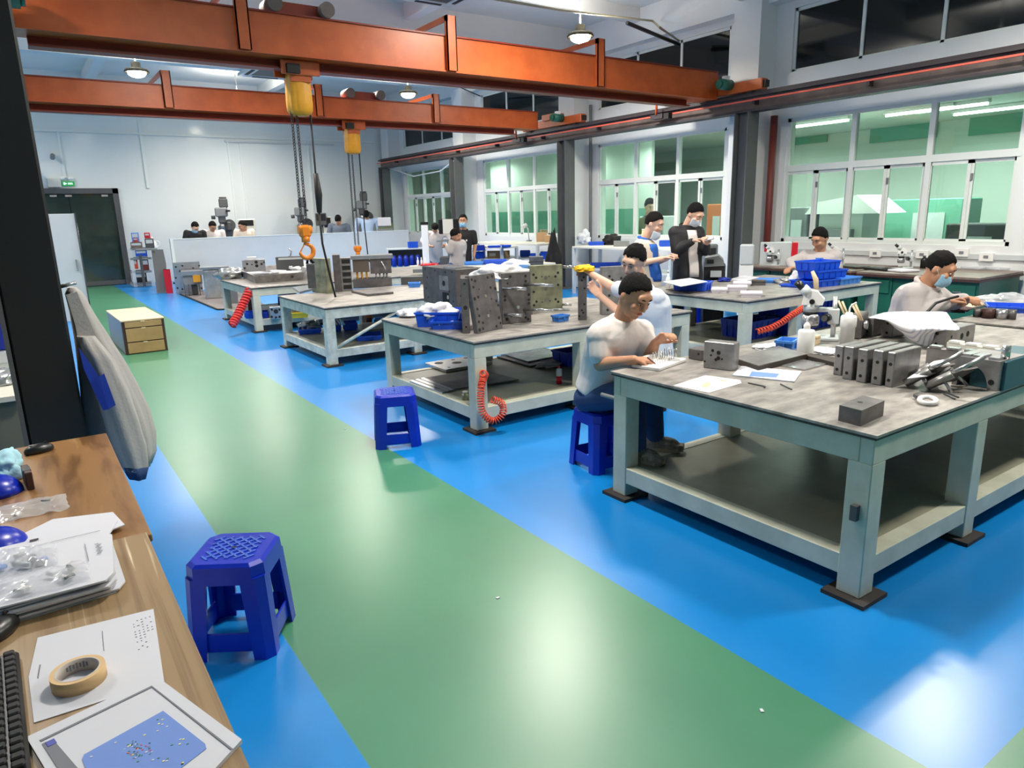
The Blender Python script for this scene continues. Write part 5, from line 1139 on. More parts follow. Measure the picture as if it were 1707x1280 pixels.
t = thing('brown_can', 'reddish brown can on the shelf of the worn white table', 'can', P(616, 543, S3)); MB().lathe([(0.045, 0), (0.045, 0.17), (0.04, 0.18)], 'orange_b').build('can_body', parent=t); MB().lathe([(0.046, 0.06), (0.046, 0.12)], 'maroon').build('band', parent=t)
t, F, a, b_ = fbox('white_box', 'flat white box beside the brown can on the shelf', 'box', 'white', 604, 541, 645, 549, S3, 0.2)
ftray('pale blue tray right of the brown can', 624, 530, 640, 540, S3, 0.2, 'bin_l', group='small light blue trays')
# ------------------------------------------------------------------ fourth table
z4 = T4Z
pts = [P(400, 462, z4), P(425, 473, z4), P(508, 467, z4), P(512, 458, z4), P(488, 452, z4), P(410, 455, z4)]; c = sum(pts, Vector()) / 6
t = thing('grey_tray', 'wide grey tray with cut corners on the farthest table', 'tray', (c.x, c.y, z4)); g = MB(); q0 = [g.bm.verts.new(((p.x - c.x) * 0.95, (p.y - c.y) * 0.95, 0)) for p in pts]; q1 = [g.bm.verts.new((p.x - c.x, p.y - c.y, 0.13)) for p in pts]; q2 = [g.bm.verts.new(((p.x - c.x) * 0.96, (p.y - c.y) * 0.96, 0.13)) for p in pts]; q3 = [g.bm.verts.new(((p.x - c.x) * 0.92, (p.y - c.y) * 0.92, 0.05)) for p in pts]
for A_, B_ in ((q0, q1), (q1, q2), (q2, q3)):
    for k in range(6): g.bm.faces.new((A_[k], A_[(k + 1) % 6], B_[(k + 1) % 6], B_[k]))
g.bm.faces.new(list(reversed(q0))); g.bm.faces.new(q3); g.build('tray_body', 'steel', t)
MB().cyl((pts[1].x - c.x + 0.62, pts[1].y - c.y + 0.0, 0.07), (pts[1].x - c.x + 0.62, pts[1].y - c.y - 0.01, 0.07), 0.022, 'hole').build('drain_hole', parent=t)
for k, (x, y, lx, ly, m_) in enumerate(((430, 457, 0.5, 0.3, 'paper'), (455, 455, 0.4, 0.3, 'cloth_w'), (485, 456, 0.35, 0.3, 'white'))):
    o = MB().box((0, 0, 0.02), (lx, ly, 0.04), m_, bev=0.01).build('white_sheet'); o.location = P(x, y, z4 + 0.055); o.rotation_euler.z = k * 0.4; tag(o, ['left', 'middle', 'right'][k] + ' one of three white pads lying in the grey tray', 'pad', 'white pads in the grey tray')
t, F, a, b_ = fbox('valve_block', 'white mould block with dark round holes, behind the grey tray', 'mould block', 'steel_l', 403, 434, 444, 458, z4, 0.25); g = MB()
for x, y, r in ((412, 440, 0.02), (420, 441, 0.012), (427, 437, 0.03), (428, 443, 0.03), (436, 440, 0.02), (408, 447, 0.02), (440, 437, 0.015)): p = F.q(x, y); g.cyl((p.x, -0.002, p.z), (p.x, 0.01, p.z), r, 'hole', n=12)
g.build('bore_holes', parent=t); MB().b2((a.x + 0.1, 0.02, a.z), (b_.x - 0.15, 0.22, a.z + 0.05), 'white').build('top_block', parent=t)
t, F, a, b_ = fbox('steel_trough', 'long dark grey trough behind the hanging hook load', 'trough', 'grey_d', 459, 429, 508, 457, z4, 0.25); MB().b2((a.x + 0.05, -0.005, a.z - 0.05), (b_.x, 0.0, a.z - 0.015), 'grey_l').build('rim', parent=t)
t = thing('small_lamp', 'small chrome nozzle standing on the dark trough', 'nozzle', F.w(484, 429, 0.1) + Vector((0, 0, 0.01))); MB().tube([(0, 0, 0), (0.03, 0, 0.1), (-0.02, 0, 0.16)], 0.015, 'steel_l').build('nozzle_body', parent=t); MB().cyl((0, 0, -0.01), (0, 0, 0.02), 0.04, 'grey').build('base', parent=t); t.name = 'chrome_nozzle'
crumple('plastic_wrap', 'crumpled plastic wrap behind the grey tray', 'bag', P(503, 455, z4), (0.5, 0.4, 0.22), 'cloth_w', 21)
coil('air_hose', 'coiled red air hose hanging at the left end of the farthest table', [PY(416, 484, 11.3), PY(404, 510, 11.2), PY(394, 530, 11.1), PY(386, 543, 11.02)], 0.055, 14, 'hose_r', 0.018)
S4 = 0.2
t, F, a, b_ = fbox('bored_block', 'pale steel block with dark holes on the farthest table shelf', 'block', 'steel_l', 449, 512, 470, 532, S4, 0.2); g = MB()
for x, y, r in ((460, 519, 0.035), (453, 516, 0.018), (466, 516, 0.018), (453, 528, 0.018), (466, 528, 0.018), (460, 529, 0.018)): p = F.q(x, y); g.cyl((p.x, -0.003, p.z), (p.x, 0.01, p.z), r, 'hole', n=12)
g.build('bore_holes', parent=t)
ftray('deep blue bin on the shelf left of the bored block', 437, 517, 449, 531, S4, 0.3, 'bin_d'); ftray('blue bin in the left corner of the farthest table shelf', 408, 518, 425, 531, S4, 0.3, 'bin')
yb = ftray('yellow bin on the shelf beside the white table leg', 486, 518, 515, 530, S4, 0.3, 'yellow', group=None, name='yellow_bin'); crumple('plastic_wrap', 'clear wrap spilling over the yellow bin', 'bag', yb.location + Vector((0, 0, 0.08)), (0.3, 0.2, 0.14), 'silver', 17)
t, F, a, b_ = fbox('brown_box', 'brown box on the shelf at the left end of the farthest table', 'box', 'brown', 412, 500, 421, 518, S4, 0.2)
# ------------------------------------------------------------------ things on the floor by the partition
t = thing('rubber_mat', 'grey rubber mat with a dark edge, in front of the low partition', 'mat', (0, 0, 0)); g = MB(); pl = [P(300, 491), P(363, 517), P(392, 516), P(440, 508), P(400, 480)]; g.prism([(p.x, p.y) for p in pl], 0, 0.012, 'mat_g'); g.build('mat_sheet', parent=t); MB().tube([p + Vector((0, 0, 0.012)) for p in pl[:3]], 0.02, 'rub', 6).build('edge_trim', parent=t)
struct(MB().b2((3.19, 19.4, 0.0), (9.7, 19.48, 1.29), 'grey_l').b2((3.15, 19.38, 0), (3.22, 19.5, 1.305), 'frame').b2((3.19, 19.39, 1.28), (9.7, 19.49, 1.30), 'frame').build('partition'))
F = Face(266, 489, 0); t = F.thing('tilted_board', 'dark grey board leaning behind the red box', 'board'); MB().prism([(F.q(253, 416).x, F.q(253, 416).z), (F.q(272, 416).x, F.q(272, 416).z), (F.q(277, 440).x, F.q(277, 440).z), (F.q(280, 489).x, 0), (F.q(261, 487).x, 0)], 0.1, 0.16, mat('board_grey', (106, 106, 104), 0.6), plane='xz').build('board_body', parent=t); MB().cyl((F.q(256, 420).x, 0.09, F.q(256, 420).z), (F.q(256, 420).x, 0.1, F.q(256, 420).z), 0.03, 'grey_d').build('latch', parent=t)
t, F, a, b_ = fbox('red_box', 'upright red box on the floor beside the leaning steel plate', 'box', 'red', 272, 450, 289, 489, 0.0, 0.25); MB().b2((a.x, -0.003, a.z - 0.05), (b_.x, 0.25, a.z), 'red').build('lid', parent=t)
t, F, a, b_ = fbox('steel_plate', 'big pale steel plate with holes leaning on the partition', 'plate', 'steel_l', 287, 438, 339, 489, 0.0, 0.12); g = MB()
for x, y in ((293, 445), (300, 452), (332, 443), (328, 451), (293, 463), (335, 463), (290, 472), (296, 480), (336, 480), (304, 482), (322, 447), (304, 443)): p = F.q(x, y); g.cyl((p.x, -0.003, p.z), (p.x, 0.01, p.z), 0.022, 'hole', n=10)
g.build('bore_holes', parent=t)
F = Face(322, 494, 0); t = F.thing('bench_grinder', 'small grey machine on a stand with a yellow guard', 'machine'); F.box(t, 'body', 'grey', 304, 457, 338, 473, 0, 0.5); F.box(t, 'top_plate', 'steel_l', 301, 453, 338, 458, -0.02, 0.5); F.box(t, 'guard', 'amber', 321, 459, 335, 470, -0.04, 0.0)
for x in (306, 313, 331): F.box(t, 'leg', 'grey_d', x, 473, x + 4, 494, 0.0, 0.06)
F.box(t, 'motor', 'grey_d', 319, 476, 331, 490, 0.1, 0.4)
F = Face(357, 499, 0); t = F.thing('wrapped_stack', 'stack wrapped in shiny film in front of the partition', 'stack'); g = MB(); a = F.q(337, 450); b_ = F.q(376, 499)
g.box(((a.x + b_.x) / 2, 0.3, a.z / 2), ((b_.x - a.x), 0.6, a.z), 'silver', bev=0.04, seg=2)
g.build('wrapped_body', parent=t); MB().b2((a.x - 0.05, -0.02, a.z), (b_.x + 0.15, 0.62, a.z + 0.05), 'steel_l').build('top_sheet', parent=t)
crumple('plastic_wrap', 'heap of clear plastic film left of the farthest table', 'bag', P(385, 464, 0.7), (0.45, 0.4, 0.2), 'silver', 31)
t, F, a, b_ = fbox('film_stand', 'grey metal stand carrying the heap of plastic film', 'stand', 'grey', 376, 462, 398, 507, 0.0, 0.4)
# rack beside the door
F = Face(237, 478, 0); t = F.thing('rack', 'metal rack crowded with boxes and tools beside the glass door', 'rack')
for x in (220, 250): F.box(t, 'post', 'grey_l', x, 415, x + 3.4, 478, 0, 0.05)
F.box(t, 'post', 'grey_d', 236, 425, 239, 479, -0.02, 0.02)
for y in (414, 430, 452, 472): F.box(t, 'shelf', 'grey', 217, y, 253, y + 2, 0, 0.5)
for (x0, y0, x1, y1, m_, lb, cat) in ((218, 388, 233, 403, 'ink_b', 'blue and white box standing on top of the rack', 'box'), (221, 396, 231, 403.5, 'hose', 'pink box in front of the blue and white box on the rack', 'box'), (217, 404, 238, 414, 'brown_top', 'brown cardboard tray on top of the rack', 'tray'), (241, 398, 258, 413, 'grey_d', 'dark grey case on top of the rack', 'case'), (225, 417, 246, 427, 'bin', 'blue box on the middle shelf of the rack', 'box'), (232, 432, 250, 450, 'maroon', 'red tool case in the middle of the rack', 'case'), (220, 432, 231, 448, 'hose', 'orange tin on the left of the rack', 'tin'), (222, 453, 246, 471, 'black_m', 'black tool boxes on the bottom shelf of the rack', 'box'), (240, 388, 251, 397, 'red', 'small red packet on the dark case', 'packet')):
    a = F.q(x0, y0, 0.05); b2_ = F.q(x1, y1, 0.05); o = thing('stored_' + cat, lb, cat, F.A, F.rz); MB().b2((a.x, 0.05, max(b2_.z, 0.01)), (b2_.x, 0.4, a.z), m_, 0.01).build(cat + '_body', parent=o); MB().b2((a.x + 0.02, 0.045, (a.z + b2_.z) / 2), (b2_.x - 0.03, 0.05, a.z - 0.03), 'grey_l').build('label_patch', parent=o)
o = thing('white_jug', 'white plastic jug on top of the rack, right end', 'jug', P(265, 412, 1.0)); MB().lathe([(0.1, 0), (0.11, 0.05), (0.1, 0.2), (0.04, 0.27), (0.03, 0.34)], 'white').build('jug_body', parent=o); MB().tube(smooth_path([(0.08, 0, 0.05), (0.17, 0, 0.1), (0.16, 0, 0.2), (0.07, 0, 0.22)], 4), 0.018, 'white').build('handle', parent=o); o.location = F.A + Vector((0.45, 0.3, 0.98))
t, F2, a, b_ = fbox('side_cabinet', 'grey side cabinet between the rack and the partition', 'cabinet', mat('cab_grey', (108, 108, 106), 0.6), 252, 417, 272, 484, 0.0, 0.4)
MB().b2((a.x - 0.35, 0.0, a.z), (b_.x, 0.45, a.z + 0.03), 'grey').build('worktop', parent=t)
# ------------------------------------------------------------------ milling machines behind the partition
def mill(label, cx, yb, Y, k=1.0, m1='grey_d', m2='grey'):
    c = PY(cx, yb, Y); s_ = (c - EYEV).dot(fw) / F_PX; rz = math.atan2(-c.x, c.y)
    t = thing('milling_machine', label, 'milling machine', (c.x, c.y, 0), rz, 'milling machines')
    zt = c.z
    MB().b2((-0.22, 0, 0), (0.22, 0.5, zt - 0.35), m2, 0.03).build('column', parent=t); MB().b2((-0.16, -0.45, zt - 0.5), (0.16, 0.55, zt - 0.25), 'grey_d', 0.03).build('ram', parent=t)
    MB().cyl((0.1, -0.25, zt - 0.35), (0.1, 0.0, zt - 0.35), 0.17, m1).build('turret', parent=t)
    g = MB(); g.box((-0.08, -0.5, zt + 0.02), (0.34, 0.3, 0.26), m2, bev=0.03); g.box((-0.08, -0.5, zt - 0.18), (0.2, 0.22, 0.22), m1, bev=0.03); g.cyl((-0.08, -0.5, zt - 0.5), (-0.08, -0.5, zt - 0.25), 0.06, 'steel_l'); g.build('head', parent=t)
    g = MB(); g.box((0.0, -0.45, zt + 0.27), (0.24, 0.24, 0.26), m1, bev=0.03); g.cyl((0, -0.45, zt + 0.4), (0, -0.45, zt + 0.44), 0.1, m1); g.build('motor', parent=t)
    g = MB(); g.cyl((-0.25, -0.52, zt - 0.12), (-0.36, -0.52, zt - 0.12), 0.05, m1); g.box((0.1, -0.66, zt + 0.05), (0.12, 0.06, 0.05), 'black'); g.build('handwheel', parent=t)
    MB().b2((-0.5, -0.7, zt - 1.0), (0.5, -0.3, zt - 0.88), 'steel').build('work_table', parent=t)
    return t
mill('dark milling machine behind the partition, between the white and beige shirts', 374, 355, 22.2)
mill('milling machine behind the chains of the near hoist', 505, 354, 22.2)
mill('milling machine behind the chains of the far hoist', 607, 343, 22.2)
for k, (x0, y0, x1, y1, m_, lb) in enumerate(((527, 355, 545, 376, 'grey_d', 'dark monitor box behind the partition, right of the control cable'), (541, 361, 554, 391, 'cream', 'cream control box behind the partition'), (399, 365, 426, 384, 'cream', 'cream control box behind the beige shirt'))):
    c = PY((x0 + x1) / 2, y1, 20.9); F = Face((x0 + x1) / 2, 480, 0); s_ = (c - EYEV).dot(fw) / F_PX; t = thing('control_box', lb, 'control box', (c.x, c.y, 0), math.atan2(-c.x, c.y), 'control boxes behind the partition'); w_ = (x1 - x0) * s_ / 2; zt = PY((x0 + x1) / 2, y0, 20.9).z
    MB().b2((-w_, 0, c.z), (w_, 0.3, zt), m_, 0.02).build('box_body', parent=t); MB().b2((-w_ * 0.8, -0.01, c.z + (zt - c.z) * 0.4), (w_ * 0.8, 0.0, zt - 0.03), 'black').build('screen', parent=t); MB().cyl((0, 0.15, 0), (0, 0.15, c.z), 0.05, 'grey').build('stand', parent=t)
c = PY(642, 390, 20.0); t = thing('grinding_machine', 'grey machine with a white sheet over it at the right end of the partition', 'machine', (c.x, c.y, 0), math.atan2(-c.x, c.y)); MB().b2((-0.22, 0, 0), (0.25, 0.5, 1.35), 'grey').build('body', parent=t); MB().b2((-0.2, -0.03, 1.42), (0.2, 0.5, 1.68), 'paper', 0.02).build('sheet', parent=t); MB().b2((-0.2, 0, 1.35), (0.25, 0.5, 1.5), mat('moss', (96, 108, 80), 0.6)).build('top_panel', parent=t)
# ------------------------------------------------------------------ along the window wall
def bench(name, label, x0, x1, y0, y1, zt, shelf=0.42, m='grey_l', top='cream'):
    t = thing(name, label, 'bench', (x0, y0, 0), 0, 'benches along the window wall'); L, D = x1 - x0, y1 - y0
    MB().b2((0, 0, zt - 0.04), (L, D, zt), top, 0.003).build('benchtop', parent=t); MB().b2((0.02, 0.02, shelf - 0.03), (L - 0.02, D - 0.02, shelf), m).build('shelf', parent=t)
    for x in (0, L - 0.06):
        for y in (0, D - 0.06): MB().b2((x, y, 0), (x + 0.06, y + 0.06, zt - 0.04), m).build('leg', parent=t)
    return t
def wp(px, py, z): return P(px, py, z)
bench('steel_bench', 'pale bench below the second window, behind the man with a blue apron panel', 9.7, 10.5, 8.95, 11.75, 1.0, 0.55)
bench('steel_bench', 'pale bench with blue trays left of the hanging black coat', 9.7, 10.5, 12.98, 15.6, 1.02, 0.66)
bench('steel_bench', 'pale bench holding cardboard, behind the man in a black polo', 9.2, 9.68, 13.7, 15.2, 0.96, 0.66)
zb2 = 1.0
ftray('blue tray at the left end of the bench below the second window', 981, 401, 1007, 409, zb2, 0.3, 'bin')
crumple('black_bag', 'black plastic bag on the bench below the second window', 'bag', wp(1020, 408, zb2), (0.4, 0.35, 0.24), 'cloth_k', 5)
crumple('plastic_bag', 'clear crumpled bag behind the blue tray below the second window', 'bag', wp(990, 405, zb2) + Vector((-0.3, 0.0, 0.0)), (0.3, 0.25, 0.32), 'cloth_w', 15)
fbox('grey_case', 'low grey case right of the black plastic bag', 'case', 'grey', 1023, 402, 1049, 411, zb2, 0.2)
t = thing('yellow_bottle', 'pale yellow bottle at the window sill near the man with blue apron', 'bottle', (10.75, 10.0, 1.0)); MB().lathe([(0.05, 0), (0.05, 0.22), (0.03, 0.27), (0.03, 0.32)], 'ink_y').build('bottle_body', parent=t); MB().cyl((0, 0, 0.32), (0, 0, 0.35), 0.033, 'cream').build('cap', parent=t); t.location = (10.1, 10.05, zb2)
t = thing('white_cup', 'white box on the bench between the two standing men', 'box', P(1108, 404, zb2)); MB().b2((-0.08, -0.06, 0), (0.08, 0.06, 0.16), 'paper').build('box_body', parent=t); MB().b2((-0.085, -0.065, 0.13), (0.085, 0.065, 0.16), 'white').build('lid', parent=t); t.name = 'white_box'
ftray('blue bin on the bench between the two standing men', 1099, 399, 1118, 411, zb2, 0.25, 'bin')
ftray('wide blue tray below the bench, left of the head of the leaning man', 982, 436, 1036, 446, 0.55, 0.45, 'bin')
zb3 = 1.02
for k, (x0, y0, x1, y1) in enumerate(((867, 416, 884, 428), (884, 421, 901, 432), (901, 418, 922, 432), (886, 411, 905, 420))):
    ftray(['blue bin at the left end of the shelf left of the black coat', 'lower middle blue bin on the shelf left of the black coat', 'right blue bin next to the black coat', 'blue bin at the back of the shelf left of the black coat'][k], x0, y0, x1, y1, 0.66, 0.25, 'bin')
for k, (x0, y0, x1, y1) in enumerate(((894, 388, 912, 403), (908, 393, 926, 404), (900, 383, 915, 389))):
    z_ = zb3 if k < 2 else zb3 + 0.17
    t, F, a, b_ = fbox('cardboard_box', ['cardboard box on the bench left of the black coat', 'torn brown carton next to the black coat', 'flat carton lying on top of the cardboard box'][k], 'box', 'card', x0, y0, x1, y1, z_, 0.25, 'cartons by the black coat'); MB().b2((a.x, 0.1, a.z), (b_.x, 0.13, a.z + 0.002), 'cream').build('tape_strip', parent=t)
t = thing('desk_lamp', 'small bench lamp with a bent green-white head', 'lamp', P(882, 402, zb3)); MB().cyl((0, 0, 0), (0, 0, 0.03), 0.07, 'grey').build('base', parent=t); MB().tube([(0, 0, 0.03), (-0.03, 0, 0.3), (-0.1, 0, 0.38)], 0.015, 'grey_l').build('arm', parent=t); MB().cyl((-0.08, 0, 0.4), (-0.2, 0, 0.34), 0.05, 'grey_l').build('lamp_shade', parent=t)
o = crumple('black_coat', 'black coat hanging on the grey column', 'coat', Vector((9.93, 12.68, 0.3)), (0.36, 0.4, 1.1), 'cloth_k', 2); t = None
for v in o.data.vertices: q = min(1.0, max(0, v.co.z / 1.1)); v.co.x *= 1.1 - 0.75 * q; v.co.y *= 1.1 - 0.75 * q
zq = 0.96
t, F, a, b_ = fbox('carton', 'brown carton on the shelf behind the man in a black polo', 'box', 'card', 812, 419, 850, 430, 0.66, 0.25); MB().b2((a.x + 0.05, -0.004, 0.05), (a.x + 0.2, 0, 0.12), 'cream').build('label_patch', parent=t)
ftray('blue bin on the floor-level stack right of the black polo, bottom one', 791, 418, 808, 431, 0.66, 0.3, 'bin'); ftray('blue bin on the stack right of the black polo, upper one', 791, 407, 808, 418, 0.86, 0.3, 'bin_d')
t = thing('bin_stand', 'narrow white stand under the blue bins beside the black polo', 'stand', P(800, 431, 0.66)); MB().b2((-0.2, 0.0, -0.66), (0.2, 0.35, -0.005), 'grey_l').build('stand_body', parent=t); MB().b2((-0.2, 0.0, 0.185), (0.2, 0.35, 0.198), 'grey_l').build('upper_shelf', parent=t)
for k, (x0, y0, x1, y1) in enumerate(((813, 408, 835, 413), (836, 407, 852, 412))): ftray(['flat blue lid tray on the bench behind the black polo', 'second flat blue tray on the bench, right of the first'][k], x0, y0, x1, y1, zq, 0.25, 'bin')
# a table of the second row with flat blue boxes in front of the black polo
bench('low_bench', 'low pale bench in front of the man in a black polo', 6.9, 8.9, 11.3, 12.3, 0.72, 0.35)
for k, (x0, y0, x1, y1) in enumerate(((774, 434, 806, 442), (806, 431, 846, 441))): ftray(['light blue flat box under the hand of the man in a black polo', 'blue flat box right of the hand of the man in a black polo'][k], x0, y0, x1, y1, 0.72, 0.4, 'bin_l' if k == 0 else 'bin')
crumple('white_bag', 'white plastic bag on the low bench, right of the blue flat boxes', 'bag', P(862, 446, 0.72), (0.6, 0.4, 0.16), 'cloth_w', 23)
t, F, a, b_ = fbox('steel_stack', 'stack of grey steel bars right of the white plastic bag', 'stack', 'steel_d', 882, 428, 906, 446, 0.72, 0.2); MB().b2((a.x, -0.004, a.z * 0.5), (b_.x, 0.0, a.z * 0.55), 'hole').build('gap', parent=t)
# drill bench of the two bending men
F = Face(674, 457, 0.0); c = P(674, 470, 0); 
t = thing('tool_cart', 'grey tool shelf with dark openings, right of the partition end', 'shelf', (7.75, 15.6, 0), math.radians(-25)); MB().b2((-0.5, 0, 0), (-0.46, 0.4, 0.95), 'grey_l').b2((0.46, 0, 0), (0.5, 0.4, 0.95), 'grey_l').build('side_panel', parent=t)
for z_ in (0.1, 0.5, 0.92): MB().b2((-0.46, 0, z_), (0.46, 0.4, z_ + 0.03), 'grey_l').build('shelf', parent=t)
MB().b2((-0.46, 0.37, 0.1), (0.46, 0.4, 0.95), 'grey_d').build('back_panel', parent=t)
for k in range(5): o = MB().lathe([(0.06, 0), (0.06, 0.2), (0.03, 0.26)], 'bin_d', 12).build('blue_can', None, None, Vector((7.75, 15.6, 0.53)) + Vector((-0.3 + k * 0.13, 0.16 - k * 0.06, 0))); tag(o, 'dark blue can in a row of five inside the grey tool shelf', 'can', 'blue cans in the tool shelf')
tray('blue tray on top of the grey tool shelf', (7.95, 15.7, 0.952), -0.4, 0.24, 0.2, 0.14, 'bin')
t = thing('machine_head', 'machine with a cream and black head, between the two bending men', 'machine', P(727, 470, 0.0)); t.location = (8.35, 14.6, 0); t.rotation_euler.z = math.radians(-31)
MB().b2((-0.25, 0, 0), (0.25, 0.4, 0.75), 'grey_d', 0.02).build('pedestal', parent=t); MB().b2((-0.06, 0.1, 0.75), (0.06, 0.25, 1.1), 'grey').build('column', parent=t); MB().b2((-0.24, -0.05, 1.28), (0.24, 0.35, 1.62), 'black', 0.02).build('head_casing', parent=t); MB().b2((-0.14, -0.06, 1.285), (0.1, -0.045, 1.615), 'cream').build('front_panel', parent=t); MB().b2((-0.3, -0.1, 1.1), (0.3, 0.3, 1.14), 'grey').build('table_plate', parent=t)
MB().box((0.14, -0.1, 0.95), (0.03, 0.25, 0.45), 'olive', (0.0, 0.25, 0)).build('lever_plate', parent=t)
t = thing('white_pillar', 'slim white control pillar left of the bending man in white', 'control box', (7.95, 15.05, 0), math.radians(-31)); MB().b2((-0.08, 0, 0), (0.08, 0.2, 1.5), 'white', 0.01).build('pillar_body', parent=t); MB().b2((-0.09, -0.01, 1.5), (0.09, 0.21, 1.56), 'black').build('cap', parent=t)
t, F, a, b_ = fbox('grey_unit', 'grey machine base with a round motor under the cream head machine', 'machine', 'grey_d', 694, 413, 722, 460, 0.0, 0.3); MB().cyl(F.q(702, 424, -0.05), F.q(702, 424, 0.0), 0.09, 'black').build('motor', parent=t); MB().tube([F.q(712, 440, -0.02), F.q(722, 418, -0.02)], 0.02, 'grey_l').build('brace', parent=t)
# printer-like machine right of the black jacket
t = thing('bench_machine', 'grey and black domed machine right of the man in a black jacket', 'machine', (0, 0, 0)); F = Face(1190, 470, 0.72); t.location = F.A; t.rotation_euler.z = F.rz
a = F.q(1172, 465); b_ = F.q(1210, 442); MB().b2((a.x, 0.1, -0.7), (b_.x, 0.5, b_.z), 'black_m', 0.02).build('base', parent=t)
g = MB(); g.prism([(F.q(1172, 446).x, F.q(1172, 446).z), (F.q(1208, 444).x, F.q(1208, 444).z), (F.q(1206, 434).x, F.q(1206, 434).z), (F.q(1198, 427).x, F.q(1198, 427).z), (F.q(1175, 431).x, F.q(1175, 431).z)], 0.08, 0.5, 'grey', plane='xz'); g.build('dome', parent=t); MB().b2((F.q(1178, 440).x, 0.075, F.q(1178, 440).z), (F.q(1190, 433).x, 0.085, F.q(1190, 433).z), 'black').build('window', parent=t)
MB().b2((F.q(1184, 462).x, 0.0, F.q(1184, 462).z), (F.q(1203, 452).x, 0.1, F.q(1203, 452).z), 'grey_l').build('tray_box', parent=t)
t = thing('wall_machine', 'black slanted device behind the domed machine', 'machine', P(1188, 432, 0.9)); MB().b2((-0.12, 0, -0.9), (0.14, 0.2, 0.24), 'grey', 0.02).build('casing', parent=t); MB().b2((-0.1, -0.02, 0.0), (0.05, 0, 0.18), 'black').build('panel', parent=t)
# green benches with microscopes
def green_bench(label, x0, x1, y0, y1, zt):
    t = thing('green_bench', label, 'bench', (x0, y0, 0), 0, 'green benches'); L, D = x1 - x0, y1 - y0
    MB().b2((-0.02, 0, zt - 0.03), (L, D, zt), 'brown_top', 0.003).build('benchtop', parent=t); MB().b2((-0.024, -0.004, zt - 0.06), (L, D, zt - 0.03), 'brown').build('edge_strip', parent=t)
    for y in (0.02, D - 0.48):
        MB().b2((0.04, y, 0.12), (L - 0.05, y + 0.46, zt - 0.06), 'green_d', 0.004).build('pedestal', parent=t)
        d_ = MB().b2((0.02, y + 0.03, zt - 0.28), (0.05, y + 0.43, zt - 0.1), 'green_d', 0.004).build('drawer', parent=t); MB().b2((0.0, y + 0.18, zt - 0.2), (0.03, y + 0.28, zt - 0.185), 'steel_l').build('handle', parent=d_)
    MB().b2((0.06, 0.48, zt - 0.3), (L - 0.05, D - 0.48, zt - 0.06), 'green_d').build('apron', parent=t)
    return t
green_bench('green bench with a brown top by the nearest window, behind the man with the mask', 9.65, 10.92, 3.85, 5.42, 0.8)
green_bench('green bench with a brown top where the man in a grey work jacket sits', 9.65, 10.92, 5.5, 7.35, 0.8)
for k, (x, y, z_, lb) in enumerate(((1291, 443, 0.8, 'small stereo microscope at the left end of the green bench'), (1398, 442, 0.8, 'small stereo microscope right of the man at the green bench'), (1511, 447, 0.8, 'small stereo microscope above the head of the masked man'))):
    A, rz, s_ = facing(x, y, z_); microscope(lb, A, rz, 0.83)
t, F, a, b_ = fbox('grey_cabinet', 'light grey machine case with red ends on the green bench', 'case', 'grey_l', 1268, 405, 1320, 443, 0.8, 0.35); MB().b2((b_.x - 0.02, -0.01, 0.05), (b_.x + 0.07, 0.36, a.z), 'red').build('end_cap', parent=t); MB().b2((a.x + 0.06, -0.006, a.z * 0.62), (a.x + 0.13, 0, a.z * 0.85), 'red').build('badge', parent=t)
F = Face(1258, 462, 0.3); t = F.thing('red_post', 'thin red bar leaning beside the grey machine case', 'bar'); MB().tube([F.q(1254, 462), F.q(1266, 415)], 0.018, 'red').build('bar_body', parent=t)
t, F, a, b_ = fbox('water_jug', 'pale water bottle on a white stand beside the white pillar', 'bottle', 'grey_l', 1234, 408, 1256, 442, 0.85, 0.25, bev=0.02); MB().b2((a.x, 0, -0.85), (b_.x, 0.25, -0.005), 'white').build('stand', parent=t)
for k, (x, y) in enumerate(((1460, 422), (1538, 424), (1604, 421), (1645, 428))):
    p = PX(x, y, XW - 0.02); o = MB().b2((-0.03, -0.09, -0.06), (0.02, 0.09, 0.06), 'white', 0.006).build('socket_body'); t = thing('wall_socket', ['first', 'second', 'third', 'fourth'][k] + ' white wall socket from the left, below the nearest window', 'socket', p, 0, 'wall sockets'); o.parent = t; MB().b2((-0.035, -0.03, -0.02), (-0.03, 0.03, 0.02), 'grey').build('socket_face', parent=t)
for k, (x, y, lx, ly, m_, lb) in enumerate(((1420, 446, 0.5, 0.25, 'edge', 'dark flat plate on the green bench beside the second microscope'), (1467, 450, 0.45, 0.2, 'black_m', 'black cloth lying at the front of the green bench'), (1500, 452, 0.4, 0.3, 'paper', 'white sheet on the green bench below the third microscope'), (1625, 448, 0.3, 0.2, 'clear', 'left clear packet on the right end of the green bench'), (1660, 449, 0.3, 0.2, 'clear', 'right clear packet on the right end of the green bench'))):
    o = MB().b2((-lx / 2, -ly / 2, 0), (lx / 2, ly / 2, 0.03), m_, 0.008).build(lb.split()[1] if False else ['flat_plate', 'black_cloth', 'white_sheet', 'clear_packet', 'clear_packet'][k]); o.location = P(x, y, 0.801); o.rotation_euler.z = 1.2; tag(o, lb, ['plate', 'cloth', 'paper', 'packet', 'packet'][k])
F = Face(1540, 450, 0.8); t = thing('black_bottle', 'small black bottle left of the masked man', 'bottle', P(1539, 447, 0.8)); MB().lathe([(0.045, 0), (0.045, 0.12), (0.03, 0.15)], 'black').build('bottle_body', parent=t); MB().cyl((0, 0, 0.15), (0, 0, 0.18), 0.02, 'grey_d').build('cap', parent=t)
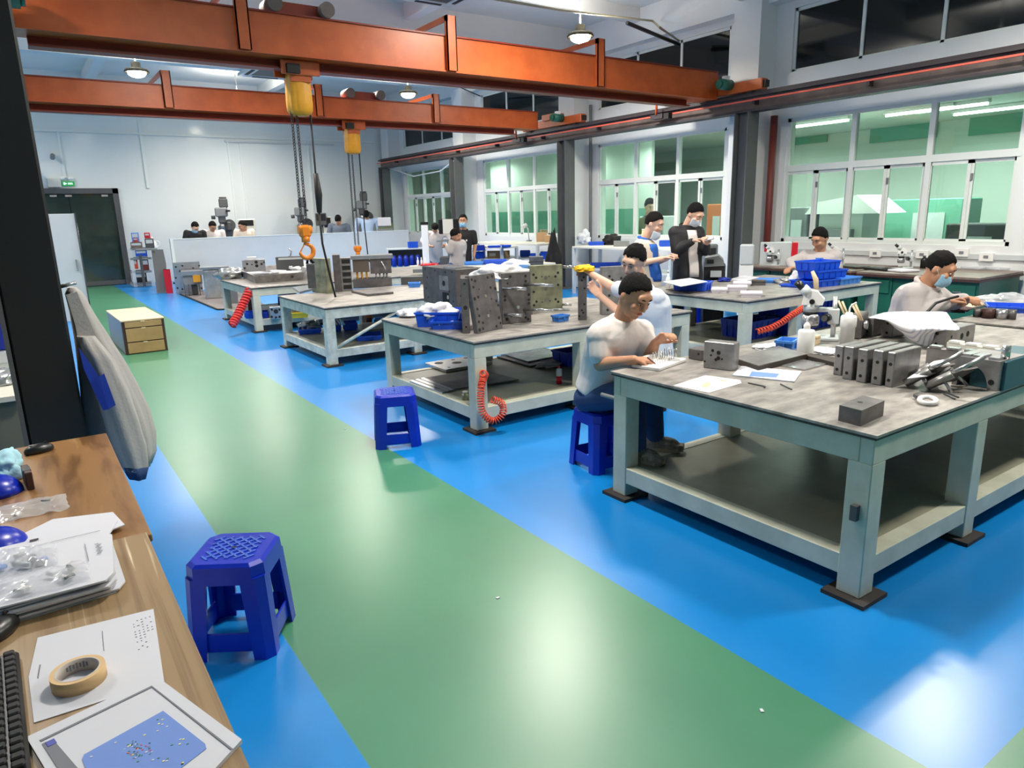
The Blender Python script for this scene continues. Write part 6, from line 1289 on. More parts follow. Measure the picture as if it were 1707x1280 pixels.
# ------------------------------------------------------------------ fifth table
z5 = T5Z
bx = trayp('blue box with white papers on it at the left end of the long table', (1121, 485), (1176, 487), z5, 0.3, 0.1, 'bin')
o, c = sheet('paper_sheet', 'white papers lying across the blue box on the long table', 'paper', [(1105, 470), (1135, 478), (1180, 470), (1150, 464)], z5 + 0.112, 0.006)
o, c = sheet('dark_board', 'dark board under the blue box on the long table', 'board', [(1110, 483), (1150, 490), (1186, 484), (1180, 474)], z5, 0.008, 'edge'); bx.location.z += 0.008
t = thing('spray_bottle', 'slim white bottle in front of the man with a blue apron', 'bottle', P(1104, 481, z5) + Vector((0.1, 0, 0))); MB().lathe([(0.03, 0), (0.03, 0.12), (0.012, 0.15), (0.012, 0.19)], 'white').build('bottle_body', parent=t); MB().cyl((0, 0, 0.19), (0, 0, 0.22), 0.014, 'grey_l').build('cap', parent=t)
for k, (x0, y0, x1, y1) in enumerate(((1186, 478, 1212, 489), (1212, 474, 1245, 486), (1234, 484, 1270, 496), (1222, 468, 1252, 477))):
    o = ftray(['clear plastic tray, left one on the long table', 'clear plastic tray, middle one on the long table', 'clear plastic tray nearest to the table corner', 'clear plastic tray at the back of the long table'][k], x0, y0, x1, y1, z5, 0.25, mat('clear_white', (226, 222, 234), 0.3), group='clear plastic trays', name='clear_tray')
t, F, a, b_ = fbox('grey_block', 'small grey brown block among the trays on the long table', 'block', 'steel_d', 1253, 467, 1276, 476, z5, 0.12); MB().b2((a.x, -0.002, a.z * 0.6), (b_.x, 0, a.z * 0.7), 'hole').build('slot', parent=t)
ftray('bright blue tray at the back of the long table, left of the stacked bins', 1262, 463, 1302, 472, z5, 0.3, 'bin_l')
o, c = sheet('paper_sheet', 'white sheets at the back of the long table near the blue glove', 'paper', [(1216, 466), (1240, 470), (1266, 463), (1240, 460)], z5, 0.008)
crumple('blue_glove', 'dark blue glove at the back of the long table', 'glove', P(1207, 469, z5), (0.2, 0.14, 0.06), 'bin_d', 7)
crumple('white_cloth', 'white cloth in front of the stacked blue bins', 'cloth', P(1334, 473, z5), (0.3, 0.25, 0.17), 'cloth_w', 19)
crumple('metal_parts', 'heap of small metal parts left of the white cloth', 'parts', P(1310, 472, z5), (0.25, 0.3, 0.08), 'silver', 27)
F = Face(1372, 470, z5); rzs = F.rz + 0.12
b1 = trayp('blue bin at the bottom left of the stack on the long table', (1349, 481), (1400, 476), z5, 0.3, 0.085, 'bin'); b2 = trayp('blue bin at the bottom right of the stack on the long table', (1401, 476), (1436, 471), z5, 0.26, 0.08, 'bin_l')
base = (b1.location + b2.location) / 2 + Vector((-0.03, 0.06, 0))
b3 = tray('blue bin in the middle of the stack on the long table', base + Vector((-0.02, 0.0, 0.09)), b1.rotation_euler.z, 0.52, 0.32, 0.1, 'bin'); b4 = tray('topmost blue bin of the stack on the long table', base + Vector((-0.10, 0.02, 0.192)), b1.rotation_euler.z, 0.46, 0.3, 0.11, 'bin')
b5 = trayp('flat blue lid in front of the stack on the long table', (1300, 478), (1347, 481), z5, 0.16, 0.03, 'bin')
for k, (x, y, z_) in enumerate(((7.7, 5.2, 0.2), (7.7, 5.2, 0.42), (8.3, 5.25, 0.2), (8.3, 5.25, 0.42), (7.15, 5.3, 0.2))): tray(['deep blue crate under the long table, lower left', 'deep blue crate under the long table, upper left', 'deep blue crate under the long table, lower right', 'deep blue crate under the long table, upper right', 'deep blue crate under the long table, next to the leg'][k], (x, y, z_), 0, 0.52, 0.45, 0.215, 'bin_d', group='crates under the long table')
coil('air_hose', 'stretched orange coiled hose in front of the crates under the long table', [PY(1262, 553, 4.66), PY(1285, 547, 4.6), PY(1304, 537, 4.58), PY(1322, 524, 4.58), PY(1345, 510, 4.62), PY(1360, 503, 4.66)], 0.03, 30, 'hose', 0.009)
t = Face(1360, 500, 0.62).thing('air_gun', 'orange and cream air blow gun hanging at the edge of the long table', 'air gun'); F = Face(1360, 500, 0.62); MB().tube([F.q(1354, 452, 0), F.q(1360, 466, 0), F.q(1361, 490, 0)], [0.02, 0.03, 0.026], 'ply').build('grip', parent=t); MB().tube([F.q(1361, 488), F.q(1358, 503)], [0.03, 0.045], 'hose').build('nozzle', parent=t)
# ------------------------------------------------------------------ sixth table
z6 = T6Z
for k, (x, y, r, h_, m_, lb) in enumerate(((1629, 528, 0.035, 0.07, 'steel_d', 'grey square piece, leftmost of the row on the table at the right edge'), (1647, 530, 0.045, 0.08, 'brown', 'brown steel ring, second of the row on the table at the right edge'), (1669, 531, 0.045, 0.075, 'steel_l', 'bright steel ring, third of the row on the table at the right edge'), (1686, 532, 0.03, 0.075, 'steel_d', 'dark steel ring, last of the row on the table at the right edge'))):
    t = thing('steel_ring', lb, 'ring', P(x, y, z6), 0, 'steel pieces in a row'); MB().lathe([(r, 0), (r, h_)], m_, 4 if k == 0 else 24).build('ring_body', parent=t); MB().cyl((0, 0, h_ - 0.002), (0, 0, h_ + 0.001), r * 0.55, 'hole').build('bore', parent=t)
tray('blue tray on the table at the right edge', P(1690, 521, z6) + Vector((0.12, 0.02, 0)), -1.1, 0.45, 0.3, 0.05, 'bin'); crumple('plastic_bag', 'clear bags heaped behind the blue tray at the right edge', 'bag', P(1685, 508, z6), (0.5, 0.5, 0.1), 'clear', 9)
crumple('dark_cloth', 'dark purple brown cloth in front of the masked man', 'cloth', P(1592, 519, z6), (0.28, 0.2, 0.05), mat('purple_brown', (84, 62, 66), 0.8), 13)
o, c = sheet('wood_board', 'pale wooden board on the table under the masked man\'s hands', 'board', [(1590, 508), (1620, 514), (1648, 508), (1625, 502)], z6, 0.012, 'ply')
o = MB().tube([PY(1535, 531, 2.5), PY(1560, 505, 2.62), PY(1585, 497, 2.68), PY(1597, 494, 2.66)], 0.011, 'rub').build('black_cable'); tag(o, 'thick black cable rising past the masked man\'s arm', 'cable')
# ------------------------------------------------------------------ seen through the windows
F = Face(1420, 410, 0); t = thing('canopy_machine', 'machine with a white sloping canopy behind the nearest window', 'machine', (0, 0, 0)); c = PX(1425, 345, 13.6)
t.location = (c.x, c.y, 0); g = MB(); g.prism([(-0.75, 0), (0.75, 0), (0.55, 0.22), (-0.3, 0.34)], -0.5, 0.5, 'white', plane='yz', off=(0, 0, c.z - 0.12)); g.build('canopy', parent=t); MB().b2((-0.3, -0.35, 0), (0.3, 0.55, c.z - 0.12), 'room_w').build('body', parent=t); MB().b2((-0.55, -0.2, 0.9), (-0.3, 0.5, 1.25), 'grey').build('control_panel', parent=t)
for k, (x, y0, X, w_, d_, m_, lb) in enumerate(((1555, 331, 15.2, 1.5, 0.8, 'room_g', 'green machine cabinet behind the nearest window'), (1640, 372, 13.2, 0.9, 0.6, 'grey_d', 'dark low machine behind the right end of the nearest window'), (1340, 345, 13.5, 0.6, 0.6, 'grey', 'grey cabinet behind the left end of the nearest window'), (1195, 340, 13.4, 0.5, 0.1, 'orange_b', 'orange brown board behind the second window'), (1100, 360, 13.0, 0.8, 0.6, 'grey_l', 'pale machine behind the second window'))):
    p = PX(x, y0, X); t = thing('back_machine', lb, 'machine' if k != 3 else 'board', (p.x, p.y, 0), 0, 'machines in the back room'); MB().b2((-d_ / 2, -w_ / 2, 0), (d_ / 2, w_ / 2, p.z), m_, 0.02).build('cabinet_body', parent=t); MB().b2((-d_ / 2 - 0.02, -w_ * 0.3, p.z * 0.55), (-d_ / 2, w_ * 0.1, p.z * 0.85), 'grey_l').build('panel', parent=t)
for k, (x, y) in enumerate(((1506, 212), (1685, 196), (1335, 222))): p = PX(x, y, XR - 0.03); o = MB().b2((-0.03, -0.75, -0.28), (0.0, 0.75, 0.28), 'room_g').build('louver_panel'); o.location = p; t = tag(o, ['dark green wall opening behind the middle of the nearest window', 'dark green wall opening behind the right part of the nearest window', 'dark green wall opening behind the left part of the nearest window'][k], 'vent', 'wall openings in the back room')

for k, (x, y) in enumerate(((830, 997), (1270, 1185), (575, 715))):
    o = MB().b2((-0.008, -0.005, 0), (0.008, 0.006, 0.004), 'paper').build('paper_scrap'); o.location = P(x, y, 0.0); o.rotation_euler.z = k; tag(o, ['tiny white scrap on the middle of the green floor', 'tiny white scrap on the green floor near the bottom edge', 'tiny white scrap on the green floor left of the second stool'][k], 'scrap', 'white scraps on the floor')
# ------------------------------------------------------------------ people
def mat_skin(name, c): return mat(name, c, 0.5, var=0.05, scale=14, sub=0.08, spec=0.35)
M['skin'] = mat_skin('skin_warm', (214, 164, 136)); M['skin2'] = mat_skin('skin_tan', (192, 142, 112)); M['skin3'] = mat_skin('skin_fair', (222, 178, 154))
M['hair'] = mat('hair_black', (16, 13, 13), 0.8, bump=0.8, bscale=160, spec=0.2); M['lip'] = mat('lip', (178, 104, 92), 0.5); M['eye'] = mat('eye_dark', (30, 22, 18), 0.25); M['eye_w'] = mat('eye_white', (226, 220, 214), 0.35)
M['mask'] = mat('surgical_mask', (146, 192, 220), 0.85, bump=0.15, bscale=60); M['mask_pale'] = mat('surgical_mask_pale', (196, 208, 220), 0.85, bump=0.15, bscale=60); M['shirt_w'] = mat('shirt_white', (222, 214, 210), 0.9, bump=0.3, bscale=18, var=0.04, scale=7); M['shirt_w2'] = mat('shirt_white_cool', (216, 222, 232), 0.9, bump=0.3, bscale=18)
M['denim'] = mat('denim_blue', (40, 66, 112), 0.9, var=0.25, scale=10, bump=0.2, bscale=60); M['trouser_k'] = mat('trouser_black', (24, 22, 26), 0.85); M['work_grey'] = mat('work_jacket_grey', (186, 179, 178), 0.9, bump=0.3, bscale=20, var=0.05, scale=6)
M['work_beige'] = mat('work_shirt_beige', (220, 208, 192), 0.9, bump=0.3, bscale=20); M['work_blue'] = mat('work_blue_panel', (40, 98, 188), 0.85, bump=0.2, bscale=30); M['jacket_k'] = mat('jacket_black', (30, 30, 33), 0.7, bump=0.3, bscale=22); M['polo_k'] = mat('polo_black', (26, 25, 28), 0.85)
M['shoe'] = mat('shoe_grey', (150, 142, 130), 0.7, c2=(92, 84, 78), scale=26); M['sole'] = mat('shoe_sole', (150, 140, 120), 0.7); M['shirt_lb'] = mat('shirt_light_blue', (176, 200, 230), 0.9); M['shirt_gb'] = mat('shirt_grey_blue', (96, 106, 122), 0.9); M['olive_shirt'] = mat('shirt_olive', (96, 100, 72), 0.9)
def remesh(mb, name, m, parent, vox, sm=4, extra=None):
    bm = mb.bm; me = bpy.data.meshes.new('tmp'); bm.to_mesh(me); bm.free()
    o = bpy.data.objects.new('tmp', me); COL.objects.link(o)
    r = o.modifiers.new('r', 'REMESH'); r.mode = 'VOXEL'; r.voxel_size = vox; r.use_smooth_shade = True
    s_ = o.modifiers.new('s', 'SMOOTH'); s_.iterations = sm; s_.factor = 0.5
    dg = bpy.context.evaluated_depsgraph_get(); ev = o.evaluated_get(dg)
    m2 = bpy.data.meshes.new_from_object(ev, depsgraph=dg); bpy.data.objects.remove(o, do_unlink=True); bpy.data.meshes.remove(me)
    m2.name = name; m2.materials.clear(); m2.materials.append(M[m] if isinstance(m, str) else m)
    for p in m2.polygons: p.use_smooth = True
    if extra: extra(m2)
    q = bpy.data.objects.new(name, m2); COL.objects.link(q); q.parent = parent; return q
def caps(g, p0, r0, p1, r1, u=12):
    p0, p1 = Vector(p0), Vector(p1); g.ball(p0, r0, None, u=u, v=8); g.ball(p1, r1, None, u=u, v=8)
    if (p1 - p0).length > 1e-4: g.cyl(p0, p1, r0, None, r1, n=u)
def basis(x, z):
    x = x.normalized(); y = z.cross(x).normalized(); z = x.cross(y).normalized(); return Matrix((x, y, z)).transposed()
def hand(g, W, d, pn, side, k=1.0, curl=0.5, tr=1.0):
    """palm, four unequal fingers in three bends and a thumb from the side of the palm; d along the hand, pn out of the palm"""
    d = d.normalized(); w = d.cross(pn).normalized() * side; pn = w.cross(d).normalized() * side
    r0 = 0.0088 * k * tr
    K = W + d * 0.085 * k
    for a in (-0.026, -0.009, 0.009, 0.026): caps(g, W + w * a * 0.7 * k + d * 0.01 * k, 0.014 * k, K + w * a * k, 0.0125 * k, 8)
    for a, L in ((0.029, 0.07), (0.010, 0.078), (-0.010, 0.073), (-0.029, 0.056)):
        p = K + w * a * k; ang = 0.0; c = curl * (1 + 0.25 * (0.03 - a) / 0.06); dd = d + w * a * 1.2
        dd.normalize()
        for q, fr in ((0.46, 0.6), (0.3, 0.95), (0.24, 0.6)):
            ang += c * fr; v = dd * math.cos(ang) + pn * math.sin(ang); e = p + v * L * q * k
            caps(g, p, r0 * 1.05, e, r0 * 0.92, 8); p = e
    b0 = W + d * 0.022 * k + w * 0.026 * k; b1 = b0 + (d * 0.6 + w * 0.62 + pn * 0.35).normalized() * 0.045 * k; b2_ = b1 + (d * 0.85 + w * 0.15 + pn * 0.45).normalized() * 0.034 * k; b3 = b2_ + (d * 0.8 - w * 0.2 + pn * 0.55).normalized() * 0.024 * k
    caps(g, b0, 0.0145 * k, b1, 0.0118 * k, 8); caps(g, b1, 0.0112 * k, b2_, 0.0102 * k, 8); caps(g, b2_, 0.0102 * k, b3, 0.0085 * k, 8)
class Person:
    def __init__(s, label, X, Y, k=1.0, vox=0.009, skin='skin', z0=0.0):
        s.A = Vector((X, Y, 0)); s.n = Vector((X, Y, 0)).normalized(); s.rz = math.atan2(-s.n.x, s.n.y)
        s.pale = 'long table' in label or 'mask under his chin' in label; s.k = k; s.vox = vox; s.skin = skin
        s.t = thing('person', label, 'person', s.A, s.rz)
        s.s = (Vector((X, Y, 1.0)) - EYEV).dot(fw) / F_PX
    def loc(s, p):
        v = p - s.A; c, sn = math.cos(s.rz), math.sin(s.rz); return Vector((v.x * c + v.y * sn, -v.x * sn + v.y * c, v.z))
    def J(s, a):                         # (px, py, d) on the upright plane d behind the body's own; ('z', px, py, z) on a level
        if isinstance(a, Vector): return a
        if a[0] == 'z': return s.loc(P(a[1], a[2], a[3]))
        o = s.A + s.n * a[2]; r = ray(a[0], a[1]); p = EYEV + r * ((o - EYEV).dot(s.n) / r.dot(s.n)); return s.loc(p)
    def build(s, head, neck, chest, pelvis, sh, arms, legs=None, yaw=0, pitch=0, roll=0, shirt='shirt_w', sleeve=0.5, trousers='denim', shoes='shoe', mask=None, hairk=1.0, hands=True, shirt_name='shirt', hem=None, collar=None, front=None, sit=False, curl=(0.6, 0.6), palm=(None, None), bodyr=1.0, faces=True, hair_top=0.0, flare=0.0):
        k = s.k; t = s.t
        H, N, C, Pv = s.J(head), s.J(neck), s.J(chest), s.J(pelvis)
        S = [s.J(a) for a in sh]; E = [s.J(a[0]) for a in arms]; Wr = [s.J(a[1]) for a in arms]; Hd = [s.J(a[2]) for a in arms]
        hr = (Euler((math.radians(pitch), 0, 0)).to_matrix()); hr = Euler((0, 0, math.radians(yaw))).to_matrix() @ Euler((0, math.radians(roll), 0)).to_matrix() @ hr
        s.hr, s.H = hr, H
        def hp(x, y, z): return H + hr @ (Vector((x, y, z)) * k)
        u = (S[1] - S[0]).normalized(); up = (N - Pv).normalized(); R = basis(u, up); br = bodyr * k
        # skin: one continuous surface
        g = MB()
        g.ball(hp(0, 0.012, 0.03), 1, None, (0.077 * k, 0.094 * k, 0.098 * k), hr, 20, 14); g.ball(hp(0, -0.022, -0.035), 1, None, (0.063 * k, 0.068 * k, 0.075 * k), hr, 16, 12); g.ball(hp(0, -0.058, -0.084), 1, None, (0.03 * k, 0.026 * k, 0.024 * k), hr)
        g.ball(hp(0, -0.075, 0.04), 1, None, (0.055 * k, 0.022 * k, 0.03 * k), hr)
        for q in (-1, 1):
            g.ball(hp(q * 0.038, -0.066, -0.02), 1, None, (0.026 * k, 0.022 * k, 0.024 * k), hr); g.ball(hp(q * 0.077, 0.012, -0.002), 1, None, (0.010 * k, 0.02 * k, 0.031 * k), hr); g.ball(hp(q * 0.032, -0.083, 0.036), 1, None, (0.022 * k, 0.011 * k, 0.008 * k), hr); g.ball(hp(q * 0.011, -0.096, -0.026), 0.008 * k, None)
        caps(g, hp(0, -0.088, 0.022), 0.009 * k, hp(0, -0.104, -0.022), 0.0115 * k, 8)
        g.ball(hp(0, -0.082, -0.056), 1, None, (0.026 * k, 0.012 * k, 0.012 * k), hr)
        caps(g, hp(0, 0.022, -0.05), 0.052 * k, N + R @ Vector((0, 0, -0.02)), 0.06 * br)
        prof = [(-0.16, 0.150, 0.108), (-0.08, 0.158, 0.116), (0.06, 0.156, 0.116), (0.22, 0.146, 0.108), (0.4, 0.148, 0.108), (0.58, 0.160, 0.114), (0.74, 0.168, 0.112), (0.86, 0.160, 0.098), (0.94, 0.118, 0.080), (1.0, 0.068, 0.062), (1.05, 0.05, 0.05)]
        L_t = (N - Pv).length
        def torso(g, e):
            rings = []
            for f, hx, hy in prof:
                if e > 0 and f < -0.04 and sit: continue
                q = Pv * (1 - f) * (1 - f) + (C * 2 - (Pv + N) * 0.5) * 2 * f * (1 - f) + N * f * f if 0 <= f <= 1 else (Pv + (N - Pv) * f)
                hx2, hy2 = hx * br + e, hy * br + e; ring = []
                for i in range(20):
                    a_ = 2 * PI * i / 20; cx_, sy_ = math.cos(a_), math.sin(a_)
                    wr = 1 + (0.018 * math.sin(f * 23 + 3 * a_ + s.A.x) + 0.02 * mnoise.noise(Vector((cx_ * 2, sy_ * 2, f * 7 + s.A.y)))) * (1 if e > 0 else 0)
                    ring.append(g.bm.verts.new(q + R @ Vector((hx2 * wr * math.copysign(abs(cx_) ** 0.85, cx_), hy2 * wr * math.copysign(abs(sy_) ** 0.85, sy_), 0))))
                rings.append(ring)
            for A_, B_ in zip(rings, rings[1:]):
                for i in range(20): g.bm.faces.new((A_[i], A_[(i + 1) % 20], B_[(i + 1) % 20], B_[i]))
            g.bm.faces.new(list(reversed(rings[0]))); g.bm.faces.new(rings[-1])
            for q in S: caps(g, N - up * 0.05 * k, 0.045 * br + e, q, 0.056 * br + e); caps(g, (C * 0.5 + N * 0.5), 0.07 * br, q - up * 0.03, 0.05 * br + e)
        torso(g, 0)
        for i in (0, 1):
            caps(g, S[i], 0.052 * br, E[i], 0.042 * br); caps(g, E[i], 0.041 * br, Wr[i], 0.027 * k)
            if hands:
                d = Hd[i] - Wr[i]; pn = palm[i] if palm[i] is not None else Vector((0, -0.3, -1)); hand(g, Wr[i], d, Vector(pn), 1 if i else -1, k, curl[i], max(1.0, s.vox / 0.0075))
            else: caps(g, Wr[i], 0.03 * k, Hd[i], 0.03 * k)
        if legs:
            HP = [Pv + R @ Vector((q * 0.09 * br, 0, -0.03)) for q in (-1, 1)]; KN = [s.J(l[0]) for l in legs]; AN = [s.J(l[1]) for l in legs]; TO = [s.J(l[2]) for l in legs]
            for i in (0, 1): caps(g, HP[i], 0.078 * br, KN[i], 0.052 * br); caps(g, KN[i], 0.05 * br, AN[i], 0.035 * br); caps(g, AN[i], 0.035 * k, AN[i].lerp(TO[i], 0.6), 0.03 * k)
        remesh(g, 'body', s.skin, t, s.vox)
        # hair
        g = MB(); bmesh.ops.create_uvsphere(g.bm, u_segments=40, v_segments=26, radius=1.0)
        for v in g.bm.verts:
            d = v.co.normalized(); fr = -d.y                       # 1 = towards the face
            line = 0.50 if fr > 0.66 else (0.12 + (fr - 0.4) * 1.46 if fr > 0.4 else (-0.2 + (fr - 0.12) * 1.14 if fr > 0.12 else (-0.2 + (fr - 0.12) * 0.9 if fr > -0.2 else -0.49 + (fr + 0.2) * 0.2)))
            line += mnoise.noise(d * 6 + Vector((0, s.A.y, 2))) * 0.13; h_ = max(0.0, min(1.0, (d.z - line) / 0.07 + 0.5))
            nz = mnoise.noise(d * 5 + Vector((s.A.x, 0, 0))) * 0.055 + mnoise.noise(d * 13) * 0.045
            rad = 0.84 + h_ * (0.23 + 0.05 * hairk * max(0, d.z) + nz + hair_top * max(0, d.z))
            v.co = hp(0, 0.012, 0.03) + hr @ (Vector((d.x * 0.077, d.y * 0.094, d.z * 0.098)) * rad * k)
        for f in g.bm.faces: f.smooth = True
        g.build('hair', 'hair', t)
        if faces:
            for q in (-1, 1):
                o = MB().ball(hp(q * 0.031, -0.083, 0.010), 1, 'eye_w', (0.0135 * k, 0.008 * k, 0.005 * k), hr, 12, 8).build('eye', parent=t); MB().ball(hp(q * 0.031, -0.0885, 0.0085), 1, 'eye', (0.006 * k, 0.0045 * k, 0.0048 * k), hr, 10, 6).build('iris', parent=o)
                MB().tube([hp(q * 0.014, -0.094, 0.036), hp(q * 0.03, -0.094, 0.041), hp(q * 0.048, -0.084, 0.036)], [0.0035 * k, 0.0042 * k, 0.0025 * k], 'hair', 6).build('eyebrow', parent=t)
                if not mask: MB().tube([hp(q * 0.017, -0.0885, 0.016), hp(q * 0.031, -0.0915, 0.0185), hp(q * 0.046, -0.084, 0.014)], 0.0018 * k, 'eye', 5).build('eyelid', parent=t)
            if not mask: MB().ball(hp(0, -0.0915, -0.055), 1, 'lip', (0.0215 * k, 0.006 * k, 0.0075 * k), hr, 14, 8).build('lips', parent=t)
        if mask:
            g = MB(); n, mrow = 16, 9; rows = []; dz = -0.045 if mask == 'chin' else 0.0
            for j in range(mrow):
                z = -0.012 - 0.092 * j / (mrow - 1) + dz; row = []
                for i in range(n + 1):
                    a = (i / n - 0.5) * 2.3; bulge = math.sin(PI * j / (mrow - 1)); rr = 0.086 + 0.022 * bulge * math.cos(a) ** 2 - (0.012 * (j / mrow) ** 2)
                    row.append(g.bm.verts.new(hp(0.078 * math.sin(a) * (1 - 0.1 * j / mrow), -(rr + 0.006) * math.cos(a) - 0.004, z)))
                rows.append(row)
            for a, b_ in zip(rows, rows[1:]):
                for i in range(n): f = g.bm.faces.new((a[i], a[i + 1], b_[i + 1], b_[i])); f.smooth = True
            o = g.build('face_mask', 'mask_pale' if s.pale else 'mask', t); md = o.modifiers.new('t', 'SOLIDIFY'); md.thickness = 0.003
            for q in (-1, 1): MB().tube([hp(q * 0.074, -0.03, -0.03 + dz), hp(q * 0.084, 0.0, 0.005), hp(q * 0.082, 0.028, 0.0)], 0.0018 * k, 'white', 5).build('ear_loop', parent=o)
        # clothes
        g = MB(); torso(g, 0.014 + flare)
        for i in (0, 1):
            if sleeve <= 0.6:
                m_ = S[i].lerp(E[i], sleeve * 1.35); caps(g, S[i], 0.068 * br, m_, 0.066 * br)
            else: caps(g, S[i], 0.07 * br, E[i], 0.060 * br); caps(g, E[i], 0.059 * br, E[i].lerp(Wr[i], 0.92), 0.042 * br)
        if hem is not None: hq = s.J(hem); g.ball(hq, 1, None, (0.17 * br, 0.125 * br, 0.09 * br), R)
        remesh(g, shirt_name, shirt, t, max(0.009, s.vox), 6)
        if legs:
            g = MB(); g.ball(Pv - up * 0.01, 1, None, (0.158 * br, 0.118 * br, 0.115 * br), R)
            for i in (0, 1): caps(g, HP[i], 0.092 * br, KN[i], 0.068 * br); caps(g, KN[i], 0.067 * br, AN[i] + Vector((0, 0, 0.02)), 0.053 * br)
            remesh(g, 'trousers', trousers, t, max(0.01, s.vox), 5)
            for i in (0, 1):
                g = MB(); d = (TO[i] - AN[i]); d.z = 0; L = max(d.length, 0.12); d.normalize(); w = Vector((-d.y, d.x, 0)); base = min(AN[i].z - 0.07 * k, TO[i].z)
                rt_ = Matrix((d, w, Vector((0, 0, 1)))).transposed(); c0 = Vector((AN[i].x, AN[i].y, base))
                g.ball(c0 + d * 0.0 + Vector((0, 0, 0.055)), 1, None, (0.055 * k, 0.043 * k, 0.055 * k), rt_); g.ball(c0 + d * (L * 0.5) + Vector((0, 0, 0.045)), 1, None, (0.09 * k, 0.045 * k, 0.042 * k), rt_); g.ball(c0 + d * (L * 0.85) + Vector((0, 0, 0.035)), 1, None, (0.05 * k, 0.046 * k, 0.032 * k), rt_); g.box(c0 + d * L * 0.42 + Vector((0, 0, 0.03)), (0.24 * k, 0.075 * k, 0.04), None, rt_)
                o = remesh(g, 'shoe', shoes, t, 0.007, 3)
                g = MB(); pl = [(-0.065 * k, -0.035 * k), (0.05, -0.042 * k), (L + 0.02, -0.038 * k), (L + 0.05 * k, 0), (L + 0.02, 0.038 * k), (0.05, 0.042 * k), (-0.065 * k, 0.035 * k)]
                g.prism([((c0 + d * a + w * b_).x, (c0 + d * a + w * b_).y) for a, b_ in pl], base, base + 0.024, 'sole'); g.build('sole', parent=o)
                for q in range(4): MB().tube([c0 + d * (0.03 + q * 0.025) + w * 0.022 + Vector((0, 0, 0.092 - q * 0.007)), c0 + d * (0.03 + q * 0.025) - w * 0.022 + Vector((0, 0, 0.092 - q * 0.007))], 0.004, 'grey_l', 5).build('lace', parent=o)
        if collar:
            g = MB(); n = 22; pts = []
            for q in range(n): a = 2 * PI * q / n; pts.append(N + R @ Vector((0.074 * br * math.cos(a), 0.066 * br * math.sin(a) - 0.005, 0.02 + 0.028 * math.sin(a))))
            g.tube(pts, 0.016 * br, collar, 8, closed=True); g.build('collar', parent=t)
        if front:                       # open front showing a second garment
            m_, wd, z0, z1 = front; g = MB(); rows = []
            for j in range(9):
                f = z0 + (z1 - z0) * j / 8; c_ = Pv.lerp(N, f); row = []
                for i in range(7):
                    a = (i / 6 - 0.5) * wd; fl = (0.14 + 0.012 * math.sin(f * 9)) * (1.0 if f < 0.75 else 1 - (f - 0.75) * 1.3); row.append(g.bm.verts.new(c_ + R @ Vector((0.165 * math.sin(a) * br, -(fl * br + flare + 0.004) * math.cos(a), 0))))
                rows.append(row)
            for a, b_ in zip(rows, rows[1:]):
                for i in range(6): f_ = g.bm.faces.new((a[i], a[i + 1], b_[i + 1], b_[i])); f_.smooth = True
            o = g.build('inner_shirt', m_, t); md = o.modifiers.new('t', 'SOLIDIFY'); md.thickness = 0.006
        s.R, s.N, s.C, s.Pv, s.W, s.E, s.S = R, N, C, Pv, Wr, E, S
        return s
# the man in white at the corner of the nearest table
p = Person('man in white T-shirt and jeans sitting on a blue stool, writing', 3.12, 3.46, 1.12, 0.0058, 'skin2')
p.build(head=(1057, 495, -0.20), neck=(1038, 535, -0.12), chest=(1020, 588, -0.06), pelvis=(1003, 655, 0.02),
        sh=[(999, 560, -0.20), (1070, 553, -0.02)],
        arms=[((1001, 607, -0.24), ('z', 1057, 600, 0.835), ('z', 1080, 600, 0.825)), ((1084, 592, -0.16), (1092, 572, -0.24), (1106, 560, -0.28))],
        legs=[((1058, 657, -0.36), ('z', 1062, 748, 0.27), ('z', 1072, 764, 0.215)), ((1085, 650, -0.25), ('z', 1092, 730, 0.28), ('z', 1118, 748, 0.215))],
        yaw=44, pitch=30, roll=4, shirt='shirt_w', sleeve=0.5, trousers='denim', hem=None, sit=True, curl=(0.75, 0.75), palm=(Vector((0.2, 0.3, -1)), Vector((0.3, -0.6, -0.6))), flare=0.008, hairk=0.8)
MB().tube([p.J(('z', 1079, 596, 0.86)), p.J(('z', 1092, 606, 0.812))], 0.0045, 'maroon', 6).build('pen'); pen = bpy.data.objects['pen']; pen.location = p.A; pen.rotation_euler.z = p.rz; tag(pen, 'dark red pen in the writing hand over the foam board', 'pen')
q = p.N + p.R @ Vector((0.0, 0, 0)); MB().tube([p.C + p.R @ Vector((-0.02, -0.142, 0.03)), p.C + p.R @ Vector((0.03, -0.146, 0.02)), p.C + p.R @ Vector((0.075, -0.138, 0.045))], 0.005, 'maroon', 6).build('shirt_print', parent=p.t)
# the man in white leaning behind him
p = Person('man in a white T-shirt leaning over the second table, arm stretched to the left', 4.42, 4.18, 1.12, 0.0065, 'skin3')
p.build(head=(1057, 436, -0.1), neck=(1074, 480, -0.02), chest=(1082, 525, 0.02), pelvis=(1086, 590, 0.05),
        sh=[(1048, 487, 0.0), (1094, 496, -0.08)],
        arms=[((1020, 478, 0.12), (985, 456, 0.3), (969, 449, 0.36)), ((1035, 524, -0.02), (1000, 493, 0.14), (989, 480, 0.22))],
        legs=[((1060, 640, 0.0), (1030, 672, 0.25), (1000, 684, 0.25)), ((1096, 650, 0.0), (1100, 700, 0.0), (1080, 712, -0.08))],
        yaw=-26, pitch=26, roll=14, shirt='shirt_w2', sleeve=0.42, trousers='trouser_k', hem=(1086, 575, 0.05), curl=(0.7, 0.6), palm=(Vector((-0.1, -0.2, -1)), Vector((-0.5, -0.3, 0.6))), flare=0.004)
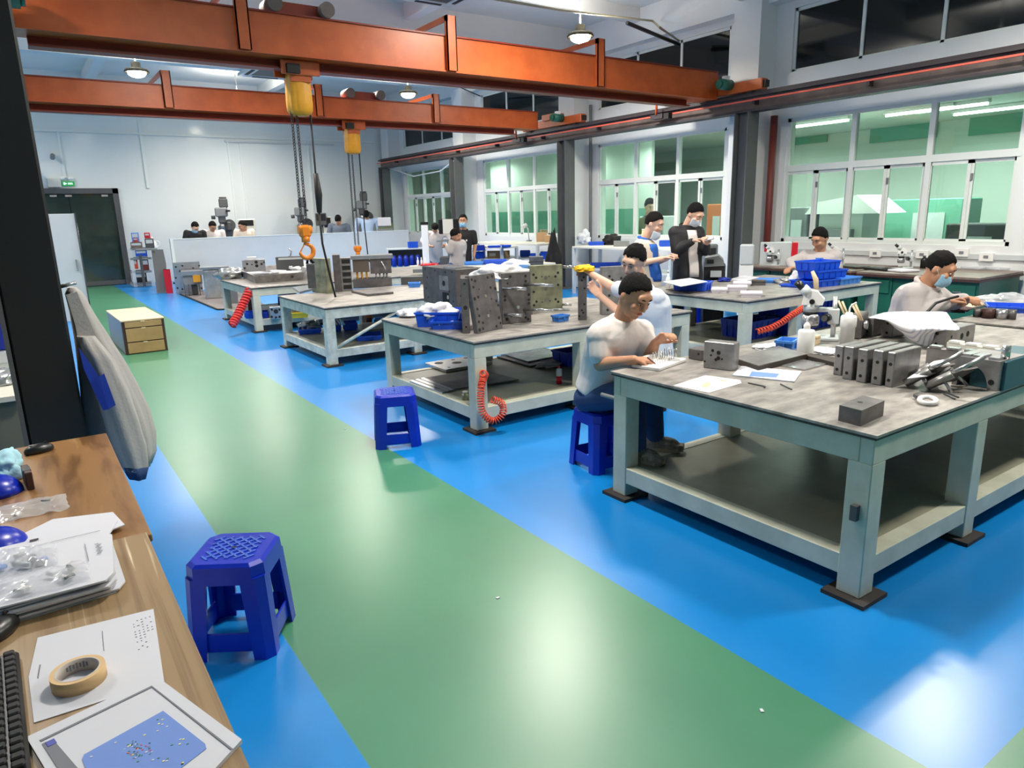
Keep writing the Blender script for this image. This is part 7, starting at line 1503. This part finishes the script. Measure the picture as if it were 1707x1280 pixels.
crumple('yellow_cloth', 'yellow cloth under the stretched hand, on top of the brown plate', 'cloth', Vector(p.A) + Vector((math.cos(p.rz) * 1, math.sin(p.rz) * 1, 0)) * p.J((974, 447, 0.33)).x + p.n * 0.33 + Vector((0, 0, p.J((974, 447, 0.33)).z - 0.025)), (0.2, 0.16, 0.06), 'cloth_y', 5)
# standing behind the long table
p = Person('man in a beige shirt with blue panels, mask under his chin, standing', 6.95, 6.75, 1.2, 0.009, 'skin3')
p.build(head=(1090, 374, -0.06), neck=(1074, 400, 0.0), chest=(1077, 428, 0.0), pelvis=(1082, 470, 0.02), sh=[(1066, 408, -0.14), (1083, 408, 0.14)],
        arms=[((1071, 438, -0.18), (1106, 431, -0.2), (1121, 427, -0.2)), ((1094, 437, 0.1), (1112, 431, -0.06), (1122, 424, -0.1))],
        legs=[((1083, 515, -0.06), (1080, 556, -0.05), (1092, 562, -0.06)), ((1088, 515, 0.06), (1085, 556, 0.06), (1098, 562, 0.05))],
        yaw=72, pitch=22, shirt='work_beige', sleeve=0.5, trousers='work_blue', mask='chin', collar='work_blue', front=('work_blue', 1.9, 0.0, 0.88), curl=(1.1, 1.1), bodyr=0.95)
p = Person('man in a black jacket with a mask, looking at his phone behind the long table', 7.4, 6.75, 1.18, 0.009, 'skin3')
p.build(head=(1158, 358, -0.08), neck=(1144, 379, 0.0), chest=(1146, 410, 0.0), pelvis=(1146, 462, 0.02), sh=[(1125, 388, -0.1), (1164, 388, 0.08)],
        arms=[((1127, 418, -0.16), (1155, 402, -0.27), (1168, 399, -0.3)), ((1176, 418, 0.0), (1178, 408, -0.22), (1176, 398, -0.27))],
        legs=[((1130, 508, 0.0), (1131, 556, 0.02), (1136, 563, -0.08)), ((1152, 508, 0.04), (1153, 556, 0.05), (1160, 563, -0.05))],
        yaw=52, pitch=34, shirt='jacket_k', shirt_name='jacket', sleeve=1.0, trousers='trouser_k', mask='on', collar='jacket_k', front=('shirt_w', 0.75, 0.02, 0.95), curl=(0.7, 0.8), hem=(1146, 455, 0.02), flare=0.012)
ph = MB().box((0, 0, 0), (0.15, 0.085, 0.01), 'grey_d', bev=0.004).build('phone_body'); t = thing('phone', 'phone with a bright screen held by the man in a black jacket', 'phone', Vector(p.A) + Vector((math.cos(p.rz), math.sin(p.rz), 0)) * p.J((1180, 398, -0.32)).x - p.n * 0.32 + Vector((0, 0, p.J((1180, 398, -0.32)).z)), p.rz); ph.parent = t; ph.rotation_euler = (0.5, -0.25, 0); MB().box((0, 0, 0.0056), (0.14, 0.075, 0.001), 'paper').build('screen', parent=ph)
p = Person('person with curly hair and an olive shirt behind the glass of the second window', 12.1, 11.75, 1.4, 0.014, 'skin3')
p.build(head=(1083, 346, 0), neck=(1080, 362, 0), chest=(1076, 385, 0), pelvis=(1076, 420, 0), sh=[(1064, 370, 0), (1092, 372, 0)], arms=[((1062, 390, 0), (1068, 405, 0), (1072, 410, 0)), ((1094, 390, 0), (1092, 405, 0), (1090, 410, 0))],
        legs=[((1072, 450, 0), (1072, 485, 0), (1072, 490, -0.1)), ((1082, 450, 0), (1082, 485, 0), (1082, 490, -0.1))], yaw=25, pitch=15, shirt='olive_shirt', hands=False, hair_top=0.12, hairk=2.0)
p = Person('person in a red shirt far behind the glass of the nearest window', 14.6, 7.6, 1.05, 0.016, 'skin2')
p.build(head=(1450, 371, 0), neck=(1449, 384, 0), chest=(1449, 400, 0), pelvis=(1449, 425, 0), sh=[(1441, 389, 0), (1457, 389, 0)], arms=[((1439, 402, 0), (1441, 412, 0), (1443, 416, 0)), ((1459, 402, 0), (1457, 412, 0), (1455, 416, 0))],
        legs=[((1446, 440, 0), (1446, 458, 0), (1446, 462, -0.1)), ((1453, 440, 0), (1453, 458, 0), (1453, 462, -0.1))], yaw=-40, shirt='maroon', hands=False, faces=False)
# seated at the green bench, and with a mask at the right edge
p = Person('man in a light grey work jacket sitting at the green bench, looking down', 9.4, 5.86, 1.22, 0.010, 'skin2')
p.build(head=(1367, 399, -0.08), neck=(1366, 421, 0.0), chest=(1366, 440, 0.0), pelvis=(1368, 468, 0.05), sh=[(1343, 428, 0.0), (1392, 428, 0.0)],
        arms=[((1318, 437, -0.12), (1322, 446, -0.3), (1317, 447, -0.36)), ((1396, 446, -0.05), (1375, 448, -0.2), (1365, 449, -0.25))],
        legs=[((1345, 475, -0.35), (1345, 520, -0.35), (1342, 526, -0.45)), ((1385, 475, -0.35), (1385, 520, -0.35), (1385, 526, -0.45))],
        yaw=-38, pitch=26, shirt='work_grey', shirt_name='jacket', sleeve=1.0, trousers='work_blue', collar='work_grey', front=('work_blue', 0.5, 0.35, 0.9), flare=0.02, hair_top=0.05)
p = Person('man in a grey work jacket and blue face mask, working at the right edge', 6.25, 3.1, 1.14, 0.0075, 'skin2')
p.build(head=(1566, 449, -0.05), neck=(1543, 478, 0.0), chest=(1527, 510, 0.02), pelvis=(1508, 556, 0.05), sh=[(1524, 491, -0.16), (1552, 486, 0.14)],
        arms=[((1525, 526, -0.22), (1577, 505, -0.16), (1592, 500, -0.12)), ((1580, 506, 0.16), (1607, 499, 0.1), (1619, 497, 0.04))],
        legs=[((1560, 575, -0.1), (1560, 655, -0.1), (1585, 668, -0.1)), ((1575, 570, 0.1), (1575, 645, 0.1), (1600, 658, 0.1))],
        yaw=78, pitch=26, shirt='work_grey', shirt_name='jacket', sleeve=1.0, trousers='work_blue', mask='on', collar='work_grey', front=('work_blue', 0.6, 0.3, 0.88), curl=(0.9, 0.9), flare=0.012, hem=(1508, 548, 0.05), bodyr=1.22)
o = MB().box((0, 0, 0), (0.09, 0.05, 0.05), 'maroon', (0.2, 0.3, 0.2), bev=0.01).build('red_part', None, None, P(1603, 499, 0.84)); tag(o, 'dark red part held in the hands of the masked man', 'part')
# around the far benches
p = Person('man in black polo shirt and pale mask, standing before a grey column', 7.95, 13.35, 1.12, 0.011, 'skin2')
p.build(head=(772, 369, -0.03), neck=(773, 385, 0), chest=(773, 404, 0), pelvis=(772, 436, 0), sh=[(758, 388, 0), (789, 389, 0)], arms=[((755, 408, 0), (760, 424, -0.1), (764, 428, -0.12)), ((792, 410, 0), (790, 427, -0.08), (792, 433, -0.1))],
        legs=[((767, 462, 0), (767, 487, 0), (767, 490, -0.1)), ((778, 462, 0), (778, 487, 0), (778, 490, -0.1))], yaw=-8, pitch=4, shirt='polo_k', sleeve=0.5, trousers='trouser_k', mask='on', collar='polo_k', hem=(772, 430, 0))
MB().box(p.C + p.R @ Vector((0.06, -0.128 * 1.12, 0.05)), (0.03, 0.006, 0.04), 'white', p.R).build('badge', parent=p.t)
p = Person('man in a white shirt bending over the machine with his head down', 8.85, 15.95, 1.1, 0.012, 'skin2')
p.build(head=(725, 380, -0.16), neck=(726, 386, 0.0), chest=(726, 404, 0.1), pelvis=(727, 430, 0.25), sh=[(710, 389, 0), (744, 388, 0)], arms=[((704, 402, 0), (716, 410, -0.2), (722, 411, -0.25)), ((752, 400, 0), (745, 410, -0.2), (738, 411, -0.25))],
        legs=[((722, 448, 0.2), (722, 470, 0.2), (722, 473, 0.1)), ((732, 448, 0.2), (732, 470, 0.2), (732, 473, 0.1))], yaw=5, pitch=75, shirt='shirt_w', sleeve=1.0, hands=False, faces=False)
p = Person('person in grey shirt and blue trousers bending beside the man in black polo', 7.75, 12.75, 1.1, 0.012, 'skin2')
p.build(head=(761, 392, -0.1), neck=(763, 400, 0.0), chest=(764, 415, 0.02), pelvis=(762, 440, 0.05), sh=[(753, 405, -0.1), (771, 405, 0.1)], arms=[((750, 420, -0.12), (744, 410, -0.1), (740, 408, -0.1)), ((772, 422, 0), (750, 418, -0.1), (745, 414, -0.1))],
        legs=[((748, 446, -0.1), (749, 480, -0.1), (745, 486, -0.15)), ((756, 448, 0.05), (758, 480, 0.05), (754, 486, 0)),], yaw=-60, pitch=60, shirt='work_grey', sleeve=1.0, trousers='denim', hands=False, faces=False)
# behind the low partition
def small(label, head, half, shirt, yaw, pitch, Y=20.3, lean=0, sk='skin2', mask=None, faces=True, k=1.0):
    k *= 1.15; half += 2; c = PY(head[0], head[1], Y); p = Person(label, c.x, Y, k, 0.014, sk); x, y = head
    p.build(head=(x, y, -0.05), neck=(x - lean * 0.3, y + 8, 0.04), chest=(x - lean * 0.6, y + 22, 0.04), pelvis=(x - lean, y + 48, 0), sh=[(x - half - lean * 0.4, y + 9, 0.04), (x + half - lean * 0.4, y + 9, 0.04)], arms=[((x - half - 4 - lean * 0.5, y + 28, 0), (x - half + 4, y + 36, -0.2), (x - half + 8, y + 37, -0.25)), ((x + half + 4 - lean * 0.5, y + 28, 0), (x + half - 4, y + 36, -0.2), (x + half - 8, y + 37, -0.25))],
            legs=[((x - 5 - lean, y + 72, 0), (x - 5 - lean, y + 96, 0), (x - 5 - lean, y + 99, -0.1)), ((x + 6 - lean, y + 72, 0), (x + 6 - lean, y + 96, 0), (x + 6 - lean, y + 99, -0.1))], yaw=yaw, pitch=pitch, shirt=shirt, sleeve=1.0, hands=False, mask=mask, faces=faces)
    return p
small('person in black with a pale mask, head bent, behind the left end of the partition', (325, 379), 12, 'polo_k', 20, 45, mask='on', sk='skin3')
small('man in a white shirt looking down, second from the left behind the partition', (354, 378), 13, 'shirt_w', 25, 40, lean=-4, Y=20.75)
small('man in a beige shirt turned left, in front of the cream control box', (405, 377), 11, 'work_beige', -70, 25, lean=-6)
small('man in a grey blue shirt seen from behind, middle of the partition', (564, 367), 12, 'shirt_gb', 160, 0, lean=-3, faces=False)
small('man in a light blue shirt bending at the milling machine, right part of the partition', (611, 358), 14, 'shirt_lb', 170, -30, lean=-3, faces=False, k=1.0, Y=20.75)
